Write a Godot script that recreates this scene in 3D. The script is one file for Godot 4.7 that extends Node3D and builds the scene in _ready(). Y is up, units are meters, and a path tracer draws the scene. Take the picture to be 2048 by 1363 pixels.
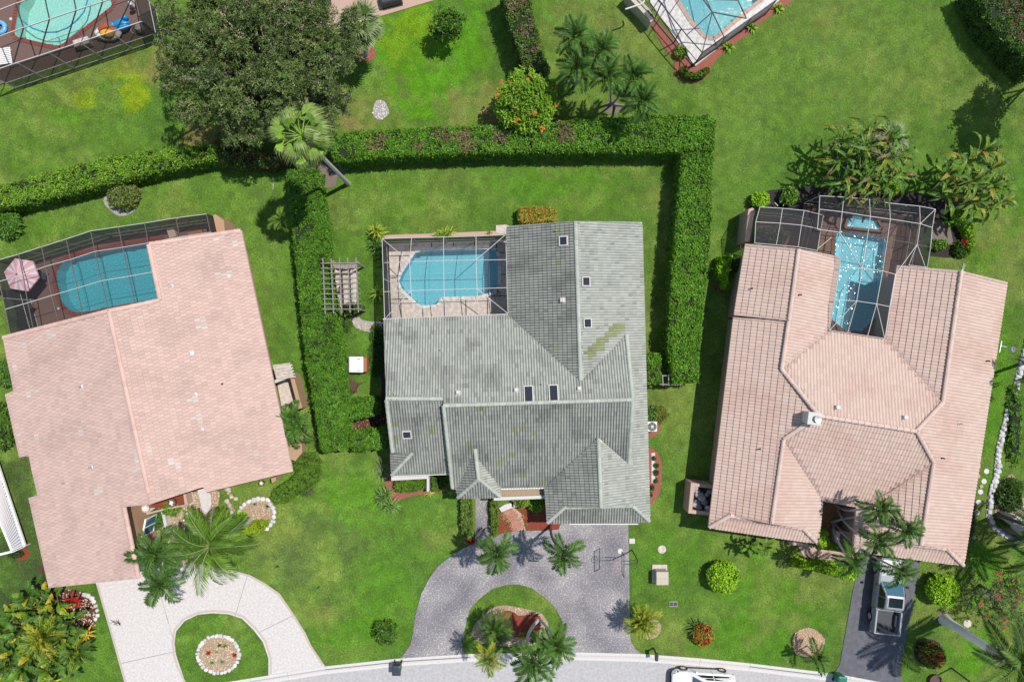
extends Node3D
# A row of suburban houses seen straight down from 50 m. Site plan: 27 plan units = 1 m on the ground.
# plan(px, py, h): the point at height h (m) of a survey plan drawn in perspective from 50 m above its middle.
const UP := Vector3.UP
const FLY := 50.0
var M := {}
var used := {}
var rng := RandomNumberGenerator.new()

func plan(px: float, py: float, h := 0.0) -> Vector3:
	var k := (1.0 - h / FLY) / 27.0
	return Vector3((px - 1024.0) * k, h, (py - 681.5) * k)

func plans(a: Array, h := 0.0) -> Array:
	var out := []
	for i in range(0, a.size(), 2):
		out.append(plan(a[i], a[i + 1], h))
	return out

func flat(a: Array, h := 0.0) -> PackedVector2Array:
	var out := PackedVector2Array()
	for p in plans(a, h):
		out.append(Vector2(p.x, p.z))
	return out

func lin(r: float, g: float, b: float, a := 1.0) -> Color:
	var c := Color(r, g, b).linear_to_srgb()
	c.a = a
	return c

# ---------------------------------------------------------------- meshes
class MB:
	var v := PackedVector3Array()
	var n := PackedVector3Array()
	var c := PackedColorArray()
	var col := Color.WHITE
	func tri(a: Vector3, b: Vector3, d: Vector3) -> void:
		var k := (d - a).cross(b - a).normalized()
		v.append(a); v.append(b); v.append(d)
		n.append(k); n.append(k); n.append(k)
		c.append(col); c.append(col); c.append(col)
	func quad(a: Vector3, b: Vector3, d: Vector3, e: Vector3) -> void:
		tri(a, b, d); tri(a, d, e)
	func tri_n(a: Vector3, b: Vector3, d: Vector3, na: Vector3, nb: Vector3, nd: Vector3) -> void:
		if (d - a).cross(b - a).dot(na + nb + nd) < 0.0:
			var t := b; b = d; d = t
			t = nb; nb = nd; nd = t
		v.append(a); v.append(b); v.append(d)
		n.append(na); n.append(nb); n.append(nd)
		c.append(col); c.append(col); c.append(col)
	func fan(p: Array, want: Vector3) -> void:
		var k: Vector3 = (p[2] - p[0]).cross(p[1] - p[0])
		if p.size() > 3: k += (p[3] - p[0]).cross(p[2] - p[0])
		var f := k.dot(want) < 0.0
		for i in range(1, p.size() - 1):
			if f: tri(p[0], p[i + 1], p[i])
			else: tri(p[0], p[i], p[i + 1])
	func sheet(poly: PackedVector2Array, y: float, want := Vector3.UP) -> void:
		var ix := Geometry2D.triangulate_polygon(poly)
		for i in range(0, ix.size(), 3):
			var q := []
			for k in 3: q.append(Vector3(poly[ix[i + k]].x, y, poly[ix[i + k]].y))
			fan(q, want)
	func prism(poly: PackedVector2Array, y0: float, y1: float, top := true, bevel := 0.0) -> void:
		var area := 0.0
		var m := poly.size()
		for i in m: area += poly[i].cross(poly[(i + 1) % m])
		var inner := poly
		var yt := y1
		if bevel > 0.0:
			var o := Geometry2D.offset_polygon(poly, -bevel)
			if o.size() == 1 and o[0].size() == m:
				inner = o[0]
				var best := 0
				for i in m:
					if inner[i].distance_to(poly[0]) < inner[best].distance_to(poly[0]): best = i
				var r := PackedVector2Array()
				for i in m: r.append(inner[(best + i) % m])
				inner = r
				if (inner[1] - inner[0]).dot(poly[1] - poly[0]) <= 0.0: inner = poly
				else: yt = y1 - bevel
		for i in m:
			var a := poly[i]
			var b := poly[(i + 1) % m]
			var d := b - a
			var w := Vector3(d.y, 0, -d.x) * signf(area)
			fan([Vector3(a.x, y0, a.y), Vector3(b.x, y0, b.y), Vector3(b.x, yt, b.y), Vector3(a.x, yt, a.y)], w)
			if yt < y1:
				var e := inner[i]
				var f := inner[(i + 1) % m]
				fan([Vector3(a.x, yt, a.y), Vector3(b.x, yt, b.y), Vector3(f.x, y1, f.y), Vector3(e.x, y1, e.y)], w + Vector3.UP * w.length())
		if top: sheet(inner if yt < y1 else poly, y1)
	func box(t: Transform3D, s: Vector3, b := 0.0) -> void:
		var h := s * 0.5
		b = minf(b, minf(h.x, minf(h.y, h.z)) * 0.9)
		var o := t.origin
		var P := func(ax: int, x: int, y: int, z: int) -> Vector3:
			var q := Vector3(x * (h.x - b), y * (h.y - b), z * (h.z - b))
			q[ax] = [x, y, z][ax] * h[ax]
			return t * q
		for ax in 3:
			for sg in [-1, 1]:
				var k := [0, 0, 0]
				var f := []
				for e in [[-1, -1], [-1, 1], [1, 1], [1, -1]]:
					k[ax] = sg; k[(ax + 1) % 3] = e[0]; k[(ax + 2) % 3] = e[1]
					f.append(P.call(ax, k[0], k[1], k[2]))
				fan(f, f[0] + f[2] - 2.0 * o)
		if b > 0.0:
			for ax in 3:
				var a1 := (ax + 1) % 3
				var a2 := (ax + 2) % 3
				for e in [[-1, -1], [-1, 1], [1, 1], [1, -1]]:
					var k := [0, 0, 0]
					k[a1] = e[0]; k[a2] = e[1]
					var f := []
					for q in [[a1, -1], [a1, 1], [a2, 1], [a2, -1]]:
						k[ax] = q[1]
						f.append(P.call(q[0], k[0], k[1], k[2]))
					fan(f, f[0] + f[2] - 2.0 * o)
			for x in [-1, 1]:
				for y in [-1, 1]:
					for z in [-1, 1]:
						var f := [P.call(0, x, y, z), P.call(1, x, y, z), P.call(2, x, y, z)]
						fan(f, f[0] - o)
	func bar(a: Vector3, b: Vector3, w: float, hh: float, bev := 0.0) -> void:
		var d := b - a
		if d.length() < 0.001: return
		var x := d.normalized()
		var z := x.cross(Vector3.UP)
		z = Vector3(0, 0, 1) if z.length() < 0.01 else z.normalized()
		var y := z.cross(x)
		box(Transform3D(Basis(x, y, z), (a + b) * 0.5), Vector3(d.length(), hh, w), bev)
	func tube(p: Array, r: Array, sides := 7, caps := true) -> void:
		var rings := []
		var norms := []
		var side := Vector3.ZERO
		for i in p.size():
			var d: Vector3 = (p[mini(i + 1, p.size() - 1)] - p[maxi(i - 1, 0)]).normalized()
			if side == Vector3.ZERO:
				side = d.cross(Vector3(0.3, 0.2, 0.9)).normalized()
			side = (side - d * d.dot(side)).normalized()
			var up := d.cross(side)
			var ring := []
			var nn := []
			for k in sides:
				var a := TAU * k / sides
				var q := side * cos(a) + up * sin(a)
				nn.append(q)
				ring.append(p[i] + q * r[mini(i, r.size() - 1)])
			rings.append(ring); norms.append(nn)
		for i in p.size() - 1:
			for k in sides:
				var j := (k + 1) % sides
				tri_n(rings[i][k], rings[i][j], rings[i + 1][j], norms[i][k], norms[i][j], norms[i + 1][j])
				tri_n(rings[i][k], rings[i + 1][j], rings[i + 1][k], norms[i][k], norms[i + 1][j], norms[i + 1][k])
		if caps:
			fan(rings[0], p[0] - p[1])
			fan(rings[-1], p[-1] - p[-2])
	func lathe(t: Transform3D, prof: Array, sides := 16) -> void:
		for i in prof.size() - 1:
			var a: Vector2 = prof[i]
			var b: Vector2 = prof[i + 1]
			var d := b - a
			var m := Vector2(d.y, -d.x).normalized()
			for k in sides:
				var f := []
				for e in [[a, k], [a, k + 1], [b, k + 1], [b, k]]:
					var g: float = TAU * e[1] / sides
					f.append([t * Vector3(cos(g) * e[0].x, e[0].y, sin(g) * e[0].x), t.basis * Vector3(cos(g) * m.x, m.y, sin(g) * m.x)])
				if a.x > 0.0: tri_n(f[0][0], f[1][0], f[2][0], f[0][1], f[1][1], f[2][1])
				if b.x > 0.0: tri_n(f[0][0], f[2][0], f[3][0], f[0][1], f[2][1], f[3][1])
	func loft(rings: Array, centre: Vector3, ends := true) -> void:
		var m: int = rings[0].size()
		for i in rings.size() - 1:
			var mid := Vector3.ZERO
			for k in m: mid += (rings[i][k] + rings[i + 1][k]) / (2.0 * m)
			for k in m:
				var j := (k + 1) % m
				var q: Vector3 = (rings[i][k] + rings[i + 1][j]) * 0.5
				fan([rings[i][k], rings[i][j], rings[i + 1][j], rings[i + 1][k]], q - mid)
		if ends:
			fan(rings[0], rings[0][0] + rings[0][m / 2] - 2.0 * centre)
			fan(rings[-1], rings[-1][0] + rings[-1][m / 2] - 2.0 * centre)
	func ball(o: Vector3, r: Vector3, rows := 8, cols := 12, rough := 0.0, sd := 1) -> void:
		var rr := RandomNumberGenerator.new()
		rr.seed = sd
		var g := []
		for i in rows + 1:
			var row := []
			for k in cols:
				var la := PI * i / rows - PI / 2
				var lo := TAU * k / cols
				var q := Vector3(cos(la) * cos(lo), sin(la), cos(la) * sin(lo))
				row.append([o + q * r * (1.0 + rr.randf_range(-rough, rough)), (q / r).normalized()])
			g.append(row)
		for i in rows:
			for k in cols:
				var j := (k + 1) % cols
				if i > 0: tri_n(g[i][k][0], g[i][j][0], g[i + 1][j][0], g[i][k][1], g[i][j][1], g[i + 1][j][1])
				if i < rows - 1: tri_n(g[i][k][0], g[i + 1][j][0], g[i + 1][k][0], g[i][k][1], g[i + 1][j][1], g[i + 1][k][1])
	func mesh(m: Material) -> ArrayMesh:
		var a := []
		a.resize(Mesh.ARRAY_MAX)
		a[Mesh.ARRAY_VERTEX] = v; a[Mesh.ARRAY_NORMAL] = n; a[Mesh.ARRAY_COLOR] = c
		var am := ArrayMesh.new()
		am.add_surface_from_arrays(Mesh.PRIMITIVE_TRIANGLES, a)
		am.surface_set_material(0, m)
		return am

func at(p: Vector3, yaw := 0.0) -> Transform3D:
	return Transform3D(Basis(UP, yaw), p)

# ---------------------------------------------------------------- nodes
func numbered(parent: Node, called: String) -> String:
	var k := str(parent.get_instance_id()) + called
	used[k] = used.get(k, -1) + 1
	return called if used[k] == 0 else "%s_%03d" % [called, used[k]]

func tag(o: Node, label: String, category: String, group := "") -> Node:
	o.set_meta("label", label); o.set_meta("category", category)
	if group: o.set_meta("group", group)
	return o

func thing(called: String, label: String, category: String, p := Vector3.ZERO, yaw := 0.0, group := "") -> Node3D:
	var o := Node3D.new()
	o.name = numbered(self, called)
	add_child(o)
	o.position = p
	o.rotation.y = yaw
	tag(o, label, category, group)
	return o

# commit under a parent; a mesh drawn in world coordinates is set back by its thing's base
func put(called: String, mb, m: Material, parent: Node3D = self, world := false) -> MeshInstance3D:
	var o := MeshInstance3D.new()
	o.name = numbered(parent, called)
	o.mesh = mb.mesh(m) if mb is MB else mb
	if not mb is MB and m: o.material_override = m
	parent.add_child(o)
	if world and parent != self and parent is Node3D and not parent is MeshInstance3D: o.position = -parent.position
	return o

func struct(called: String, mb, m: Material, label := "") -> MeshInstance3D:
	var o := put(called, mb, m)
	o.set_meta("kind", "structure")
	if label: o.set_meta("label", label)
	return o

func copy(o: Node3D, label: String, group := "") -> Node3D:
	var base := String(o.name).rstrip("0123456789").rstrip("_")
	var c: Node3D = o.duplicate()
	c.name = numbered(self, base)
	add_child(c)
	c.set_meta("label", label)
	if group: c.set_meta("group", group)
	return c

func scatter(called: String, mesh: Mesh, xf: Array, cols: Array, parent: Node3D, world := true) -> MultiMeshInstance3D:
	var mm := MultiMesh.new()
	mm.transform_format = MultiMesh.TRANSFORM_3D
	mm.use_colors = true
	mm.mesh = mesh
	mm.instance_count = xf.size()
	for i in xf.size():
		mm.set_instance_transform(i, xf[i])
		mm.set_instance_color(i, cols[i])
	var o := MultiMeshInstance3D.new()
	o.name = numbered(parent, called)
	o.multimesh = mm
	parent.add_child(o)
	if world and parent != self: o.position = -parent.position
	o.set_meta("kind", "stuff")
	return o

# ---------------------------------------------------------------- materials
func noise_tex(sd: int, freq: float, lo: Color, hi: Color, type := 0, size := 256, oct := 4, a := 0.0, b := 1.0) -> NoiseTexture2D:
	var f := FastNoiseLite.new()
	f.seed = sd
	f.noise_type = [FastNoiseLite.TYPE_SIMPLEX_SMOOTH, FastNoiseLite.TYPE_CELLULAR, FastNoiseLite.TYPE_PERLIN][type]
	f.frequency = freq
	f.fractal_octaves = oct
	var t := NoiseTexture2D.new()
	t.width = size; t.height = size
	t.seamless = true
	t.noise = f
	var g := Gradient.new()
	g.set_color(0, lo); g.set_color(1, hi)
	g.set_offset(0, a); g.set_offset(1, b)
	t.color_ramp = g
	return t

func mat(called: String, c: Color, rough := 0.8, tex: Texture2D = null, scale := 1.0, metal := 0.0) -> StandardMaterial3D:
	var m := StandardMaterial3D.new()
	m.resource_name = called
	m.albedo_color = c
	m.roughness = rough
	m.metallic = metal
	m.vertex_color_use_as_albedo = true
	if tex:
		m.albedo_texture = tex
		m.uv1_triplanar = true
		m.uv1_world_triplanar = true
		m.uv1_scale = Vector3.ONE * scale
	M[called] = m
	return m

func bump(m: StandardMaterial3D, t: Texture2D, cm: float) -> void:
	m.heightmap_enabled = true
	m.heightmap_texture = t
	m.heightmap_scale = cm

func leafy(called: String, rough := 0.5, back := 0.35) -> StandardMaterial3D:
	var m := mat(called, Color.WHITE, rough)
	m.cull_mode = BaseMaterial3D.CULL_DISABLED
	m.metallic_specular = 0.33
	m.backlight_enabled = true
	m.backlight = Color(back, back, back * 0.5)
	return m

func make_materials() -> void:
	var W := Color.WHITE
	var fine := noise_tex(1, 0.09, Color(0.72, 0.72, 0.72), W, 0, 256, 4)
	var grit := noise_tex(2, 0.25, Color(0.55, 0.55, 0.55), W, 0, 256, 3)
	var blot := noise_tex(3, 0.016, Color(0.8, 0.8, 0.8), W, 0, 512, 5)
	var chips := noise_tex(4, 0.06, Color(0.45, 0.45, 0.45), W, 1, 256, 1)
	var stamp := noise_tex(5, 0.05, Color(0.66, 0.655, 0.68), Color(1, 0.98, 0.95), 1, 1024, 4, 0.2, 0.85)
	M.fine_tex = fine
	M.grit_tex = grit
	M.chips_tex = chips
	var soft := noise_tex(21, 0.11, Color(0.86, 0.86, 0.86), W, 0, 256, 4)
	mat("roof_grey", W, 0.85, soft, 1.5)
	mat("roof_pink", W, 0.85, soft, 1.5)
	mat("white_paint", lin(0.78, 0.77, 0.74), 0.6)
	mat("cream_wall", lin(0.62, 0.55, 0.45), 0.85, fine, 1.0)
	mat("tan_wall", lin(0.52, 0.33, 0.2), 0.85, fine, 1.0)
	mat("peach_wall", lin(0.6, 0.42, 0.34), 0.85, fine, 1.0)
	mat("white_wall", lin(0.7, 0.69, 0.66), 0.85, fine, 1.0)
	mat("fascia_white", lin(0.75, 0.73, 0.7), 0.6)
	mat("fascia_pink", lin(0.62, 0.43, 0.38), 0.7)
	mat("concrete", lin(0.60, 0.565, 0.545), 0.85, soft, 0.16)
	mat("drive_edge", lin(0.6, 0.5, 0.44), 0.85, fine, 1.0)
	mat("joint", lin(0.3, 0.27, 0.25), 0.95)
	var st := mat("stamped", lin(0.46, 0.45, 0.452), 0.75, stamp, 0.17)
	st.detail_enabled = true
	st.detail_blend_mode = BaseMaterial3D.BLEND_MODE_MUL
	st.detail_albedo = noise_tex(22, 0.012, Color(0.76, 0.75, 0.79), W, 0, 512, 5, 0.15, 0.85)
	st.detail_uv_layer = BaseMaterial3D.DETAIL_UV_2
	st.uv2_triplanar = true
	st.uv2_world_triplanar = true
	st.uv2_scale = Vector3.ONE * 0.047
	bump(st, stamp, 2.0)
	mat("asphalt_drive", lin(0.115, 0.117, 0.138), 0.8, blot, 0.2)
	mat("road", lin(0.435, 0.425, 0.43), 0.9, soft, 0.12)
	mat("kerb", lin(0.62, 0.6, 0.585), 0.9, soft, 0.3)
	mat("dirt_streak", lin(0.12, 0.085, 0.06), 0.95, grit, 1.0)
	mat("mulch_red", lin(0.47, 0.09, 0.045), 0.95, chips, 1.6)
	mat("mulch_salmon", lin(0.60, 0.20, 0.14), 0.95, chips, 1.6)
	mat("mulch_brown", lin(0.17, 0.07, 0.045), 0.95, chips, 1.6)
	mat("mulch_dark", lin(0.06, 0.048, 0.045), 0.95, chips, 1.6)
	mat("gravel", W, 0.9)
	mat("gravel_bed", lin(0.74, 0.53, 0.36), 0.95, chips, 2.5)
	mat("shell_bed", lin(0.7, 0.67, 0.64), 0.95, chips, 2.2)
	mat("dirt", lin(0.27, 0.21, 0.18), 0.95, grit, 0.8)
	mat("pavers_brown", lin(0.27, 0.165, 0.125), 0.85, grit, 1.2)
	mat("deck_cream", lin(0.6, 0.52, 0.46), 0.85, blot, 0.35)
	mat("deck_white", lin(0.68, 0.66, 0.64), 0.85, blot, 0.35)
	mat("deck_brown", lin(0.24, 0.145, 0.115), 0.9, grit, 1.4)
	mat("brick_red", lin(0.32, 0.075, 0.055), 0.85, grit, 1.5)
	mat("coping_tan", lin(0.58, 0.4, 0.32), 0.8, fine, 1.5)
	mat("stone_white", W, 0.85, fine, 2.0)
	var caust := noise_tex(7, 0.035, Color(0.80, 0.84, 0.86), W, 1, 512, 2)  # ripple caustics painted into the basin colour
	mat("pool_blue", lin(0.075, 0.43, 0.50), 0.6, caust, 0.35)
	mat("pool_teal", lin(0.0, 0.43, 0.48), 0.6, noise_tex(8, 0.05, Color(0.5, 0.66, 0.74), W, 1, 512, 2, 0.0, 0.7), 0.35)  # teal mottle also stands for ripple light, held in the basin colour
	mat("pool_light", lin(0.14, 0.62, 0.72), 0.6, caust, 0.35)
	mat("pool_aqua", lin(0.06, 0.37, 0.40), 0.6, caust, 0.35)
	mat("pool_pale", lin(0.27, 0.62, 0.48), 0.6, caust, 0.35)
	var rip := FastNoiseLite.new()
	rip.frequency = 0.035
	rip.fractal_octaves = 3
	var rt := NoiseTexture2D.new()
	rt.width = 512; rt.height = 512; rt.seamless = true; rt.noise = rip
	rt.as_normal_map = true; rt.bump_strength = 5.0
	for k in [["water", 0.35], ["water_rough", 0.0]]:
		var w := StandardMaterial3D.new()
		w.resource_name = k[0]
		w.albedo_color = Color(0.75, 0.9, 0.95, 0.08)
		w.transparency = BaseMaterial3D.TRANSPARENCY_ALPHA
		w.roughness = 0.05 if k[0] == "water" else 0.1
		w.metallic_specular = 0.5 if k[0] == "water" else 0.2
		w.normal_enabled = k[1] > 0.0
		w.normal_texture = rt
		w.normal_scale = k[1]
		w.uv1_triplanar = true; w.uv1_world_triplanar = true
		w.uv1_scale = Vector3.ONE * 0.33
		M[k[0]] = w
	for k in [["screen_thin", 0.07], ["screen", 0.24], ["screen_dim", 0.5], ["screen_wall", 0.82], ["screen_wall_thin", 0.72]]:
		var s := StandardMaterial3D.new()
		s.resource_name = k[0]
		s.albedo_color = lin(0.03, 0.03, 0.036, k[1])
		s.transparency = BaseMaterial3D.TRANSPARENCY_ALPHA
		s.roughness = 0.8
		s.cull_mode = BaseMaterial3D.CULL_DISABLED
		M[k[0]] = s
	mat("metal_white", lin(0.52, 0.495, 0.48), 0.55)
	mat("metal_brown", lin(0.13, 0.105, 0.095), 0.6)
	mat("metal_bronze", lin(0.035, 0.03, 0.03), 0.5)
	mat("awning_blue", lin(0.27, 0.30, 0.37), 0.6)
	mat("metal_silver", lin(0.55, 0.56, 0.58), 0.35, null, 1.0, 0.6)
	mat("black", lin(0.02, 0.02, 0.022), 0.5)
	mat("dark_plastic", lin(0.035, 0.045, 0.055), 0.45)
	mat("green_plastic", lin(0.01, 0.16, 0.1), 0.4)
	mat("skylight_glass", lin(0.025, 0.028, 0.04), 0.08)
	mat("glass_dark", lin(0.012, 0.02, 0.024), 0.06)
	mat("glass_blue", lin(0.05, 0.13, 0.19), 0.08)
	var cw := mat("car_white", lin(0.8, 0.8, 0.8), 0.3); cw.clearcoat_enabled = true; cw.clearcoat = 0.8
	var cg := mat("car_silver", lin(0.27, 0.29, 0.31), 0.5, null, 1.0, 0.3); cg.clearcoat_enabled = true; cg.clearcoat = 0.8
	mat("tyre", lin(0.02, 0.02, 0.02), 0.85)
	mat("bed_liner", lin(0.09, 0.1, 0.11), 0.8, grit, 2.0)
	mat("lamp_clear", lin(0.75, 0.75, 0.75), 0.15)
	mat("lamp_red", lin(0.4, 0.02, 0.02), 0.2)
	mat("wood_grey", lin(0.42, 0.37, 0.34), 0.9, grit, 1.5)
	mat("wood_brown", lin(0.17, 0.09, 0.07), 0.8, grit, 1.5)
	mat("wood_orange", lin(0.5, 0.2, 0.09), 0.8, grit, 1.5)
	mat("wood_dark", lin(0.06, 0.045, 0.035), 0.9, grit, 1.5)
	mat("cloth_white", lin(0.72, 0.70, 0.70), 0.8)
	mat("plain", W, 0.7)
	mat("gloss", W, 0.35)
	mat("bark", lin(0.17, 0.14, 0.12), 0.95, grit, 1.2)
	mat("bark_pale", lin(0.60, 0.58, 0.57), 0.9, fine, 1.2)
	mat("bark_twig", lin(0.32, 0.29, 0.25), 0.9, grit, 1.2)
	mat("bark_royal", lin(0.8, 0.79, 0.8), 0.7)
	mat("mulch_gold", lin(0.62, 0.34, 0.13), 0.95, chips, 1.6)
	mat("hedge_core", lin(0.012, 0.02, 0.008), 1.0)
	leafy("leaf", 0.45, 0.3)
	leafy("leaf_shiny", 0.42, 0.2)
	leafy("leaf_dull", 0.6, 0.3)
	leafy("grass_blade", 0.7, 0.5)

func _ready() -> void:
	rng.seed = 7
	var cam := Camera3D.new()
	cam.name = "camera"
	add_child(cam)
	cam.position = Vector3(0, FLY, 0)
	cam.rotation = Vector3(-PI / 2, 0, 0)
	cam.fov = rad_to_deg(2.0 * atan(681.5 / 27.0 / FLY))
	cam.near = 0.5
	cam.far = 900.0
	cam.current = true
	var sky_mat := ProceduralSkyMaterial.new()
	sky_mat.sky_top_color = Color(0.51, 0.60, 0.72)
	sky_mat.sky_horizon_color = Color(0.80, 0.83, 0.86)
	sky_mat.ground_horizon_color = Color(0.6, 0.62, 0.6)
	sky_mat.ground_bottom_color = Color(0.3, 0.32, 0.28)
	sky_mat.sky_energy_multiplier = 1.0
	var sky := Sky.new()
	sky.sky_material = sky_mat
	var env := Environment.new()
	env.background_mode = Environment.BG_SKY
	env.sky = sky
	env.ambient_light_source = Environment.AMBIENT_SOURCE_SKY
	env.tonemap_mode = Environment.TONE_MAPPER_LINEAR
	env.tonemap_exposure = 1.08
	env.sdfgi_enabled = true
	env.ssao_enabled = true
	env.ssil_enabled = true
	var we := WorldEnvironment.new()
	we.name = "world_environment"
	we.environment = env
	add_child(we)
	var sun := DirectionalLight3D.new()
	sun.name = "sun"
	add_child(sun)
	sun.light_energy = 1.5
	sun.light_color = Color(1.0, 0.975, 0.945)
	sun.light_angular_distance = 0.5
	sun.shadow_enabled = true
	sun.look_at_from_position(Vector3(0.44, 1.0, -0.233), Vector3.ZERO, UP)
	make_materials()
	make_plants()
	build_ground()
	build_paving()
	build_beds()
	build_grey_house()
	build_left_house()
	build_right_house()
	build_neighbours()
	build_hedges()
	build_trees()
	build_palms()
	build_shrubs()
	build_vehicles()
	build_furniture()
	build_turf()

# ---------------------------------------------------------------- plants
var PL := {}

func shade(c: Color, f: float) -> Color:
	return Color(c.r * f, c.g * f, c.b * f)

func vary(c: Color, amount: float) -> Color:
	var f := 1.0 + rng.randf_range(-amount, amount)
	return Color(c.r * f * (1.0 + rng.randf_range(-amount, amount) * 0.5), c.g * f, c.b * f * (1.0 + rng.randf_range(-amount, amount) * 0.5))

func leaf(m: MB, o: Vector3, d: Vector3, side: Vector3, len: float, wid: float, fold := 0.25) -> void:
	var up := side.cross(d).normalized()
	if up.y < 0.0: up = -up
	var mid := o + d * len * 0.45
	var tip := o + d * len - up * len * 0.12
	var a := mid + side * wid * 0.5 + up * wid * fold
	var b := mid - side * wid * 0.5 + up * wid * fold
	m.fan([o, a, tip], up)
	m.fan([o, tip, b], up)

func leaf_cluster(count: int, len: float, wid: float, rise: float, sd: int, flat_amount := 0.5) -> MB:
	var r := RandomNumberGenerator.new()
	r.seed = sd
	var m := MB.new()
	for i in count:
		var az := TAU * (i + r.randf()) / count
		var el := r.randf_range(-0.3, 1.0) * rise
		var d := Vector3(cos(az) * cos(el), sin(el), sin(az) * cos(el))
		var s := d.cross(UP).normalized().rotated(d, r.randf_range(-1.0, 1.0) * flat_amount)
		var f := r.randf_range(0.6, 1.35)
		m.col = Color(f * r.randf_range(0.9, 1.12), f, f * r.randf_range(0.75, 1.1))
		leaf(m, Vector3(r.randf_range(-1, 1), r.randf_range(-0.4, 0.6), r.randf_range(-1, 1)) * len * 0.7, d, s, len * r.randf_range(0.7, 1.2), wid * r.randf_range(0.8, 1.2))
	return m

func feather(L: float, lift: float, droop: float, pairs: int, ll: float, lw: float, c: Color, rib: Color, sd: int, vee := 0.5, side_curve := 0.0) -> MB:
	var r := RandomNumberGenerator.new()
	r.seed = sd
	var m := MB.new()
	var pts := []
	var n := 9
	for i in n + 1:
		var t := float(i) / n
		pts.append(Vector3(L * t * (1.0 - 0.12 * droop * t * t), L * (lift * t - droop * t * t * 0.75), side_curve * L * t * t))
	m.col = rib
	var rad := []
	for i in n + 1: rad.append(0.032 * L / 2.0 * (1.0 - 0.8 * i / n) + 0.006)
	m.tube(pts, rad, 4, false)
	for i in pairs:
		var t := 0.13 + 0.87 * (i + 0.5) / pairs
		var f := t * n
		var k := mini(int(f), n - 1)
		var p: Vector3 = pts[k].lerp(pts[k + 1], f - k)
		var fw: Vector3 = (pts[k + 1] - pts[k]).normalized()
		var sd3 := fw.cross(UP).normalized()
		var up := sd3.cross(fw)
		var len := ll * (0.45 + 0.55 * sin(PI * clampf(t * 0.86 + 0.14, 0.0, 1.0))) * r.randf_range(0.85, 1.12)
		for s: float in [-1.0, 1.0]:
			var d := (sd3 * s + fw * (0.45 + 0.7 * t + r.randf_range(-0.12, 0.12)) + up * (vee + r.randf_range(-0.2, 0.2))).normalized()
			var q := r.randf_range(0.7, 1.2)
			m.col = Color(c.r * q * r.randf_range(0.9, 1.15), c.g * q, c.b * q)
			var mid := p + d * len * 0.55
			var tip := p + d * len - UP * len * (0.28 + r.randf() * 0.2)
			var w := fw * lw * 0.5 + up * lw * 0.15 * s
			m.fan([p, mid + w, mid - w], up)
			m.fan([mid + w, tip, mid - w], up)
	return m

func fan_leaf(stem: float, R: float, blades: int, c: Color, tipc: Color, sd: int, hang := 0.5) -> MB:
	var r := RandomNumberGenerator.new()
	r.seed = sd
	var m := MB.new()
	m.col = shade(c, 1.3)
	m.tube([Vector3.ZERO, Vector3(stem * 0.5, stem * 0.1, 0), Vector3(stem, stem * 0.05, 0)], [0.035, 0.028, 0.02], 4, false)
	var o := Vector3(stem, stem * 0.05, 0)
	for i in blades:
		var a := deg_to_rad(lerpf(-135.0, 135.0, (i + 0.5) / blades) + r.randf_range(-3, 3))
		var len := R * (0.75 + 0.25 * cos(a * 0.5)) * r.randf_range(0.9, 1.08)
		var d := Vector3(cos(a), 0.12 * cos(a * 2.0) + r.randf_range(-0.06, 0.06), sin(a)).normalized()
		var s := Vector3(-sin(a), 0, cos(a))
		var w := len * 0.075
		var q := r.randf_range(0.75, 1.15)
		m.col = Color(c.r * q, c.g * q, c.b * q)
		var p1 := o + d * len * 0.45
		var p2 := o + d * len * (0.8 - hang * 0.12) - UP * len * hang * 0.25
		var p3 := o + d * len * (1.0 - hang * 0.25) - UP * len * hang * r.randf_range(0.6, 1.0)
		m.fan([o, p1 + s * w * 0.9, p1 - s * w * 0.9], UP)
		m.col = Color(tipc.r * q, tipc.g * q, tipc.b * q)
		m.fan([p1 + s * w * 0.9, p2 + s * w * 0.5, p2 - s * w * 0.5, p1 - s * w * 0.9], UP)
		m.fan([p2 + s * w * 0.5, p3, p2 - s * w * 0.5], UP + d)
	return m

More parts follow.
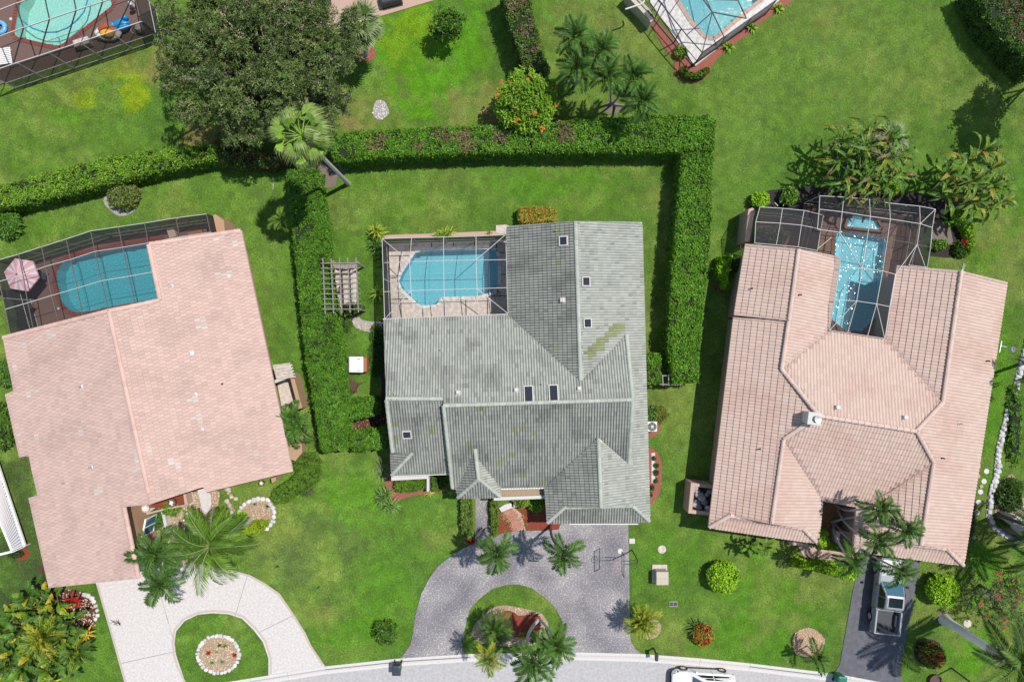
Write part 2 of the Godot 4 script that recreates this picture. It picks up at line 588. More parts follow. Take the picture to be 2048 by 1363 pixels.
func paddle(stem: float, L: float, W: float, c: Color, rib: Color, sd: int, droop := 0.5, tatter := 0.3, lift := 0.5, edge := Color(0, 0, 0, 0)) -> MB:
	var r := RandomNumberGenerator.new()
	r.seed = sd
	var m := MB.new()
	var n := 10
	var T := stem + L
	var pt := func(x: float) -> Vector3:
		var t := x / T
		return Vector3(T * t * (0.95 - 0.15 * droop * t * t), T * (lift * t - droop * t * t * t), 0.06 * T * t * t * (1 if sd % 2 == 0 else -1))
	m.col = rib
	var path := []
	var rad := []
	for i in 8:
		path.append(pt.call(T * i / 7.0)); rad.append(0.03 * (1.0 - 0.75 * i / 7.0))
	m.tube(path, rad, 4, false)
	var ww := func(t: float) -> float:
		return W * 0.5 * pow(sin(PI * clampf(t * 0.94 + 0.04, 0.0, 1.0)), 0.6)
	for s: float in [-1.0, 1.0]:
		for i in n:
			var t0 := float(i) / n
			var t1 := float(i + 1) / n
			var a: Vector3 = pt.call(stem + L * t0)
			var b: Vector3 = pt.call(stem + L * t1)
			var fw := (b - a).normalized()
			var sv := fw.cross(UP).normalized()
			var up := sv.cross(fw)
			var tw := r.randf_range(-1, 1) * tatter
			var bend := 0.30 + tw * 0.5
			var sh := L / n * tw * 0.6
			var w0: float = float(ww.call(t0)) * (1.0 - absf(tw) * 0.3)
			var w1: float = float(ww.call(t1)) * (1.0 - absf(tw) * 0.3)
			var q := r.randf_range(0.82, 1.12)
			m.col = Color(c.r * q, c.g * q, c.b * q)
			var e0 := a + sv * s * w0 + up * w0 * bend + fw * (sh + w0 * 0.25)
			var e1 := b + sv * s * w1 + up * w1 * bend + fw * (sh + w1 * 0.25)
			var m0 := a + sv * s * w0 * 0.7 + up * w0 * bend * 0.9 + fw * (sh + w0 * 0.2)
			var m1 := b + sv * s * w1 * 0.7 + up * w1 * bend * 0.9 + fw * (sh + w1 * 0.2)
			m.fan([a, m0, m1, b], up)
			if edge.a > 0.0 and r.randf() < 0.6: m.col = Color(edge.r * q, edge.g * q, edge.b * q)
			m.fan([m0, e0, e1, m1], up)
	return m

func strap(L: float, W: float, lift: float, droop: float, c: Color, sd: int) -> MB:
	var r := RandomNumberGenerator.new()
	r.seed = sd
	var m := MB.new()
	var n := 4
	var prev := []
	for i in n + 1:
		var t := float(i) / n
		var w := W * 0.5 * (1.0 - pow(t, 2.2)) + 0.002
		var p := Vector3(L * t, L * (lift * t - droop * t * t), 0)
		var cur := [p + Vector3(0, w * 0.35, w), p, p + Vector3(0, w * 0.35, -w)]
		if i > 0:
			var q := r.randf_range(0.85, 1.1)
			m.col = Color(c.r * q, c.g * q, c.b * q)
			m.fan([prev[0], cur[0], cur[1], prev[1]], UP)
			m.fan([prev[1], cur[1], cur[2], prev[2]], UP)
		prev = cur
	return m

func make_plants() -> void:
	for i in 3:
		PL["hedge%d" % i] = leaf_cluster(9, 0.155, 0.09, 0.9, 11 + i, 0.9).mesh(M.leaf_shiny)
		PL["fine%d" % i] = leaf_cluster(12, 0.10, 0.055, 1.0, 31 + i, 0.9).mesh(M.leaf)
		PL["lime%d" % i] = leaf_cluster(10, 0.15, 0.10, 0.8, 41 + i, 0.5).mesh(M.leaf)
		PL["oak%d" % i] = leaf_cluster(14, 0.17, 0.055, 1.2, 51 + i, 1.0).mesh(M.leaf_shiny)
		PL["mango%d" % i] = leaf_cluster(11, 0.3, 0.11, 0.9, 61 + i, 0.5).mesh(M.leaf_shiny)
		PL["croton%d" % i] = leaf_cluster(9, 0.22, 0.10, 1.0, 71 + i, 0.5).mesh(M.leaf_shiny)
		PL["flower%d" % i] = leaf_cluster(12, 0.1, 0.06, 1.4, 81 + i, 0.5).mesh(M.leaf_dull)
		PL["grassy%d" % i] = leaf_cluster(14, 0.22, 0.035, 1.3, 91 + i, 0.6).mesh(M.leaf)
		var g := MB.new()
		var r := RandomNumberGenerator.new()
		r.seed = 200 + i
		for k in 26:
			var d := sqrt(r.randf()) * 0.29
			var a := r.randf() * TAU
			var o := Vector3(cos(a) * d, 0.0, sin(a) * d)
			for b in 3:
				var az := r.randf() * TAU
				var f := r.randf_range(0.8, 1.2)
				g.col = Color(f * r.randf_range(0.92, 1.1), f, f * 0.9)
				var dd := Vector3(cos(az), 0, sin(az))
				var s := Vector3(-sin(az), 0, cos(az)) * 0.016
				var h := r.randf_range(0.02, 0.045)
				g.fan([o - s, o + s, o + dd * r.randf_range(0.06, 0.1) + UP * h], UP)
		PL["turf%d" % i] = g.mesh(M.grass_blade)

func rand_basis(tilt: float, scale: float) -> Basis:
	var b := Basis(UP, rng.randf() * TAU)
	var az := rng.randf() * TAU
	return Basis(Vector3(cos(az), 0, sin(az)), rng.randf() * tilt) * b * Basis.from_scale(Vector3.ONE * scale)

func lean_basis(normal: Vector3, tilt: float, scale: float) -> Basis:
	var nn := (normal + Vector3(rng.randf_range(-1, 1), rng.randf_range(-1, 1), rng.randf_range(-1, 1)) * tilt).normalized()
	var x := nn.cross(Vector3(rng.randf_range(-1, 1), 0.1, rng.randf_range(-1, 1))).normalized()
	return Basis(x, nn, x.cross(nn)) * Basis.from_scale(Vector3.ONE * scale)

func foliage(parent: Node3D, kind: String, pts: Array, cols: Array) -> void:
	for i in 3:
		var a := []
		var b := []
		for k in range(i, pts.size(), 3):
			a.append(pts[k]); b.append(cols[k])
		if a.size(): scatter("foliage", PL["%s%d" % [kind, i]], a, b, parent)

func pick(cs: Array) -> Color:
	return vary(cs[rng.randi() % cs.size()], 0.15)

# a clipped hedge: outline of its top on the plan, height, leaf kind and colours
func hedge(called: String, label: String, group: String, out: Array, h: float, kind: String, cs: Array, dens := 46.0, ragged := 0.07, category := "hedge", bare := []) -> Node3D:
	var poly: PackedVector2Array = Geometry2D.offset_polygon(flat(out, h), -0.1)[0]
	var c := Vector2.ZERO
	for p in poly: c += p / poly.size()
	var t := thing(called, label, category, Vector3(c.x, 0, c.y), 0.0, group)
	var core := MB.new()
	var ins := Geometry2D.offset_polygon(poly, -0.16)
	for q in ins: core.prism(q, 0.0, h - 0.17)
	put("branches", core, M.hedge_core, t, true)
	var xf := []
	var cols := []
	var bb := Rect2(poly[0], Vector2.ZERO)
	for p in poly: bb = bb.expand(p)
	var nz := FastNoiseLite.new()
	nz.seed = rng.randi() % 1000
	nz.frequency = 0.35
	var shrink := Geometry2D.offset_polygon(poly, -0.04)
	for i in int(bb.get_area() * dens):
		var p := Vector2(rng.randf_range(bb.position.x, bb.end.x), rng.randf_range(bb.position.y, bb.end.y))
		var ok := false
		for q in shrink: ok = ok or Geometry2D.is_point_in_polygon(p, q)
		if not ok: continue
		var z := nz.get_noise_2d(p.x, p.y)
		if z < -0.36 and rng.randf() < 0.7: continue
		xf.append(Transform3D(lean_basis(UP, 0.55, rng.randf_range(0.8, 1.25)), Vector3(p.x, h - 0.1 + z * 0.12 + rng.randf_range(-ragged, ragged), p.y)))
		var col := pick(cs)
		for b in bare:
			var bp := plan(b[0], b[1], h)
			if p.distance_to(Vector2(bp.x, bp.z)) < b[2] * (0.7 + z) and rng.randf() < 0.7: col = vary(b[3], 0.25)
		cols.append(shade(col, 1.0 + z * 0.25))
	for i in poly.size():
		var a := poly[i]
		var b := poly[(i + 1) % poly.size()]
		var d := (b - a)
		var nn := Vector2(d.y, -d.x).normalized()
		if Geometry2D.is_point_in_polygon((a + b) * 0.5 + nn * 0.05, poly): nn = -nn
		for k in int(d.length() * h * dens * 0.8):
			var p := a + d * rng.randf() - nn * rng.randf_range(-0.03, 0.12)
			xf.append(Transform3D(lean_basis(Vector3(nn.x, 0.35, nn.y), 0.5, rng.randf_range(0.8, 1.25)), Vector3(p.x, h * rng.randf_range(0.04, 0.98), p.y)))
			cols.append(shade(pick(cs), 0.95))
	foliage(t, kind, xf, cols)
	return t

# a rounded shrub
func shrub(called: String, label: String, px: float, py: float, r: float, h: float, kind: String, cs: Array, dens := 60.0, group := "", category := "shrub", squash := 1.0, rough := 0.06) -> Node3D:
	var o := plan(px, py, h * 0.55)
	o.y = 0.0
	var t := thing(called, label, category, o, 0.0, group)
	var core := MB.new()
	core.ball(Vector3(0, h * 0.5, 0), Vector3(r * 0.82, h * 0.42, r * 0.82 * squash), 7, 10)
	put("branches", core, M.hedge_core, t)
	var xf := []
	var cols := []
	for i in int(dens * (3.0 * r * r * squash + 2.0 * r * h)):
		var z := rng.randf_range(-0.75, 1.0)
		var a := rng.randf() * TAU
		var q := sqrt(1.0 - z * z)
		var d := Vector3(q * cos(a), z, q * sin(a))
		var k := 1.0 + rng.randf_range(-rough * 2.0, rough)
		xf.append(Transform3D(lean_basis(d + UP * 0.4, 0.55, rng.randf_range(0.8, 1.2)), o + Vector3(d.x * r * k, h * 0.52 + d.y * h * 0.46 * k, d.z * r * squash * k)))
		cols.append(pick(cs))
	foliage(t, kind, xf, cols)
	return t

# whorls of leaves round one or more hearts: dracaena, agave, bromeliad
func rosette(called: String, label: String, px: float, py: float, hearts: Array, L: float, W: float, leaves: int, c: Color, group := "", category := "plant", droop := 0.5, h0 := 0.15) -> Node3D:
	var o := plan(px, py, 0.4)
	o.y = 0.0
	var t := thing(called, label, category, o, rng.randf() * 0.3, group)
	var kinds := []
	for i in 3: kinds.append(strap(L, W, 0.75 - 0.2 * i, droop, shade(c, 0.85 + 0.15 * i), 300 + i).mesh(M.leaf))
	for q in hearts:
		var p := Vector3(q[0], 0, q[1])
		var hh: float = q[2] if q.size() > 2 else h0
		var st := MB.new()
		st.tube([p, p + UP * hh], [0.06, 0.05], 6)
		put("stem", st, M.bark, t)
		for i in leaves:
			var k := int(3.0 * i / leaves)
			var lf := put("leaf", kinds[2 - k], null, t)
			var tilt := lerpf(0.0, 0.85, float(k) / 2.0) + rng.randf_range(-0.1, 0.1)
			lf.transform = Transform3D(Basis(UP, i * 2.4 + rng.randf_range(-0.2, 0.2)) * Basis(Vector3(0, 0, 1), tilt) * Basis.from_scale(Vector3.ONE * rng.randf_range(0.8, 1.1)), p + UP * hh)
	return t

# a palm: trunk along a path from base to crown, then fronds, each a mesh of its own
func palm(called: String, label: String, base: Vector3, crown: Vector3, r0: float, r1: float, fronds: Array, count: int, size: float, group := "", pitch := [0.9, -0.25], bow := Vector3.ZERO, bark := "bark_pale", shaft := Color(0, 0, 0, 0), dead: Mesh = null) -> Node3D:
	var t := thing(called, label, "palm tree", base, 0.0, group)
	var p := []
	var r := []
	for i in 9:
		var k := i / 8.0
		p.append((crown - base) * k + bow * sin(PI * k))
		var f := lerpf(r0, r1, pow(k, 0.6))
		if i == 0: f *= 1.25
		r.append(f * (1.0 + 0.03 * (i % 2)))
	var m := MB.new()
	m.tube(p, r, 9)
	put("trunk", m, M[bark], t)
	var top: Vector3 = crown - base
	if shaft.a > 0.0:
		var s := MB.new()
		s.col = shaft
		s.tube([top - UP * 0.1, top + UP * 0.3, top + UP * 0.7], [r1 * 1.2, r1 * 1.1, r1 * 0.5], 8)
		put("crownshaft", s, M.plain, t)
	for i in count:
		var k := float(i) / maxf(1.0, count - 1)
		var f := put("frond", fronds[i % fronds.size()], null, t)
		var el := lerpf(pitch[0], pitch[1], k) + rng.randf_range(-0.15, 0.15)
		f.transform = Transform3D(Basis(UP, i * 2.39996 + rng.randf_range(-0.22, 0.22)) * Basis(Vector3(0, 0, 1), el) * Basis(Vector3(1, 0, 0), rng.randf_range(-0.4, 0.4)) * Basis.from_scale(Vector3.ONE * size * rng.randf_range(0.84, 1.1)), top + UP * (0.3 if shaft.a > 0.0 else 0.05))
	if dead:
		for i in 6:
			var f := put("dead_frond", dead, null, t)
			f.transform = Transform3D(Basis(UP, i * 1.1 + rng.randf()) * Basis(Vector3(0, 0, 1), -1.0) * Basis.from_scale(Vector3.ONE * size * 0.8), top - UP * 0.2)
	return t

# clump of stems each carrying paddle leaves
func clump(called: String, label: String, base: Vector3, stems: Array, leaves: Array, size: float, category := "plant", group := "", per := 6, pitch := [1.0, 0.05]) -> Node3D:
	var t := thing(called, label, category, base, 0.0, group)
	var i := 0
	for s in stems:
		var top := Vector3(s[0], s[2], s[1])
		var m := MB.new()
		var foot := Vector3(s[0] * 0.6, 0, s[1] * 0.6)
		m.tube([foot, foot.lerp(top, 0.5), top], [0.1, 0.085, 0.06], 6)
		put("stem", m, M.bark, t)
		for k in per:
			var f := put("leaf", leaves[i % leaves.size()], null, t)
			i += 1
			var el := lerpf(pitch[0], pitch[1], float(k) / maxf(1.0, per - 1)) + rng.randf_range(-0.12, 0.12)
			f.transform = Transform3D(Basis(UP, i * 2.4 + rng.randf_range(-0.3, 0.3)) * Basis(Vector3(0, 0, 1), el) * Basis(Vector3(1, 0, 0), rng.randf_range(-0.4, 0.4)) * Basis.from_scale(Vector3.ONE * size * rng.randf_range(0.8, 1.15)), top)
	return t

# a broad tree: trunk, limbs to each lobe of the crown, leaf clusters through the lobes
func tree(called: String, label: String, base: Vector3, lobes: Array, kind: String, cs: Array, dens: float, trunk := 0.25, category := "tree", limbs_show := 0) -> Node3D:
	var t := thing(called, label, category, base)
	var tr := MB.new()
	var fork := Vector3(0, 0, 0)
	var lowest := 99.0
	for l in lobes: lowest = minf(lowest, l[0].y)
	fork = Vector3(rng.randf_range(-0.2, 0.2), lowest * 0.45, rng.randf_range(-0.2, 0.2))
	tr.tube([Vector3.ZERO, fork * 0.5, fork], [trunk * 1.3, trunk, trunk * 0.85], 9)
	put("trunk", tr, M.bark, t)
	var xf := []
	var cols := []
	for l in lobes:
		var c: Vector3 = l[0]
		var r: Vector3 = l[1]
		var lm := MB.new()
		lm.tube([fork, fork.lerp(c, 0.5) + Vector3(rng.randf_range(-0.2, 0.2), 0.15, rng.randf_range(-0.2, 0.2)), c], [trunk * 0.55, trunk * 0.4, trunk * 0.18], 6)
		for q in 5 + limbs_show:
			var e := Vector3(rng.randf_range(-1, 1), rng.randf_range(0.0, 0.9), rng.randf_range(-1, 1)).normalized() * r * (0.95 if q < 5 else 1.03)
			lm.tube([c - Vector3(0, r.y * 0.3, 0), c + e * 0.5, c + e], [trunk * 0.16, trunk * 0.1, 0.012], 4)
		put("limb", lm, M.bark_twig if limbs_show else M.bark, t)
		var tone := rng.randf_range(0.8, 1.15)
		var vol := 4.0 / 3.0 * PI * r.x * r.y * r.z
		for i in int(vol * dens):
			var d := Vector3(rng.randf_range(-1, 1), rng.randf_range(-1, 1), rng.randf_range(-1, 1)).normalized()
			if d.y < -0.35: d.y = -d.y
			var k := pow(rng.randf(), 0.28)
			k *= 1.0 + 0.22 * sin(d.x * 7.0 + c.x * 3.0) * sin(d.z * 6.0 + c.z * 2.0) + rng.randf_range(-0.05, 0.07)
			xf.append(Transform3D(lean_basis(d + UP * 0.6, 0.6, rng.randf_range(0.75, 1.25)), base + c + d * r * k))
			cols.append(shade(pick(cs), tone))
	foliage(t, kind, xf, cols)
	return t

# ---------------------------------------------------------------- ground
func Z(a: Array, ox: float, oy: float, s: float) -> Array:
	var o := []
	for i in range(0, a.size(), 2):
		o.append(ox + a[i] / s); o.append(oy + a[i + 1] / s)
	return o

func oval(cx: float, cy: float, rx: float, ry: float, n := 24, wob := 0.0) -> Array:
	var o := []
	for i in n:
		var a := TAU * i / n
		var k := 1.0 + wob * sin(a * 3.0 + cx) + wob * 0.6 * sin(a * 5.0 + cy)
		o.append(cx + cos(a) * rx * k); o.append(cy + sin(a) * ry * k)
	return o

var POOLS := []
const WHITE_ISLE := [352, 1309, 349, 1285, 352, 1262, 369, 1241, 396, 1228, 425, 1225, 457, 1227, 484, 1236, 507, 1258, 526, 1283, 537, 1315, 537, 1352, 374, 1374]
const GREY_ISLE := [923, 1280, 925, 1256, 935, 1218, 953, 1195, 982, 1173, 1011, 1165, 1038, 1164, 1064, 1171, 1091, 1189, 1111, 1209, 1126, 1233, 1131, 1256, 1131, 1286, 1129, 1304, 929, 1307]
const WHITE_DRIVE := [180, 1120, 192, 1165, 221, 1264, 249, 1363, 258, 1393, 374, 1376, 500, 1355, 650, 1331, 623, 1291, 611, 1265, 588, 1228, 559, 1186, 529, 1165, 500, 1149, 470, 1141, 420, 1130, 350, 1120, 300, 1100, 260, 1095]
const GREY_DRIVE := [951, 985, 975, 985, 977, 1050, 985, 1076, 1000, 1067, 1027, 1061, 1092, 1060, 1117, 1058, 1126, 1035, 1256, 1030, 1258, 1127, 1260, 1262, 1261, 1281, 1271, 1297, 1283, 1306, 1150, 1303, 945, 1306, 802, 1315, 821, 1288, 826, 1265, 831, 1227, 843, 1186, 858, 1157, 875, 1133, 893, 1118, 925, 1096, 950, 1085]
const DARK_DRIVE := [1716, 1080, 1843, 1098, 1840, 1123, 1824, 1216, 1803, 1317, 1800, 1343, 1808, 1371, 1690, 1350, 1668, 1346, 1680, 1327, 1688, 1280, 1705, 1185, 1718, 1120]
const KERB := [-100, 1482, 100, 1432, 250, 1398, 370, 1376, 500, 1355, 650, 1331, 800, 1315, 940, 1306, 1150, 1303, 1280, 1306, 1400, 1315, 1500, 1325, 1640, 1342, 1700, 1351, 1810, 1372, 1950, 1410, 2150, 1470]

# patches where the turf itself is of another colour: x, y, rx, ry, colour, strength
const TURF := [
	[255, 172, 40, 42, 0, 0.95], [172, 196, 30, 18, 0, 0.75], [110, 240, 40, 25, 1, 0.5], [830, 90, 120, 130, 1, 0.95], [820, 60, 60, 70, 0, 0.45], [860, 160, 50, 60, 1, 0.8],
	[960, 215, 60, 50, 2, 0.9], [720, 215, 60, 55, 2, 0.7], [735, 150, 30, 40, 3, 0.5], [330, 135, 38, 45, 4, 0.7], [300, 110, 60, 30, 2, 0.6], [400, 270, 40, 25, 4, 0.6], [150, 130, 120, 40, 2, 0.45],
	[980, 225, 30, 20, 4, 0.55], [700, 245, 40, 12, 4, 0.5], [1150, 60, 70, 60, 2, 0.5], [1300, 120, 80, 60, 2, 0.35], [1650, 140, 200, 120, 5, 0.45], [1800, 60, 120, 60, 5, 0.5], [1480, 260, 60, 150, 5, 0.5],
	[1100, 370, 120, 40, 1, 0.45], [830, 400, 60, 30, 1, 0.3], [900, 360, 70, 25, 2, 0.25], [700, 420, 40, 40, 2, 0.4], [1350, 800, 60, 90, 2, 0.45], [1370, 900, 40, 120, 5, 0.5], [1440, 700, 40, 200, 5, 0.5],
	[700, 1010, 60, 60, 1, 0.45], [620, 1090, 120, 60, 3, 0.6], [560, 1130, 60, 50, 3, 0.5], [640, 1230, 35, 20, 2, 0.6], [880, 1080, 40, 25, 2, 0.5], [690, 1150, 50, 90, 3, 0.3], [760, 1200, 60, 80, 1, 0.4], [700, 1280, 70, 40, 1, 0.5],
	[1340, 1100, 60, 50, 1, 0.3], [1530, 1190, 90, 90, 1, 0.5], [1530, 1190, 25, 60, 2, 0.4], [1500, 1280, 120, 50, 1, 0.5], [1880, 1150, 40, 30, 2, 0.45], [1980, 1160, 70, 70, 1, 0.7], [1960, 1300, 60, 50, 1, 0.8],
	[1990, 820, 30, 180, 1, 0.6], [40, 880, 30, 60, 2, 0.35], [60, 1120, 40, 60, 2, 0.25], [40, 1000, 55, 190, 6, 0.85], [30, 1160, 40, 60, 6, 0.7], [530, 560, 30, 100, 5, 0.5], [520, 420, 60, 60, 5, 0.5], [180, 400, 120, 50, 5, 0.55], [1990, 400, 60, 100, 1, 0.4], [1120, 270, 60, 60, 2, 0.5], [1960, 560, 60, 60, 1, 0.35],
]
const TURF_COL := [Color(0.23, 0.33, 0.004), Color(0.1, 0.28, 0.006), Color(0.21, 0.245, 0.058), Color(0.108, 0.168, 0.042), Color(0.30, 0.20, 0.085), Color(0.15, 0.255, 0.04), Color(0.055, 0.095, 0.022)]
var lawn_img: Image
const LX := 84.0
const LZ := 60.0

func lawn_at(x: float, z: float) -> Color:
	var w := lawn_img.get_width()
	var h := lawn_img.get_height()
	return lawn_img.get_pixel(clampi(int((x / LX + 0.5) * w), 0, w - 1), clampi(int((z / LZ + 0.5) * h), 0, h - 1)).srgb_to_linear()

func build_ground() -> void:
	POOLS = [
		[flat(Z([990, 500, 1030, 440, 1090, 422, 1800, 400, 1850, 425, 1870, 480, 1873, 770, 1850, 810, 1780, 850, 1640, 880, 1300, 890, 1240, 967, 1095, 977, 1040, 940, 890, 800, 862, 730, 900, 640], 630, 420, 5.12)), M.pool_blue],
		[flat([295, 485, 240, 494, 150, 514, 128, 522, 115, 540, 114, 565, 122, 598, 135, 618, 155, 625, 180, 622, 250, 608, 330, 595, 330, 480]), M.pool_teal],
		[flat([1672, 460, 1775, 478, 1763, 560, 1752, 632, 1722, 662, 1690, 660, 1664, 640, 1661, 620, 1668, 520]), M.pool_light],
		[flat(Z([900, 240, 720, -40, 700, -500, 1500, -500, 1760, -60, 1600, 60, 1200, 400, 1150, 432, 1090, 432, 1040, 400], 1230, 0, 5.85)), M.pool_aqua],
		[flat(Z([190, 400, 240, 70, 300, -30, 420, -300, 1300, -300, 1400, 50, 1380, 90, 800, 540, 740, 570, 660, 565, 230, 465, 195, 440], 0, 0, 6.194)), M.pool_pale],
	]
	var nA := FastNoiseLite.new(); nA.seed = 3; nA.frequency = 0.05; nA.fractal_octaves = 4
	var nB := FastNoiseLite.new(); nB.seed = 9; nB.frequency = 0.35; nB.fractal_octaves = 4
	var w := 756
	var h := 540
	lawn_img = Image.create_empty(w, h, false, Image.FORMAT_RGB8)
	var spots := []
	for t in TURF:
		var c := plan(t[0], t[1])
		spots.append([c.x, c.z, t[2] / 27.0, t[3] / 27.0, TURF_COL[t[4]], t[5]])
	for j in h:
		var z := (float(j) / h - 0.5) * LZ
		for i in w:
			var x := (float(i) / w - 0.5) * LX
			var a := nA.get_noise_2d(x, z)
			var b := nB.get_noise_2d(x, z)
			var c := Color(0.104, 0.209, 0.023)
			c = c.lerp(TURF_COL[2], clampf(a * 1.0 + b * 0.5, 0.0, 0.55))
			c = c.lerp(Color(0.073, 0.174, 0.016), clampf(-a * 1.2 - b * 0.35, 0.0, 0.65))
			for s in spots:
				var dx: float = (x - s[0]) / s[2]
				if absf(dx) > 1.6: continue
				var dz: float = (z - s[1]) / s[3]
				if absf(dz) > 1.6: continue
				var d := dx * dx + dz * dz + b * 2.6 + a * 0.9
				if d < 1.3: c = c.lerp(s[4], s[5] * smoothstep(1.3, 0.25, d))
			var f := 1.0 + b * 0.22
			lawn_img.set_pixel(i, j, Color(c.r * f, c.g * f, c.b * f).linear_to_srgb())
	var lm := StandardMaterial3D.new()
	lm.resource_name = "lawn"
	lm.albedo_texture = ImageTexture.create_from_image(lawn_img)
	lm.roughness = 0.95
	lm.detail_enabled = true
	lm.detail_blend_mode = BaseMaterial3D.BLEND_MODE_MUL
	lm.detail_albedo = noise_tex(12, 0.12, Color(0.62, 0.62, 0.6), Color.WHITE, 0, 512, 4)
	lm.detail_uv_layer = BaseMaterial3D.DETAIL_UV_2
	M.lawn = lm
	var grown := []
	for p in POOLS: grown.append(Geometry2D.offset_polygon(p[0], 0.12)[0])
	var v := PackedVector3Array()
	var n := PackedVector3Array()
	var uv := PackedVector2Array()
	var uv2 := PackedVector2Array()
	var cell := func(x0: float, z0: float, x1: float, z1: float) -> void:
		for q in [[x0, z0], [x1, z0], [x1, z1], [x0, z0], [x1, z1], [x0, z1]]:
			v.append(Vector3(q[0], 0, q[1])); n.append(UP)
			uv.append(Vector2(q[0] / LX + 0.5, q[1] / LZ + 0.5)); uv2.append(Vector2(q[0], q[1]) / 7.0)
	var skip := {}
	for g in grown:
		var bb := Rect2(g[0], Vector2.ZERO)
		for p in g: bb = bb.expand(p)
		for j in 120:
			for i in 168:
				var c := Vector2(-42.0 + i * 0.5 + 0.25, -30.0 + j * 0.5 + 0.25)
				if bb.has_point(c) and Geometry2D.is_point_in_polygon(c, g): skip[i + j * 1000] = true
	for j in 120:
		for i in 168:
			if not skip.has(i + j * 1000): cell.call(-42.0 + i * 0.5, -30.0 + j * 0.5, -41.5 + i * 0.5, -29.5 + j * 0.5)
	cell.call(-400.0, -400.0, 400.0, -30.0); cell.call(-400.0, 30.0, 400.0, 400.0)
	cell.call(-400.0, -30.0, -42.0, 30.0); cell.call(42.0, -30.0, 400.0, 30.0)
	var arr := []
	arr.resize(Mesh.ARRAY_MAX)
	arr[Mesh.ARRAY_VERTEX] = v; arr[Mesh.ARRAY_NORMAL] = n; arr[Mesh.ARRAY_TEX_UV] = uv; arr[Mesh.ARRAY_TEX_UV2] = uv2
	var am := ArrayMesh.new()
	am.add_surface_from_arrays(Mesh.PRIMITIVE_TRIANGLES, arr)
	am.surface_set_material(0, lm)
	struct("ground", am, null, "mown lawn between the houses")

var no_grass := []   # polygons where no turf grows

func build_turf() -> void:
	var boxes := []
	for p in no_grass:
		var bb := Rect2(p[0], Vector2.ZERO)
		for q in p: bb = bb.expand(q)
		boxes.append(bb)
	var xf := [[], [], []]
	var cs := [[], [], []]
	var step := 0.275
	for j in int(52.0 / step):
		for i in int(78.0 / step):
			var p := Vector2(-39.0 + (i + rng.randf()) * step, -26.0 + (j + rng.randf()) * step)
			var bad := false
			for k in boxes.size():
				if boxes[k].has_point(p) and Geometry2D.is_point_in_polygon(p, no_grass[k]):
					bad = true
					break
			if bad: continue
			var k := rng.randi() % 3
			xf[k].append(Transform3D(Basis(UP, rng.randf() * TAU) * Basis.from_scale(Vector3.ONE * rng.randf_range(0.8, 1.2)), Vector3(p.x, 0.0, p.y)))
			cs[k].append(shade(lawn_at(p.x, p.y), rng.randf_range(0.75, 1.6)))
	var t := Node3D.new()
	t.name = "grass"
	add_child(t)
	t.set_meta("kind", "stuff"); t.set_meta("label", "short green turf of the lawns"); t.set_meta("category", "grass")
	for k in 3: scatter("blades", PL["turf%d" % k], xf[k], cs[k], t)

func ban(poly: PackedVector2Array, grow := 0.25) -> void:
	for q in Geometry2D.offset_polygon(poly, grow): no_grass.append(q)

# wind ripples as real facets
func ripple(m: MB, poly: PackedVector2Array, y: float) -> void:
	var g := Geometry2D.offset_polygon(poly, 0.06)[0]
	var bb := Rect2(g[0], Vector2.ZERO)
	for p in g: bb = bb.expand(p)
	var f := FastNoiseLite.new()
	f.seed = 4; f.frequency = 1.7; f.fractal_octaves = 3
	var s := 0.05
	for j in int(bb.size.y / s):
		for i in int(bb.size.x / s):
			var c := bb.position + Vector2(i, j) * s
			if not Geometry2D.is_point_in_polygon(c + Vector2(s, s) * 0.5, g): continue
			var q := []
			for e in [Vector2(0, 0), Vector2(s, 0), Vector2(s, s), Vector2(0, s)]: q.append(Vector3(c.x + e.x, y + f.get_noise_2d(c.x + e.x, c.y + e.y) * 0.045, c.y + e.y))
			m.fan([q[0], q[1], q[2]], UP); m.fan([q[0], q[2], q[3]], UP)

# a polygon with a hole, cut in two so that each piece is simple
func holed(outer: PackedVector2Array, hole: PackedVector2Array) -> Array:
	var c := Vector2.ZERO
	for p in hole: c += p / hole.size()
	var out := []
	for s in [-1, 1]:
		var half := PackedVector2Array([Vector2(c.x, -500), Vector2(c.x + s * 500, -500), Vector2(c.x + s * 500, 500), Vector2(c.x, 500)])
		for a in Geometry2D.intersect_polygons(outer, half):
			for b in Geometry2D.clip_polygons(a, hole):
				if not Geometry2D.is_polygon_clockwise(b) or true: out.append(b)
	return out

func ribbon(m: MB, a: Array, width: float, y: float) -> void:
	var p := plans(a, y)
	for i in p.size() - 1:
		var d0: Vector3 = (p[mini(i + 1, p.size() - 1)] - p[maxi(i - 1, 0)]).normalized()
		var d1: Vector3 = (p[mini(i + 2, p.size() - 1)] - p[i]).normalized()
		var s0 := Vector3(-d0.z, 0, d0.x) * width * 0.5
		var s1 := Vector3(-d1.z, 0, d1.x) * width * 0.5
		m.fan([p[i] + s0, p[i + 1] + s1, p[i + 1] - s1, p[i] - s0], UP)

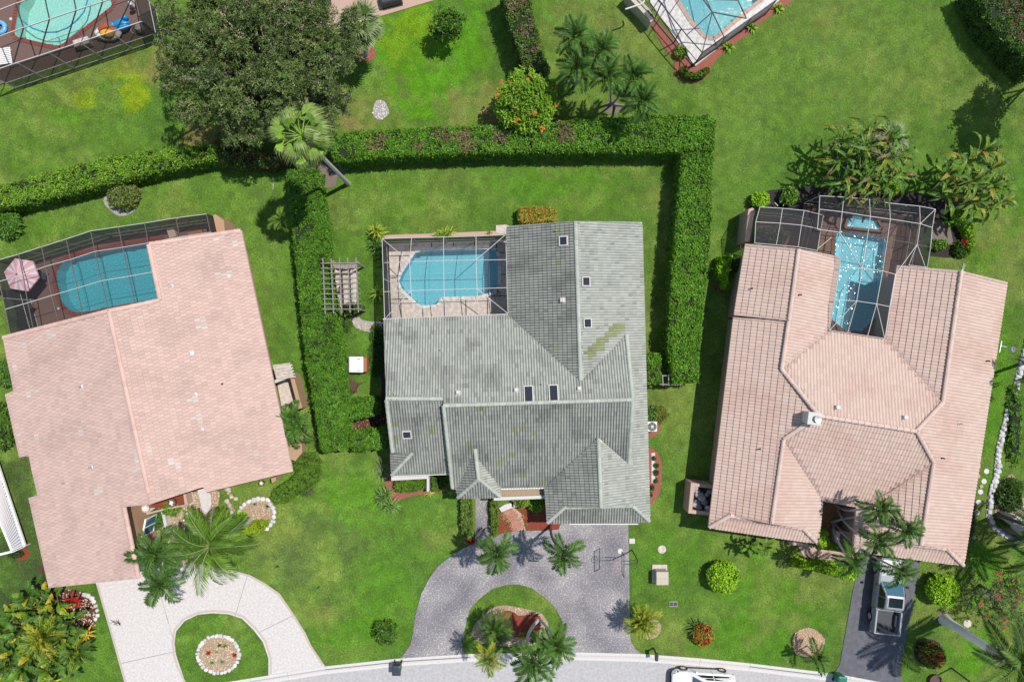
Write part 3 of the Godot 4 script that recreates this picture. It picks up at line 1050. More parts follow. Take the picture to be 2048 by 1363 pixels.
func build_paving() -> void:
	# road and kerb
	var lower := []
	for i in range(0, KERB.size(), 2):
		lower.append(KERB[i]); lower.append(KERB[i + 1] + 8)
	var rp := flat(lower + [2150, 1900, -100, 1900])
	var rd := MB.new()
	rd.sheet(rp, 0.008)
	struct("road", rd, M.road, "pale grey street along the bottom of the plots")
	ban(rp)
	var kb := Node3D.new()
	kb.name = "kerb"
	add_child(kb)
	kb.set_meta("kind", "structure"); kb.set_meta("label", "concrete gutter between the lawns and the street")
	var kp := plans(KERB)
	for i in kp.size() - 1:
		var a: Vector3 = kp[i]
		var b: Vector3 = kp[i + 1]
		var n := maxi(1, int(a.distance_to(b) / 2.8))
		for k in n:
			var g := 0.012 / a.distance_to(b)
			var p := a.lerp(b, float(k) / n + g)
			var q := a.lerp(b, float(k + 1) / n - g)
			var s := (b - a).cross(UP).normalized() * -0.6
			if s.z < 0.0: s = -s
			var m := MB.new()
			var r := [0.0, 0.09, 0.1, 0.08, 0.04, 0.03, 0.03, 0.0]
			var off := [0.0, 0.0, 0.2, 0.35, 0.5, 0.7, 1.0, 1.0]
			var px := ((p + q) * 0.5).x * 27.0 + 1024.0
			for e in 7:
				var dirty := 1.0
				for z in [[560.0, 60.0, 0.7], [790.0, 80.0, 0.35], [1560.0, 110.0, 0.35], [1400.0, 40.0, 0.6]]:
					if absf(px - z[0]) < z[1]: dirty = z[2]
				m.col = Color(dirty, dirty * 0.93, dirty * 0.85) if e == 3 else Color.WHITE * (0.92 if e == 4 else 1.0)
				m.fan([p + s * off[e] + UP * r[e], q + s * off[e] + UP * r[e], q + s * off[e + 1] + UP * r[e + 1], p + s * off[e + 1] + UP * r[e + 1]], UP + (s * -1.0 if e == 0 else Vector3.ZERO))
			for e in [p, q]:
				var f := []
				for z in 8: f.append(e + s * off[z] + UP * r[z])
				m.fan(f, (e - (p + q) * 0.5))
			put("slab", m, M.kerb, kb)
	# white concrete drive
	var wd := flat(WHITE_DRIVE)
	var wi := flat(WHITE_ISLE)
	var drive := Node3D.new()
	drive.name = "driveway_white"
	var dn := func(called: String, label: String) -> Node3D:
		var o := Node3D.new()
		o.name = numbered(self, called)
		add_child(o)
		o.set_meta("kind", "structure"); o.set_meta("label", label)
		return o
	drive.free()
	drive = dn.call("driveway", "white concrete horseshoe drive with shallow joints")
	var cuts := [[321, 1188, 348, 1282], [243, 1325, 352, 1301], [497, 1143, 470, 1232], [517, 1264, 596, 1225]]
	var pieces: Array = Geometry2D.clip_polygons(wd, wi)
	for c in cuts:
		var a := plan(c[0], c[1])
		var b := plan(c[2], c[3])
		var s := (b - a).cross(UP).normalized() * 0.022
		var strip := PackedVector2Array([Vector2(a.x + s.x, a.z + s.z), Vector2(b.x + s.x, b.z + s.z), Vector2(b.x - s.x, b.z - s.z), Vector2(a.x - s.x, a.z - s.z)])
		var nx := []
		for p in pieces: nx.append_array(Geometry2D.clip_polygons(p, strip))
		pieces = nx
	for p in pieces:
		var m := MB.new()
		m.prism(p, 0.0, 0.06)
		put("slab", m, M.concrete, drive)
	var jm := MB.new()
	for p in Geometry2D.clip_polygons(wd, wi): jm.sheet(p, 0.02)
	put("joint", jm, M.joint, drive)
	var em := MB.new()
	ribbon(em, [194, 1168, 222, 1264, 250, 1361, 258, 1388], 0.15, 0.064)
	ribbon(em, [480, 1146, 500, 1152, 528, 1168, 557, 1189, 586, 1230, 608, 1266, 620, 1291, 645, 1329], 0.15, 0.064)
	ribbon(em, [371, 1368, 354, 1332, 347, 1309, 345, 1285, 348, 1260, 366, 1238, 394, 1225, 425, 1221, 458, 1223, 487, 1233, 511, 1256, 530, 1281, 541, 1315, 541, 1348], 0.15, 0.064)
	put("border_band", em, M.drive_edge, drive)
	ban(pieces[0], 0.1)
	for p in Geometry2D.clip_polygons(wd, wi): ban(p, 0.12)
	# stamped grey drive
	var gd := flat(GREY_DRIVE)
	var gi := flat(GREY_ISLE)
	var d2: Node3D = dn.call("driveway", "grey stamped horseshoe drive in front of the grey roofed house")
	for p in Geometry2D.clip_polygons(gd, gi):
		var m := MB.new()
		m.prism(p, 0.0, 0.06)
		put("slab", m, M.stamped, d2)
		ban(p, 0.1)
	var jl := MB.new()
	ribbon(jl, [826, 1240, 925, 1243], 0.03, 0.064)
	ribbon(jl, [1117, 1060, 1117, 1205], 0.035, 0.064)
	put("joint", jl, M.stamped, d2)
	var eb := MB.new()
	ribbon(eb, [925, 1276, 927, 1256, 937, 1219, 955, 1197, 983, 1175, 1011, 1167, 1038, 1166, 1063, 1173, 1089, 1191, 1109, 1210, 1124, 1234, 1129, 1256, 1129, 1300], 0.16, 0.066)
	put("border_band", eb, M.stamped, d2)
	var dd := flat(DARK_DRIVE)
	var dm := MB.new()
	dm.prism(dd, 0.0, 0.05)
	struct("driveway", dm, M.asphalt_drive, "dark sealed asphalt drive with the pickup on it")
	ban(dd, 0.1)

# pebbles strewn on a bed
func pebbles(parent: Node3D, poly: PackedVector2Array, y: float, dens: float, size: float, cs: Array) -> void:
	var bb := Rect2(poly[0], Vector2.ZERO)
	for p in poly: bb = bb.expand(p)
	var st := MB.new()
	st.ball(Vector3.ZERO, Vector3(0.5, 0.3, 0.42), 3, 6, 0.15, 5)
	var xf := []
	var cols := []
	for i in int(bb.get_area() * dens):
		var p := Vector2(rng.randf_range(bb.position.x, bb.end.x), rng.randf_range(bb.position.y, bb.end.y))
		if not Geometry2D.is_point_in_polygon(p, poly): continue
		xf.append(Transform3D(Basis(UP, rng.randf() * TAU) * Basis.from_scale(Vector3.ONE * size * rng.randf_range(0.6, 1.4)), Vector3(p.x, y, p.y)))
		cols.append(vary(cs[rng.randi() % cs.size()], 0.25))
	if xf.size(): scatter("pebbles", st.mesh(M.stone_white), xf, cols, parent)

var PINKS := [Color(0.72, 0.52, 0.36), Color(0.74, 0.62, 0.47), Color(0.55, 0.34, 0.2), Color(0.78, 0.66, 0.52)]

func bed(called: String, label: String, a: Array, m: Material, h := 0.04, peb := 0.0, size := 0.09, cs := []) -> Node3D:
	var poly := flat(a)
	var o := Node3D.new()
	o.name = numbered(self, called)
	add_child(o)
	o.set_meta("kind", "structure"); o.set_meta("label", label)
	var b := MB.new()
	b.prism(poly, 0.0, h)
	put("surface", b, m, o)
	if peb > 0.0: pebbles(o, poly, h, peb, size, cs if cs else PINKS)
	ban(poly, 0.12)
	return o

# edging stones laid one by one along a line, each a piece of its own
func stones(parent: Node3D, a: Array, size: float, c: Color, closed := false, y := 0.0) -> void:
	var p := plans(a)
	if closed: p.append(p[0])
	var kinds := []
	for i in 4:
		var b := MB.new()
		var rr := RandomNumberGenerator.new()
		rr.seed = 40 + i
		b.col = shade(c, [0.78, 0.9, 1.0, 1.05][i])
		b.box(Transform3D(Basis(UP, 0.2 * i), Vector3(0, 0.3, 0)), Vector3(0.82 + 0.05 * i, 0.8, 0.95 - 0.04 * i), 0.16 + 0.02 * i)
		kinds.append(b.mesh(M.stone_white))
	var carry := 0.0
	var n := 0
	for i in p.size() - 1:
		var L: float = p[i].distance_to(p[i + 1])
		var d := carry
		while d < L:
			var q: Vector3 = p[i].lerp(p[i + 1], d / L)
			var s := put("stone", kinds[n % 4], null, parent)
			s.transform = Transform3D(Basis(UP, atan2(p[i].x - p[i + 1].x, p[i].z - p[i + 1].z) + PI / 2 + rng.randf_range(-0.25, 0.25)) * Basis.from_scale(Vector3(size * rng.randf_range(0.75, 1.3), size * rng.randf_range(0.55, 0.9), size * rng.randf_range(0.75, 1.15))), q + UP * y + Vector3(rng.randf_range(-1, 1), 0, rng.randf_range(-1, 1)) * size * 0.08)
			n += 1
			d += size * rng.randf_range(0.9, 1.08)
		carry = d - L

func build_beds() -> void:
	var b := bed("gravel_bed", "tan gravel court before the pink roofed house", [292, 1012, 330, 1002, 372, 988, 425, 974, 440, 985, 432, 1040, 452, 1045, 462, 1070, 445, 1090, 420, 1105, 345, 1150, 300, 1150, 290, 1100], M.gravel_bed, 0.04, 80.0, 0.09)
	b = bed("gravel_bed", "egg shaped gravel bed edged with white stones", Z([1190, 290, 1215, 240, 1290, 195, 1390, 165, 1460, 180, 1520, 260, 1525, 330, 1500, 420, 1440, 475, 1330, 490, 1240, 420, 1190, 350], 230, 960, 4.763), M.gravel_bed, 0.05, 70.0, 0.09)
	stones(b, Z([1190, 300, 1215, 240, 1290, 195, 1390, 168, 1455, 182, 1512, 262, 1520, 330, 1498, 410, 1440, 470], 230, 960, 4.763), 0.36, Color(0.8, 0.78, 0.75))
	b = bed("gravel_bed", "round gravel bed in the white drive island", oval(437, 1307, 40, 36), M.gravel_bed, 0.05, 80.0, 0.09)
	stones(b, oval(437, 1307, 41.5, 37.5, 40), 0.30, Color(0.8, 0.78, 0.75), true)
	b = bed("mulch_bed", "chip mulch under the tropical planting at the corner", [100, 1180, 150, 1178, 185, 1195, 195, 1225, 190, 1250, 140, 1300, 60, 1310, 10, 1280, 20, 1220], M.mulch_brown, 0.04, 30.0, 0.12)
	stones(b, Z([1080, 240, 1110, 240, 1180, 290, 1225, 370, 1255, 450, 1250, 530, 1205, 590], 0, 1150, 6.4), 0.34, Color(0.78, 0.76, 0.74))
	bed("mulch_bed", "salmon mulch strip wrapped round the corner screen cage", Z([405, 260, 470, 215, 930, 720, 1930, -20, 2060, -20, 2060, 30, 1960, 90, 1880, 130, 1820, 190, 1700, 265, 1620, 350, 1580, 400, 1440, 480, 1380, 550, 1290, 600, 1200, 690, 1130, 760, 1120, 850, 1050, 925, 970, 970, 900, 980, 830, 965, 760, 925, 710, 870, 692, 820, 700, 720, 640, 640, 560, 540], 1230, 0, 5.85), M.mulch_salmon)
	bed("mulch_bed", "salmon mulch bed by the west front of the grey house", Z([515, 1095, 560, 1085, 1010, 1190, 1005, 1212, 870, 1225, 740, 1245, 650, 1275, 600, 1290, 570, 1260, 530, 1190], 640, 680, 4.008), M.mulch_salmon)
	bed("mulch_bed", "red mulch bed beside the brick steps", Z([165, 600, 170, 1100, 300, 1070, 480, 1037, 730, 1012, 1150, 1022, 1400, 1000, 1490, 880, 1480, 500, 500, 450], 980, 960, 10.24), M.mulch_red)
	bed("mulch_bed", "red mulch strip planted with small bushes on the east side", Z([55, 700, 110, 710, 145, 745, 172, 810, 178, 870, 168, 1000, 150, 1080, 95, 1155, 60, 1150], 1280, 720, 4.009), M.mulch_salmon)
	bed("mulch_bed", "red mulch round the air conditioner", Z([45, 440, 120, 440, 165, 490, 162, 560, 130, 605, 90, 620, 45, 620], 1280, 720, 4.009), M.mulch_salmon)
	bed("mulch_bed", "brown chip mulch between two clipped hedges", Z([170, 657, 300, 632, 460, 580, 535, 560, 535, 690, 480, 692, 380, 712, 280, 722, 240, 690], 640, 680, 4.008), M.mulch_brown, 0.03, 40.0, 0.12, [Color(0.25, 0.1, 0.06), Color(0.4, 0.22, 0.12)])
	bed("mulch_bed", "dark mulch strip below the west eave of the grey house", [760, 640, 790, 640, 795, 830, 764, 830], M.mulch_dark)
	bed("paver_strip", "pale brick strip behind the screened pool", Z([730, 255, 1260, 238, 1850, 212, 1960, 205, 1960, 262, 680, 300], 630, 420, 5.12), M.coping_tan, 0.03)
	b = bed("paver_landing", "square paved landing at the corner of the cage", Z([1852, 155, 1960, 150, 2040, 180, 2040, 260, 1852, 230], 630, 420, 5.12), M.deck_cream, 0.05)
	bed("dirt_patch", "bare soil under the tall leaning palm", Z([455, 1120, 560, 1110, 700, 1112, 670, 1160, 600, 1180, 582, 1270, 540, 1280, 470, 1270], 500, 0, 3.41), M.dirt, 0.012)
	bed("shell_patch", "white shell patch on the back lawn", oval(761, 220, 16, 20, 20, 0.06), M.shell_bed, 0.03, 60.0, 0.12, [Color(0.75, 0.7, 0.68)])
	bed("mulch_bed", "mulch ring round the fan palm near the oak", oval(729, 104, 23, 21, 20, 0.04), M.mulch_salmon, 0.03)
	bed("dirt_patch", "soil ring at the foot of the palm cluster", oval(1226, 215, 17, 13, 16, 0.1), M.dirt, 0.012)
	b = bed("gravel_bed", "gravel bed in the grey drive island", Z([180, 640, 190, 560, 240, 480, 400, 320, 470, 260, 560, 230, 700, 220, 900, 260, 1100, 300, 1230, 350, 1310, 470, 1330, 620, 1300, 720, 1220, 790, 900, 840, 760, 835, 500, 820, 350, 790, 220, 730], 920, 1180, 7.448), M.gravel_bed, 0.04, 55.0, 0.1)
	bed("mulch_bed", "red mulch heart of the grey drive island", Z([600, 330, 650, 300, 740, 300, 800, 320, 870, 375, 960, 370, 1080, 350, 1180, 370, 1215, 430, 1200, 500, 1180, 640, 1000, 700, 800, 680, 650, 560], 920, 1180, 7.448), M.mulch_red, 0.1)
	bed("gravel_bed", "tan gravel disc under the yellow palm", oval(1299, 1255, 23, 22, 22), M.gravel_bed, 0.04, 40.0, 0.08)
	bed("gravel_bed", "orange gravel disc on the lawn by the dark drive", oval(1616, 1284, 33, 29, 26, 0.03), M.gravel_bed, 0.05, 90.0, 0.09, [Color(0.75, 0.46, 0.26), Color(0.78, 0.56, 0.36)])
	bed("mulch_bed", "dark ring bed right of the dark drive", oval(1857, 1303, 29, 26, 24), M.mulch_dark, 0.03)
	bed("sand_ring", "pale sand ring round the shrub behind the left pool", oval(243, 401, 34, 30, 22, 0.05), M.shell_bed, 0.02)
	bed("dirt_patch", "soil ring at the foot of the thick trunk", oval(1888, 1236, 14, 13, 16, 0.05), M.dirt, 0.02)
	bed("footpath", "peach concrete path before the right hand house", Z([110, 830, 300, 800, 360, 870, 560, 880, 680, 910, 780, 975, 930, 930, 940, 1010, 760, 1030, 600, 1020, 200, 990], 1580, 970, 6.82), M.coping_tan, 0.05)
	bed("mulch_bed", "golden mulch under the entrance palms", [1640, 985, 1690, 990, 1684, 1020, 1672, 1060, 1662, 1080, 1630, 1075], M.mulch_gold, 0.05, 60.0, 0.1, [Color(0.4, 0.2, 0.07), Color(0.5, 0.28, 0.1)])
	bed("entry_floor", "dark paved entry of the right hand house", [1673, 1000, 1722, 1008, 1715, 1085, 1662, 1080], M.pavers_brown, 0.035)
	bed("dirt_patch", "pinkish soil east of the right hand pool", Z([400, 900, 530, 890, 600, 1000, 620, 1150, 540, 1130, 380, 1090], 1790, 270, 5.244), M.dirt, 0.02)
	bed("mulch_bed", "dark mulch under the flowering bed by the right pool", Z([370, 1190, 480, 1150, 620, 1150, 590, 1010, 620, 960, 720, 930, 800, 1050, 830, 1200, 760, 1250, 650, 1285, 520, 1285, 370, 1265], 1790, 270, 5.244), M.mulch_dark, 0.03)
	bed("mulch_bed", "black mulch behind the right hand screen cages", [1500, 415, 1500, 395, 1540, 380, 1620, 372, 1720, 385, 1830, 385, 1900, 400, 1900, 440, 1700, 430, 1640, 450, 1610, 425], M.mulch_dark, 0.03)
	b = bed("gravel_bed", "pinkish gravel garden at the right edge", Z([600, 190, 700, 130, 760, 200, 770, 320, 900, 450, 900, 720, 700, 720, 600, 660, 540, 540, 540, 400], 1880, 920, 4.868), M.gravel_bed, 0.03, 40.0, 0.1)
	b = bed("stone_border", "winding border of white rocks along the right edge", [2052, 672, 2060, 672, 2047, 740, 2032, 800, 2016, 850, 2004, 900, 1999, 950, 1988, 990, 1984, 1030, 1993, 1050, 2018, 1066, 2050, 1086, 2046, 1094, 2010, 1076, 1983, 1058, 1972, 1032, 1976, 988, 1988, 948, 1992, 898, 2004, 846, 2020, 796, 2034, 738], M.shell_bed, 0.04)
	stones(b, [2054, 680, 2041, 740, 2026, 798, 2010, 850, 1998, 900, 1994, 950, 1982, 990, 1978, 1031, 1988, 1054, 2014, 1071, 2046, 1090], 0.40, Color(0.72, 0.72, 0.74))
	stones(b, [2047, 705, 2038, 740, 2022, 796, 2006, 848, 1995, 899, 1990, 949, 1979, 989], 0.3, Color(0.7, 0.7, 0.72))
	bed("mulch_bed", "orange mulch crescent below the white awning", [30, 1110, 40, 1102, 52, 1094, 58, 1098, 58, 1112, 48, 1119, 34, 1120], M.mulch_red, 0.03)
	bed("mulch_bed", "brown soil along the lower west wall of the pink house", [75, 1130, 95, 1130, 102, 1180, 85, 1176], M.mulch_brown, 0.03)
	bed("brick_strip", "thin paving edge left of the grey house drive", [1303, 905, 1310, 905, 1310, 965, 1303, 965], M.white_wall, 0.05)
	# pools
	var deck := func(called: String, label: String, p: PackedVector2Array, hole: PackedVector2Array, m: Material, tile := 0.0, yaw := 0.0) -> void:
		var o := Node3D.new()
		o.name = numbered(self, called)
		add_child(o)
		o.set_meta("kind", "structure"); o.set_meta("label", label)
		ban(p, 0.1)
		var parts: Array = holed(p, hole)
		if tile == 0.0:
			for q in parts:
				var b2 := MB.new()
				b2.prism(q, 0.0, 0.1)
				put("slab", b2, m, o)
			return
		var under := MB.new()
		for q in parts: under.sheet(q, 0.085)
		put("joint", under, M.mulch_dark, o)
		var c := Vector2.ZERO
		for q in p: c += q / p.size()
		var ex := Vector2(cos(yaw), sin(yaw)) * tile
		var ey := Vector2(-sin(yaw), cos(yaw)) * tile
		var rest := MB.new()
		var count := 0
		for i in range(-24, 24):
			for j in range(-24, 24):
				var s := c + ex * (i + (0.5 if j % 2 == 0 else 0.0)) + ey * j
				var cellp := PackedVector2Array([s + ex * 0.02 + ey * 0.02, s + ex * 0.98 + ey * 0.02, s + ex * 0.98 + ey * 0.98, s + ex * 0.02 + ey * 0.98])
				for q in parts:
					for w in Geometry2D.intersect_polygons(cellp, q):
						var b2 := rest if count >= 290 else MB.new()
						b2.col = shade(Color.WHITE, rng.randf_range(0.82, 1.12))
						b2.prism(w, 0.085, 0.1 + rng.randf() * 0.006)
						if count < 290: put("paver", b2, m, o)
						count += 1
		if rest.v.size(): put("pavers", rest, m, o).set_meta("kind", "stuff")
	deck.call("patio", "cream pool deck inside the middle screen cage", flat([764, 477, 1011, 469, 1040, 478, 1040, 650, 769, 645], 2.6), POOLS[0][0], M.deck_cream, 1.6, -0.03)
	deck.call("patio", "brown paved deck under the left screen cage", flat([-30, 527, 0, 519, 181, 462, 413, 427, 437, 432, 445, 500, 345, 640, 20, 690, 0, 600], 2.6), POOLS[1][0], M.deck_brown)
	deck.call("patio", "brown paved deck under the right screen cage", flat([1640, 395, 1742, 398, 1895, 420, 1880, 552, 1800, 720, 1640, 700, 1600, 500], 2.6), POOLS[2][0], M.pavers_brown, 0.9, 0.13)
	deck.call("patio", "pale deck of the pool at the top edge", flat(Z([420, 20, 935, 755, 2000, -60, 1900, -700, 300, -600], 1230, 0, 5.85), 0.2), POOLS[3][0], M.deck_white)
	deck.call("patio", "brown pebble deck of the pool in the top left corner", flat(Z([-100, 1070, 300, 950, 1930, 400, 1780, -300, -100, -300], 0, 0, 6.194), 0.1), POOLS[4][0], M.deck_brown)
	bed("patio", "dark tiled floor of the small screened court", [1520, 430, 1650, 445, 1640, 560, 1520, 540], M.pavers_brown, 0.06)
	bed("patio", "pink tiled terrace behind the oak", Z([-300, -300, 1900, -300, 1900, 0, 1330, 170, 900, 300, -300, 400], 500, 0, 5.12), M.coping_tan, 0.06)
	var names := ["blue kidney pool with a notched step end inside the middle cage", "deep teal pool with red brick coping under the left cage", "narrow glittering pool between the wings of the right house", "aqua pool inside the cage at the top edge", "pale green pool in the top left corner"]
	var cop := [[M.deck_white, 0.25], [M.brick_red, 0.3], [M.pavers_brown, 0.3], [M.coping_tan, 0.3], [M.brick_red, 0.3]]
	for i in 5:
		var p: PackedVector2Array = POOLS[i][0]
		var c := Vector2.ZERO
		for q in p: c += q / p.size()
		var t := thing("swimming_pool", names[i], "pool", Vector3(c.x, -1.2, c.y))
		if Geometry2D.is_polygon_clockwise(p): p.reverse()
		var basin := MB.new()
		var deep := -0.6 if i == 2 else -1.0
		basin.sheet(p, deep)
		var area := 0.0
		for k in p.size(): area += p[k].cross(p[(k + 1) % p.size()])
		for k in p.size():
			var a := p[k]
			var e := p[(k + 1) % p.size()]
			var d := e - a
			basin.fan([Vector3(a.x, deep, a.y), Vector3(e.x, deep, e.y), Vector3(e.x, 0.1, e.y), Vector3(a.x, 0.1, a.y)], Vector3(-d.y, 0, d.x) * signf(area))
		put("basin", basin, POOLS[i][1], t, true)
		var wm := MB.new()
		if i == 2: ripple(wm, p, 0.03)
		else: wm.sheet(p, 0.03)
		put("water", wm, M.water_rough if i == 2 else M.water, t, true)
		var cm := MB.new()
		for k in p.size():
			var a := p[k]
			var e := p[(k + 1) % p.size()]
			var d := (e - a)
			var nn := Vector2(d.y, -d.x).normalized() * signf(area)
			var wdt: float = cop[i][1]
			var cnt := maxi(1, int(d.length() / (0.22 if i in [1, 4] else 0.6)))
			for z in cnt:
				var o := a + d * ((z + 0.5) / cnt) + nn * wdt * 0.5
				cm.col = shade(Color.WHITE, rng.randf_range(0.85, 1.1))
				cm.box(Transform3D(Basis(UP, -d.angle()), Vector3(o.x, 0.115, o.y)), Vector3(d.length() / cnt - 0.015, 0.05, wdt), 0.01)
		put("coping", cm, cop[i][0], t, true)
	# spa basin by the right pool
	var sp := flat([1698, 440, 1712, 428, 1752, 436, 1766, 460, 1694, 452], 0.4)
	var st := thing("spa", "raised white spa at the head of the right pool", "spa", plan(1730, 448))
	var sm := MB.new()
	for q in Geometry2D.offset_polygon(sp, 0.18): sm.prism(q, 0.1, 0.4, false)
	for q in Geometry2D.offset_polygon(sp, 0.18):
		for w in holed(q, sp): sm.sheet(w, 0.4)
	put("rim", sm, M.pavers_brown, st, true)
	var sb := MB.new()
	sb.sheet(sp, 0.15)
	put("basin", sb, M.pool_light, st, true)
	var sw := MB.new()
	ripple(sw, sp, 0.34)
	put("water", sw, M.water_rough, st, true)

# ---------------------------------------------------------------- roofs
# a roof plane rising from its eave line; its outline on the plan is solved onto the plane
func face(ax: float, ay: float, bx: float, by: float, e: float, p: float, poly: Array) -> Dictionary:
	var a := plan(ax, ay, e)
	var b := plan(bx, by, e)
	var d := Vector2(b.x - a.x, b.z - a.z).normalized()
	var u := Vector2(-d.y, d.x)
	var c := Vector2.ZERO
	for i in range(0, poly.size(), 2):
		var q := plan(poly[i], poly[i + 1], e)
		c += Vector2(q.x, q.z) / (poly.size() / 2.0)
	if (c - Vector2(a.x, a.z)).dot(u) < 0.0: u = -u
	var f := {"a": Vector2(a.x, a.z), "u": u, "d": d, "e": e, "p": p}
	var pts := []
	var pl := PackedVector2Array()
	for i in range(0, poly.size(), 2):
		var q := on_face(f, poly[i], poly[i + 1])
		pts.append(q)
		pl.append(Vector2(q.x, q.z))
	f.pts = pts
	f.poly = pl
	f.n = Vector3(-u.x * p, 1.0, -u.y * p).normalized()
	return f

func on_face(f: Dictionary, px: float, py: float) -> Vector3:
	var q := Vector2(px - 1024.0, py - 681.5) / 27.0
	var qu: float = q.dot(f.u)
	var au: float = f.a.dot(f.u)
	var h: float = (f.e + f.p * (qu - au)) / (1.0 + f.p * qu / FLY)
	return plan(px, py, h)

func roof_y(f: Dictionary, p: Vector2) -> float:
	return f.e + f.p * (p - f.a).dot(f.u)

# tiles laid course by course, each its own bent sheet with a butt edge; cut where the plane ends
func lay_tiles(m: MB, f: Dictionary, prof: Array, W: float, L: float, step: float, stagger: float, tone: Callable) -> void:
	var slope := sqrt(1.0 + f.p * f.p)
	var d2: Vector2 = f.d
	var u2: Vector2 = f.u
	var poly: PackedVector2Array = f.poly
	var lo := Vector2(1e9, 1e9)
	var hi := -lo
	for p in poly:
		var q: Vector2 = p - f.a
		lo = lo.min(Vector2(q.dot(d2), q.dot(u2)))
		hi = hi.max(Vector2(q.dot(d2), q.dot(u2)))
	var lh := L / slope
	var nn: Vector3 = f.n
	for j in range(0, int(ceil((hi.y - lo.y) / lh)) + 1):
		var v0 := lo.y + j * lh
		var off := stagger * W * (j % 2)
		for i in range(-1, int(ceil((hi.x - lo.x) / W)) + 1):
			var u0 := lo.x + i * W + off
			var inside := 0
			for q in [[0.0, 0.0], [W, 0.0], [W, lh], [0.0, lh]]:
				if Geometry2D.is_point_in_polygon(f.a + d2 * (u0 + q[0]) + u2 * (v0 + q[1]), poly): inside += 1
			if inside == 0: continue
			var mid: Vector2 = f.a + d2 * (u0 + W * 0.5) + u2 * (v0 + lh * 0.5)
			var cs: Array = tone.call(mid, u2)
			var jit := rng.randf_range(-0.004, 0.004)
			var low := []
			var top := []
			for k in prof.size():
				var pu: Vector2 = f.a + d2 * (u0 + prof[k][0] * W)
				var a := pu + u2 * v0
				var b := pu + u2 * (v0 + lh * 1.02)
				low.append(Vector3(a.x, roof_y(f, a), a.y) + nn * (prof[k][1] + step + jit))
				top.append(Vector3(b.x, roof_y(f, b), b.y) + nn * (prof[k][1] * 0.96 + 0.004))
			for k in prof.size() - 1:
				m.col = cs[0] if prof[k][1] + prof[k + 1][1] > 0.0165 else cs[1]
				if inside == 4:
					m.fan([low[k], low[k + 1], top[k + 1], top[k]], nn)
					var h0: Vector3 = low[k] - nn * (step + 0.008)
					var h1: Vector3 = low[k + 1] - nn * (step + 0.008)
					m.fan([h0, h1, low[k + 1], low[k]], Vector3(-u2.x, 0, -u2.y))
				else:
					for t in [[low[k], low[k + 1], top[k + 1]], [low[k], top[k + 1], top[k]]]:
						var t2 := PackedVector2Array([Vector2(t[0].x, t[0].z), Vector2(t[1].x, t[1].z), Vector2(t[2].x, t[2].z)])
						var off3: float = 0.0
						for w in 3: off3 += (t[w].y - roof_y(f, t2[w])) / 3.0
						for r in Geometry2D.intersect_polygons(t2, poly):
							var g := []
							for p in r: g.append(Vector3(p.x, roof_y(f, p) + off3, p.y))
							if g.size() >= 3: m.fan(g, nn)

func cap_mesh(L: float, r: float, col: Color, m: Material) -> ArrayMesh:
	var b := MB.new()
	b.col = col
	var prev := []
	for i in 2:
		var rr := r * (1.12 - 0.14 * i)
		var cur := []
		for k in 6:
			var a := PI * (k / 5.0)
			cur.append(Vector3(L * (i - 0.5) * 1.04, sin(a) * rr * 0.85 - r * 0.35 + 0.012 * (1 - i), cos(a) * rr))
		if i == 0: b.fan(cur, Vector3(-1, 0, 0))
		else:
			b.fan(cur, Vector3(1, 0, 0))
			for k in 5: b.fan([prev[k], prev[k + 1], cur[k + 1], cur[k]], Vector3(0, sin(PI * (k + 0.5) / 5.0), cos(PI * (k + 0.5) / 5.0)))
		prev = cur
	return b.mesh(m)

func ridge(parent: Node3D, a: Vector3, b: Vector3, kinds: Array, L := 0.42, lift := 0.07) -> void:
	var n := maxi(1, int(round(a.distance_to(b) / L)))
	var x := (b - a).normalized()
	var z := x.cross(UP).normalized()
	var bs := Basis(x, z.cross(x), z) * Basis.from_scale(Vector3(a.distance_to(b) / n / L, 1, 1))
	for i in n:
		var o := put("ridge_tile", kinds[rng.randi() % kinds.size()], null, parent)
		o.transform = Transform3D(bs, a.lerp(b, (i + 0.5) / n) + UP * lift - parent.position * (0.0 if parent is MeshInstance3D else 1.0))

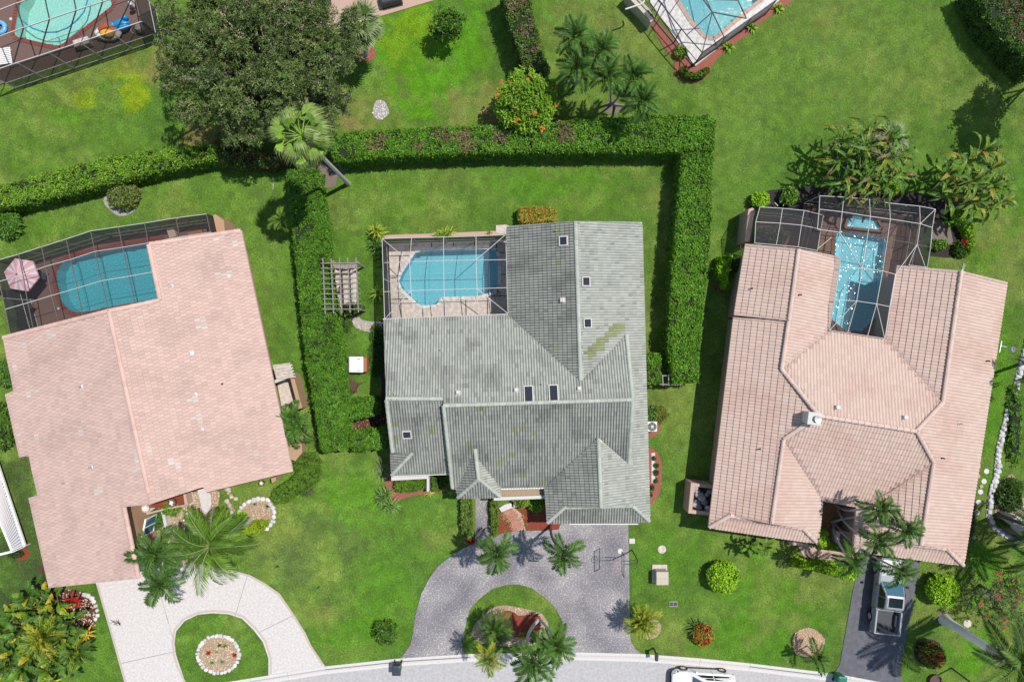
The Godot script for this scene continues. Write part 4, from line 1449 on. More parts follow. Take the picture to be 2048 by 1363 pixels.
func roof_and_walls(t: Node3D, faces: Array, wall_mat: Material, edge_mat: Material, tile_mat: Material, style: String, tone: Callable, inset := 0.55) -> MeshInstance3D:
	var outline: Array = []
	for f in faces:
		var g := Geometry2D.offset_polygon(f.poly, 0.15)[0]
		if outline.is_empty(): outline = [g]
		else:
			var rest := []
			var cur: PackedVector2Array = g
			for o in outline:
				var mg := Geometry2D.merge_polygons(o, cur)
				if mg.size() == 1 or (mg.size() > 1 and Geometry2D.is_polygon_clockwise(mg[1])): cur = mg[0]
				else: rest.append(o)
			rest.append(cur)
			outline = rest
	var foot := []
	for o in outline: foot.append_array(Geometry2D.offset_polygon(o, -0.15 - inset))
	var wall := MB.new()
	var deck := MB.new()
	for f in faces:
		for o in foot:
			ban(o, 0.0)
			for w in Geometry2D.intersect_polygons(f.poly, o):
				var area := 0.0
				for k in w.size(): area += w[k].cross(w[(k + 1) % w.size()])
				for k in w.size():
					var a := w[k]
					var b := w[(k + 1) % w.size()]
					var d := b - a
					wall.fan([Vector3(a.x, 0, a.y), Vector3(b.x, 0, b.y), Vector3(b.x, roof_y(f, b) - 0.17, b.y), Vector3(a.x, roof_y(f, a) - 0.17, a.y)], Vector3(d.y, 0, -d.x) * signf(area))
		var ix := Geometry2D.triangulate_polygon(f.poly)
		for k in range(0, ix.size(), 3):
			var up := []
			var dn := []
			for q in 3:
				up.append(f.pts[ix[k + q]] - UP * 0.012)
				dn.append(f.pts[ix[k + q]] - UP * 0.19)
			deck.fan(up, UP); deck.fan(dn, -UP)
		var n: int = f.pts.size()
		var area := 0.0
		for k in n: area += f.poly[k].cross(f.poly[(k + 1) % n])
		for k in n:
			var a: Vector3 = f.pts[k]
			var b: Vector3 = f.pts[(k + 1) % n]
			deck.fan([a - UP * 0.19, b - UP * 0.19, b - UP * 0.012, a - UP * 0.012], Vector3(b.z - a.z, 0, -(b.x - a.x)) * signf(area))
	put("wall", wall, wall_mat, t, true)
	var roof := put("roof", deck, edge_mat, t, true)
	var roll := [[0.0, 0.0], [0.1, 0.032], [0.3, 0.058], [0.5, 0.058], [0.68, 0.03], [0.76, 0.0], [1.0, 0.0]]
	var tiles := MB.new()
	for f in faces:
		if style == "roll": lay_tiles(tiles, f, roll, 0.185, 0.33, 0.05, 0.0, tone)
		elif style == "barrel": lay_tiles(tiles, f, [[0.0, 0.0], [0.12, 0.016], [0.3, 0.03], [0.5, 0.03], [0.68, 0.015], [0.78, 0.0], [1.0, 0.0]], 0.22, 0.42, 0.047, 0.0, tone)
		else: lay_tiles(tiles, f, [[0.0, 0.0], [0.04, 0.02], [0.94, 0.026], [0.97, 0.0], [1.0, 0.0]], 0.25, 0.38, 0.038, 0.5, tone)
	put("tiles", tiles, tile_mat, roof).set_meta("kind", "stuff")
	return roof

# a small fitting on a roof plane, built upright on the plane
func on_roof(called: String, t: Node3D, f: Dictionary, px: float, py: float, build: Callable, m: Material) -> MeshInstance3D:
	var p := on_face(f, px, py)
	var x := Vector3(f.d.x, 0, f.d.y)
	if absf(x.x) < 0.5: x = Vector3(f.u.x, f.p, f.u.y).normalized()
	if x.x < 0: x = -x
	var y: Vector3 = f.n
	var b := MB.new()
	build.call(b)
	var o := put(called, b, m, t)
	o.transform = Transform3D(Basis(x, y, x.cross(y)), p - t.position)
	return o

func skylight(t: Node3D, f: Dictionary, px: float, py: float, w: float, h: float) -> void:
	var o := on_roof("skylight", t, f, px, py, func(b: MB) -> void:
		for s in [-1, 1]:
			b.box(at(Vector3(s * (w * 0.5 - 0.035), 0.1, 0)), Vector3(0.07, 0.2, h), 0.01)
			b.box(at(Vector3(0, 0.1, s * (h * 0.5 - 0.035))), Vector3(w - 0.14, 0.19, 0.07), 0.01), M.metal_white)
	var g := MB.new()
	g.box(at(Vector3(0, 0.13, 0)), Vector3(w - 0.15, 0.04, h - 0.15))
	put("pane", g, M.skylight_glass, o)

func vent_box(t: Node3D, f: Dictionary, px: float, py: float, s: float, m: Material) -> void:
	on_roof("roof_vent", t, f, px, py, func(b: MB) -> void:
		b.box(at(Vector3(0, 0.16, 0)), Vector3(s, 0.22, s), 0.04)
		b.box(at(Vector3(0, 0.04, 0)), Vector3(s * 1.25, 0.09, s * 1.25), 0.01), m)

func vent_pipe(t: Node3D, f: Dictionary, px: float, py: float, r: float, m: Material, boot := true) -> void:
	on_roof("vent_pipe", t, f, px, py, func(b: MB) -> void:
		if boot: b.box(at(Vector3(0, 0.07, 0)), Vector3(r * 4.0, 0.03, r * 4.5), 0.01)
		b.lathe(at(Vector3.ZERO), [Vector2(r, 0.0), Vector2(r, 0.3), Vector2(r * 0.7, 0.3), Vector2(r * 0.7, 0.1), Vector2(0.0, 0.1)], 10), m)

func wall_block(t: Node3D, called: String, a: Array, h0: float, h: float, m: Material, bev := 0.0) -> MeshInstance3D:
	var b := MB.new()
	b.prism(flat(a, h), h0, h, true, bev)
	return put(called, b, m, t, true)

# ---------------------------------------------------------------- screen cages
func cage(label: String, base: Vector3, beams: Array, panels: Array, walls: Array, metal: Material, screen: Material, wall_screen: Material, w := 0.09, group := "pool screen cages", cross: Material = null) -> Node3D:
	var t := thing("screen_cage", label, "screen enclosure", base, 0.0, group)
	for q in beams:
		var pts := []
		for i in range(0, q.size(), 3): pts.append(plan(q[i], q[i + 1], q[i + 2]))
		for i in pts.size() - 1:
			var b := MB.new()
			b.bar(pts[i], pts[i + 1], w * 0.75, w * 1.4, 0.012)
			put("beam", b, cross if cross and q.size() == 6 and absf(pts[0].z - pts[1].z) > absf(pts[0].x - pts[1].x) else metal, t, true)
	for q in panels:
		var pts := []
		for i in range(0, q.size(), 3): pts.append(plan(q[i], q[i + 1], q[i + 2]) - UP * 0.03)
		var b := MB.new()
		b.fan(pts, UP)
		put("screen_panel", b, screen, t, true)
	for q in walls:
		var a := plan(q[0], q[1], q[2])
		var e := plan(q[3], q[4], q[5])
		var n := maxi(1, int(round(a.distance_to(e) / 2.3)))
		for i in n:
			var p := a.lerp(e, float(i) / n)
			var r := a.lerp(e, float(i + 1) / n)
			var b := MB.new()
			b.quad(Vector3(p.x, 0.08, p.z), p, r, Vector3(r.x, 0.08, r.z))
			put("screen_panel", b, wall_screen, t, true)
			for y in [0.1, 1.0]:
				var m := MB.new()
				m.bar(Vector3(p.x, y, p.z), Vector3(r.x, y, r.z), w * 0.7, w * 0.7)
				put("rail", m, metal, t, true)
			for s in ([p, r] if i == n - 1 else [p]):
				var m := MB.new()
				m.bar(Vector3(s.x, 0.0, s.z), s, w, w, 0.01)
				put("post", m, metal, t, true)
	return t

# rows of plan points -> beams along and across, one screen panel in every bay
func lattice(rows: Array, hs: Array, beams: Array, panels: Array) -> void:
	for r in rows.size():
		var line := []
		for i in range(0, rows[r].size(), 2):
			line.append_array([rows[r][i], rows[r][i + 1], hs[r]])
		beams.append(line)
		if r == 0: continue
		var n := mini(rows[r].size(), rows[r - 1].size()) / 2
		for i in n:
			var a: Array = [rows[r - 1][2 * i], rows[r - 1][2 * i + 1], hs[r - 1]]
			var b: Array = [rows[r][2 * i], rows[r][2 * i + 1], hs[r]]
			beams.append(a + b)
			if i > 0:
				panels.append([rows[r - 1][2 * i - 2], rows[r - 1][2 * i - 1], hs[r - 1]] + a + b + [rows[r][2 * i - 2], rows[r][2 * i - 1], hs[r]])

func build_grey_house() -> void:
	var t := thing("house", "grey tiled house with six skylights in the middle plot", "house", plan(1060, 760))
	var e := 2.9
	var p := 0.42
	var F := [
		face(767, 638, 1017, 630, e, p, [767, 638, 1017, 630, 1161, 762, 1253, 668, 1265, 798, 887, 811, 886, 797, 772, 797]),
		face(1013, 452, 1017, 630, e, p, [1013, 452, 1151, 442, 1161, 762, 1017, 630]),
		face(1284, 444, 1300, 1043, e, p, [1151, 442, 1284, 444, 1300, 1043, 1265, 1011, 1202, 1016, 1197, 875, 1258, 928, 1253, 668, 1161, 762]),
		face(905, 977, 1088, 972, e, p, [887, 811, 1265, 798, 1258, 928, 1197, 875, 1090, 975, 905, 978]),
		face(782, 951, 893, 947, e, p, [772, 797, 887, 797, 904, 947, 782, 951, 825, 905, 785, 905]),
		face(780, 905, 781, 951, e, p, [780, 905, 825, 905, 782, 951]),
		face(911, 962, 915, 996, e, 0.72, [950, 897, 957, 958, 915, 996, 911, 962]),
		face(997, 952, 1001, 994, e, 0.72, [950, 897, 997, 952, 1001, 994, 957, 958]),
		face(915, 996, 1001, 994, e, 0.72, [957, 958, 1001, 994, 915, 996]),
		face(1089, 975, 1095, 1046, e, p, [1197, 875, 1202, 1016, 1130, 1014, 1095, 1046, 1089, 975]),
		face(1095, 1046, 1300, 1043, e, p, [1130, 1014, 1265, 1011, 1300, 1043, 1095, 1046]),
	]
	var nz := FastNoiseLite.new()
	nz.seed = 21; nz.frequency = 0.35; nz.fractal_octaves = 4
	var moss := []
	for q in [[1175, 705], [1183, 697], [1192, 688], [1200, 680], [1178, 715], [1190, 700], [1205, 690], [1210, 675], [1217, 668], [1222, 660], [1230, 655], [1240, 650], [1245, 655], [1200, 695], [1215, 680], [1235, 662], [1228, 668], [1186, 708]]:
		moss.append(on_face(F[2], q[0], q[1]))
	for q in [[1118, 461], [1120, 525], [1115, 692]]: moss.append(on_face(F[1], q[0], q[1]))
	for q in [[1047, 852], [1065, 867], [1030, 860], [1044, 948], [1024, 908], [1085, 962], [963, 818], [938, 888], [999, 926], [1002, 920]]: moss.append(on_face(F[3], q[0], q[1]))
	for q in [[788, 846], [864, 858], [790, 877]]: moss.append(on_face(F[4], q[0], q[1]))
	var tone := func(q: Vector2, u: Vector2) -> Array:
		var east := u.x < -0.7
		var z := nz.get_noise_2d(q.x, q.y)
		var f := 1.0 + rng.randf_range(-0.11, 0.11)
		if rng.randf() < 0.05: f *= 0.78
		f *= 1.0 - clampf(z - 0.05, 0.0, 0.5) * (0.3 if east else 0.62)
		var c := Color(0.40 * f, 0.42 * f, 0.378 * f) * (0.7 if u.x > 0.7 else (0.75 if u.y < -0.7 else 0.93))  # weathering plus painted sun shading: west and south slopes darker
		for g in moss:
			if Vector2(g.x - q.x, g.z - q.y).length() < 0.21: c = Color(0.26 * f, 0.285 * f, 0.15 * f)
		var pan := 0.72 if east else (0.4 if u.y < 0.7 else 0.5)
		return [c * (1.08 if east else 1.0), Color(c.r * pan, c.g * pan, c.b * pan * 0.97)]  # sunward east slope painted a little lighter
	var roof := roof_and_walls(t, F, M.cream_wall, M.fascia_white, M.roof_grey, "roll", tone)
	var kinds := []
	for i in 3: kinds.append(cap_mesh(0.42, 0.13, Color(0.42, 0.45, 0.39) * (0.93 + 0.07 * i), M.roof_grey))
	for q in [[1, 1151, 443, 1161, 760], [0, 772, 797, 886, 797], [3, 887, 811, 1265, 799], [0, 1253, 669, 1265, 798], [3, 1265, 799, 1258, 927], [3, 887, 811, 905, 976], [4, 773, 800, 785, 904], [5, 825, 905, 783, 950],
			[6, 950, 897, 957, 958], [6, 957, 958, 915, 995], [7, 957, 958, 1001, 993], [9, 1197, 876, 1202, 1015], [10, 1130, 1014, 1095, 1045], [10, 1265, 1011, 1299, 1042], [10, 1130, 1014, 1265, 1011]]:
		ridge(roof, on_face(F[q[0]], q[1], q[2]), on_face(F[q[0]], q[3], q[4]), kinds)
	skylight(t, F[1], 1128, 482, 0.62, 0.66)
	skylight(t, F[2], 1170, 563, 0.62, 0.66)
	skylight(t, F[2], 1173, 646, 0.62, 0.66)
	skylight(t, F[4], 814, 867, 0.64, 0.6)
	skylight(t, F[0], 1057, 789, 0.64, 1.18)
	skylight(t, F[0], 1107, 787, 0.64, 1.18)
	vent_box(t, F[1], 1126, 600, 0.3, M.metal_white)
	for q in [[916, 786], [1032, 781], [1158, 778]]: vent_box(t, F[0], q[0], q[1], 0.26, M.metal_white)
	for q in [[881, 702], [1083, 770], [788, 788]]: vent_pipe(t, F[0], q[0], q[1], 0.035, M.metal_white, false)
	vent_pipe(t, F[1], 1114, 461, 0.04, M.metal_white, false)
	# gutters, courtyard wall, planters by the front door, garage door
	for q in [[1001, 977, 1089, 975], [1090, 975, 1095, 1046], [782, 951, 904, 947], [766, 638, 1016, 630]]:
		var g := MB.new()
		var a := plan(q[0], q[1], 2.86)
		var b := plan(q[2], q[3], 2.86)
		g.bar(a, b, 0.1, 0.12, 0.02)
		put("gutter", g, M.fascia_white, t, true)
	wall_block(t, "courtyard_wall", [987, 994, 1092, 990, 1092, 997, 987, 1001], 0.0, 2.45, M.white_wall, 0.03)
	wall_block(t, "planter_box", [1027, 1001, 1075, 999, 1075, 1011, 1027, 1014], 0.0, 0.5, M.white_wall, 0.02)
	wall_block(t, "gravel_roof", [990, 960, 1096, 958, 1096, 992, 990, 995], 1.9, 2.25, M.gravel_bed)
	wall_block(t, "entry_wall", [782, 953, 857, 950, 857, 957, 782, 961], 0.0, 2.0, M.white_wall, 0.02)
	wall_block(t, "side_wall", [853, 955, 858, 955, 858, 982, 853, 983], 0.0, 0.9, M.white_wall, 0.02)
	var gd := MB.new()
	for i in 4:
		var c := plan(1200, 1033, 0.4)
		gd.box(at(Vector3(c.x, 0.35 + i * 0.6, c.z)), Vector3(4.9, 0.57, 0.06), 0.02)
	put("garage_door", gd, M.white_paint, t, true)
	# brick steps and path to the front door
	var o := Node3D.new()
	o.name = "brick_path"
	add_child(o)
	o.set_meta("kind", "structure"); o.set_meta("label", "curved brick path with round insets leading to the front door")
	var base := MB.new()
	base.prism(flat(Z([190, 560, 300, 490, 440, 440, 470, 540, 640, 680, 730, 1020, 490, 1030, 440, 880, 330, 720], 980, 960, 10.24)), 0.0, 0.06)
	put("surface", base, M.coping_tan, o)
	var pad := MB.new()
	pad.prism(flat(Z([180, 560, 300, 485, 430, 455, 475, 545, 350, 590, 240, 640], 980, 960, 10.24)), 0.0, 0.18, true, 0.02)
	put("doorstep", pad, M.kerb, o)
	var br := []
	for i in 3:
		var bm := MB.new()
		bm.col = Color(0.95, 0.6, 0.48) * (0.8 + 0.16 * i)
		bm.box(at(Vector3(0, 0.02, 0)), Vector3(0.19, 0.045, 0.09), 0.01)
		br.append(bm.mesh(M.coping_tan))
	var line := plans(Z([330, 600, 400, 680, 500, 800, 560, 920, 600, 1010], 980, 960, 10.24))
	for i in line.size() - 1:
		var d: Vector3 = (line[i + 1] - line[i])
		var s := Vector3(-d.z, 0, d.x).normalized()
		var n := int(d.length() / 0.1)
		for k in n:
			for j in range(-2, 3):
				var b := put("brick", br[rng.randi() % 3], null, o)
				b.transform = Transform3D(Basis(UP, -atan2(s.z, s.x)), line[i] + d * ((k + 0.5) / n) + s * (j * 0.2 + (0.1 if k % 2 == 0 else 0.0)) + UP * 0.055)
	# middle pool cage
	var beams := []
	var panels := []
	lattice([[764, 477, 823, 475, 887, 474, 952, 472, 1011, 469], [768, 525, 819, 523, 887, 521, 952, 520, 1013, 519], [768, 583, 822, 581, 888, 579, 954, 577, 1014, 575], [769, 638, 829, 635, 891, 632, 957, 630, 1016, 627]], [2.65, 3.2, 3.2, 2.95], beams, panels)
	beams = beams.filter(func(q): return not (q.size() == 6 and q[0] < 770.0))
	beams += [[764, 477, 2.65, 769, 638, 2.95], [764, 477, 2.65, 819, 523, 3.2], [769, 638, 2.95, 822, 581, 3.2], [1011, 469, 2.65, 952, 520, 3.2], [1016, 627, 2.95, 954, 577, 3.2]]
	for q in beams:
		if q.size() == 15 and q[2] > 3.0:
			q[2] = 2.8
	for q in panels:
		for i in range(0, q.size(), 3):
			if q[i] < 770.0 and q[i + 2] > 3.0: q[i + 2] = 2.8
	cage("white framed screen cage over the kidney pool of the grey house", plan(890, 560), beams, panels, [[764, 477, 2.65, 1011, 469, 2.65], [764, 477, 2.65, 769, 638, 2.95]], M.metal_white, M.screen_thin, M.screen_wall, 0.05)
	# narrow screened strip along the west wall
	cage("narrow dark screened strip along the west wall of the grey house", plan(770, 690), [[769, 640, 2.5, 769, 710, 2.5]], [[769, 640, 2.5, 769, 710, 2.5, 780, 710, 2.7, 780, 640, 2.7]], [[769, 640, 2.5, 769, 710, 2.5]], M.metal_white, M.screen, M.screen_wall, 0.07)

func build_left_house() -> void:
	var t := thing("house", "pink flat tiled gable house in the left plot", "house", plan(300, 820))
	var F := [
		face(5, 675, 97, 1175, 2.9, 0.255, [5, 675, 217, 622, 300, 1008, 248, 1013, 278, 1156, 97, 1175, 57, 995, 75, 990, 57, 911, 38, 914, 10, 788, 27, 781]),
		face(482, 460, 585, 942, 2.9, 0.262, [297, 488, 482, 460, 585, 942, 412, 984, 406, 973, 300, 1008, 217, 622, 321, 600]),
	]
	var nz := FastNoiseLite.new()
	nz.seed = 5; nz.frequency = 0.25; nz.fractal_octaves = 4
	var pale := []
	for q in [[98, 665], [104, 672], [33, 735], [77, 780], [58, 786], [35, 870], [72, 875], [163, 866], [195, 985], [201, 978], [46, 690]]: pale.append(on_face(F[0], q[0], q[1]))
	for q in [[439, 475], [472, 485], [437, 547], [401, 640], [403, 655], [386, 800], [394, 836], [295, 895], [342, 920], [354, 930], [275, 920], [270, 905], [272, 940], [508, 910], [455, 548]]: pale.append(on_face(F[1], q[0], q[1]))
	var tone := func(q: Vector2, u: Vector2) -> Array:
		var east := u.x < -0.7
		var z := nz.get_noise_2d(q.x, q.y)
		var f := 1.0 + rng.randf_range(-0.07, 0.07)
		if rng.randf() < 0.03: f *= 0.93
		f *= 1.0 - clampf(z, 0.0, 0.5) * 0.22
		var c := Color(0.57 * f, 0.405 * f, 0.348 * f)
		for g in pale:
			if Vector2(g.x - q.x, g.z - q.y).length() < 0.24: c = Color(0.59 * f, 0.49 * f, 0.44 * f)
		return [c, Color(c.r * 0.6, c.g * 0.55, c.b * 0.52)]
	var roof := roof_and_walls(t, F, M.tan_wall, M.fascia_pink, M.roof_pink, "flat", tone, 0.9)
	var kinds := []
	for i in 3: kinds.append(cap_mesh(0.42, 0.15, Color(0.62, 0.42, 0.36) * (0.94 + 0.06 * i), M.roof_pink))
	for q in [[1, 218, 624, 297, 985], [1, 297, 489, 320, 599], [1, 219, 622, 320, 600], [0, 248, 1014, 277, 1154], [0, 7, 675, 216, 622], [1, 299, 488, 481, 461]]:
		ridge(roof, on_face(F[q[0]], q[1], q[2]), on_face(F[q[0]], q[3], q[4]), kinds, 0.42, 0.06 if q[1] < 280 else 0.05)
	for q in [[0, 164, 772], [0, 184, 933], [1, 392, 788], [1, 405, 858], [1, 344, 571], [1, 457, 552]]: vent_pipe(t, F[q[0]], q[1], q[2], 0.045, M.metal_silver)
	vent_pipe(t, F[1], 384, 706, 0.06, M.metal_silver)
	vent_pipe(t, F[0], 131, 964, 0.06, M.metal_silver, false)
	vent_pipe(t, F[1], 445, 767, 0.06, M.brick_red, false)
	# east walls seen below the eaves, the front window, planters
	var win := MB.new()
	var wc := plan(298, 1050, 1.4)
	var yaw := -0.2
	var wt := Transform3D(Basis(UP, yaw), wc)
	for s in [-1, 0, 1]: win.box(wt * at(Vector3(0.0, 0, s * 0.62)), Vector3(0.12, 1.5, 0.07), 0.01)
	for s in [-1, 1]: win.box(wt * at(Vector3(0.0, s * 0.72, 0)), Vector3(0.12, 0.07, 1.24), 0.01)
	var wo := put("window", win, M.white_paint, t, true)
	var pane := MB.new()
	pane.box(wt, Vector3(0.05, 1.4, 1.2))
	put("pane", pane, M.glass_blue, wo)
	wall_block(t, "front_wall", Z([70, 245, 320, 215, 655, 135, 665, 160, 430, 230, 300, 320, 260, 345, 245, 250, 90, 270], 230, 960, 4.763), 0.0, 0.9, M.cream_wall)
	wall_block(t, "planter_bed", Z([340, 200, 645, 135, 655, 215, 460, 262, 330, 262], 230, 960, 4.763), 0.0, 0.95, M.mulch_red)
	wall_block(t, "planter_wall", Z([645, 130, 668, 125, 690, 235, 660, 240], 230, 960, 4.763), 0.0, 1.0, M.peach_wall, 0.02)
	wall_block(t, "planter_wall", Z([295, 312, 500, 258, 660, 232, 662, 246, 505, 274, 300, 330], 230, 960, 4.763), 0.0, 1.0, M.peach_wall, 0.02)
	wall_block(t, "planter_wall", Z([432, 300, 462, 295, 525, 600, 505, 610], 230, 960, 4.763), 0.0, 0.5, M.white_wall, 0.02)
	wall_block(t, "footpath", Z([785, 95, 850, 75, 910, 140, 915, 230, 880, 310, 835, 320], 230, 960, 4.763), 0.0, 0.08, M.concrete)
	wall_block(t, "stepping_slab", Z([672, 130, 730, 108, 750, 215, 708, 238], 230, 960, 4.763), 0.0, 0.09, M.kerb)
	# walled service court on the east side
	wall_block(t, "court_wall", [578, 750, 586, 748, 604, 816, 596, 818], 0.0, 1.5, M.tan_wall, 0.02)
	wall_block(t, "court_floor", [553, 760, 580, 755, 596, 818, 565, 824], 0.0, 0.06, M.deck_cream)
	wall_block(t, "court_wall", [578, 876, 603, 888, 604, 905, 590, 922, 572, 915], 0.0, 0.9, M.tan_wall, 0.02)
	wall_block(t, "court_floor", [572, 850, 605, 860, 604, 890, 580, 890], 0.0, 0.1, M.peach_wall)
	for i in 10:
		var b := MB.new()
		var a := plan(545 + i * 0.8, 731 + i * 2.9, 1.9)
		b.bar(a, a + Vector3(1.25 + 0.12 * (i % 2), 0, -0.16), 0.1, 0.05, 0.01)
		put("trellis_slat", b, M.deck_cream, t, true)
	wall_block(t, "court_wall", [548, 760, 578, 748, 580, 754, 550, 766], 0.0, 1.8, M.white_wall, 0.02)
	wall_block(t, "privacy_wall", [425, 430, 430, 428, 447, 440, 449, 462, 433, 466], 0.0, 1.9, M.tan_wall, 0.02)
	wall_block(t, "wall_pier", [541, 957, 551, 953, 551, 962, 543, 966], 0.0, 1.2, M.tan_wall, 0.02)
	# cage
	var beams := []
	var panels := []
	var r0 := Z([-45, 458, 150, 402, 338, 342, 540, 278, 740, 212, 968, 178, 1183, 147], 0, 410, 4.096)
	var r1 := Z([-10, 625, 185, 570, 370, 502, 575, 445, 775, 380, 1002, 345, 1213, 310], 0, 410, 4.096)
	var r2 := Z([40, 853, 225, 800, 420, 740, 630, 680, 830, 620, 1055, 582, 1250, 548], 0, 410, 4.096)
	var r3 := Z([85, 1065, 270, 1012, 478, 962, 675, 908, 885, 850, 1105, 808, 1310, 778], 0, 410, 4.096)
	lattice([r0, r1, r2, r3], [2.6, 3.3, 3.4, 3.05], beams, panels)
	lattice([Z([1183, 147, 1440, 105, 1690, 72], 0, 410, 4.096), Z([1215, 310, 1470, 260, 1722, 222], 0, 410, 4.096)], [2.6, 3.1], beams, panels)
	var c := Z([-45, 458, 740, 212, 1690, 72, 1722, 222, 85, 1065], 0, 410, 4.096)
	cage("white framed screen cage over the teal pool behind the left house", plan(200, 540), beams, panels, [[c[0], c[1], 2.6, c[2], c[3], 2.6], [c[2], c[3], 2.6, c[4], c[5], 2.6], [c[4], c[5], 2.6, c[6], c[7], 3.1], [c[0], c[1], 2.6, c[8], c[9], 3.05]], M.metal_white, M.screen, M.screen_wall, 0.055, "pool screen cages", M.metal_brown)

func build_right_house() -> void:
	var t := thing("house", "peach barrel tiled house with long wings in the right plot", "house", plan(1690, 830))
	var F := [
		face(1491, 487, 1468, 630, 3.1, 0.40, [1491, 487, 1597, 497, 1577, 641, 1468, 630]),
		face(1467, 634, 1417, 1055, 2.9, 0.40, [1467, 634, 1577, 642, 1563, 738, 1637, 828, 1567, 878, 1543, 1047, 1460, 1030, 1417, 1055]),
		face(1680, 513, 1657, 660, 2.9, 0.40, [1597, 497, 1680, 513, 1657, 660, 1563, 738]),
		face(1657, 660, 1772, 678, 2.9, 0.40, [1657, 660, 1772, 678, 1885, 805, 1833, 862, 1637, 831, 1563, 738]),
		face(1795, 530, 1772, 678, 2.9, 0.40, [1795, 530, 1922, 541, 1885, 805, 1772, 678]),
		face(2015, 564, 1928, 1131, 2.9, 0.36, [1922, 541, 2015, 564, 1928, 1131, 1894, 1097, 1842, 1090, 1867, 925, 1833, 862, 1885, 805]),
		face(1646, 1002, 1712, 1014, 2.9, 0.40, [1637, 831, 1833, 862, 1867, 925, 1778, 985, 1713, 1014, 1646, 1002, 1567, 878]),
		face(1646, 1002, 1637, 1087, 2.9, 0.40, [1567, 879, 1646, 1002, 1637, 1087, 1606, 1056, 1543, 1047]),
		face(1417, 1055, 1637, 1087, 2.9, 0.40, [1460, 1030, 1543, 1047, 1606, 1056, 1637, 1087, 1417, 1055]),
		face(1713, 1014, 1706, 1102, 2.9, 0.40, [1867, 925, 1842, 1090, 1765, 1079, 1706, 1102, 1713, 1014, 1778, 985]),
		face(1706, 1102, 1928, 1131, 2.9, 0.40, [1765, 1079, 1842, 1090, 1894, 1097, 1928, 1131, 1706, 1102]),
	]
	var nz := FastNoiseLite.new()
	nz.seed = 15; nz.frequency = 0.2; nz.fractal_octaves = 3
	var tone := func(q: Vector2, u: Vector2) -> Array:
		var east := u.x < -0.7
		var z := nz.get_noise_2d(q.x, q.y)
		var f := 1.0 + rng.randf_range(-0.06, 0.06)
		var c := Color(0.585 * f, 0.45 * f, 0.385 * f)
		c = c.lerp(Color(0.54 * f, 0.38 * f, 0.315 * f), clampf(z * 1.6, 0.0, 0.7))
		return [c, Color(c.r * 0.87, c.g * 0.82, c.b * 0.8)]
	var roof := roof_and_walls(t, F, M.peach_wall, M.fascia_pink, M.roof_pink, "barrel", tone)
	var kinds := []
	for i in 3: kinds.append(cap_mesh(0.42, 0.14, Color(0.61, 0.465, 0.405) * (0.95 + 0.05 * i), M.roof_pink))
	for q in [[0, 1597, 498, 1578, 640], [2, 1577, 642, 1563, 738], [3, 1563, 738, 1637, 830], [6, 1637, 831, 1832, 862], [1, 1637, 830, 1567, 878], [1, 1567, 879, 1543, 1046], [4, 1922, 542, 1885, 805], [3, 1885, 805, 1833, 861], [6, 1833, 862, 1867, 924], [9, 1867, 925, 1842, 1089],
			[8, 1460, 1030, 1418, 1054], [8, 1606, 1056, 1636, 1086], [8, 1460, 1030, 1606, 1056], [10, 1765, 1079, 1708, 1101], [10, 1894, 1097, 1927, 1130], [10, 1765, 1079, 1894, 1097]]:
		ridge(roof, on_face(F[q[0]], q[1], q[2]), on_face(F[q[0]], q[3], q[4]), kinds, 0.42, 0.1)
	for q in [[3, 1674, 816], [3, 1809, 836]]: vent_box(t, F[q[0]], q[1], q[2], 0.3, M.metal_white)
	for q in [[0, 1505, 577], [2, 1597, 589], [5, 1972, 721], [5, 1882, 915], [1, 1521, 897]]: vent_pipe(t, F[q[0]], q[1], q[2], 0.05, M.black, false)
	vent_pipe(t, F[5], 1917, 846, 0.05, M.metal_white)
	# chimney with a round flue
	var ch := MB.new()
	var cp := on_face(F[1], 1618, 834)
	ch.box(Transform3D(Basis(UP, -0.13), Vector3(cp.x, cp.y + 0.3, cp.z)), Vector3(0.8, 1.1, 0.75), 0.03)
	var co := put("chimney", ch, M.white_wall, t, true)
	var fl := MB.new()
	fl.lathe(at(Vector3(cp.x + 0.14, cp.y + 0.85, cp.z)), [Vector2(0.2, 0.0), Vector2(0.2, 0.18), Vector2(0.23, 0.18), Vector2(0.23, 0.24), Vector2(0.0, 0.2)], 14)
	put("flue", fl, M.metal_silver, co)
	var cap := MB.new()
	cap.box(Transform3D(Basis(UP, -0.13), Vector3(cp.x, cp.y + 0.86, cp.z)), Vector3(0.9, 0.06, 0.84), 0.015)
	put("chimney_cap", cap, M.white_wall, co)
	var dn := MB.new()
	dn.bar(plan(1928, 528, 2.8), plan(1925, 541, 4.2), 0.22, 0.08, 0.01)
	put("rain_leader", dn, M.metal_silver, t, true)
	# planter box against the west wall, entrance walls
	var A := Z([410, 982, 590, 1005, 560, 1245, 388, 1226], 1280, 720, 4.009)
	var I := Z([440, 1012, 590, 1030, 570, 1218, 420, 1200], 1280, 720, 4.009)
	var pw := MB.new()
	var op := flat(A, 1.6)
	var ip := flat(I, 1.6)
	for w in Geometry2D.clip_polygons(op, ip): pw.prism(w, 0.0, 1.6)
	put("planter_wall", pw, M.peach_wall, t, true)
	var rk := MB.new()
	rk.sheet(ip, 1.25)
	put("planter_soil", rk, M.mulch_dark, t, true)
	var rocks := MB.new()
	for i in 22:
		var q := ip[0].lerp(ip[2], rng.randf()).lerp(ip[rng.randi() % 4], rng.randf() * 0.8)
		rocks.col = shade(Color(0.42, 0.4, 0.39), rng.randf_range(0.5, 1.5))
		rocks.ball(Vector3(q.x, 1.33, q.y), Vector3(0.22, 0.16, 0.18) * rng.randf_range(0.6, 1.5), 4, 7, 0.15, i)
	put("planter_rocks", rocks, M.stone_white, t, true)
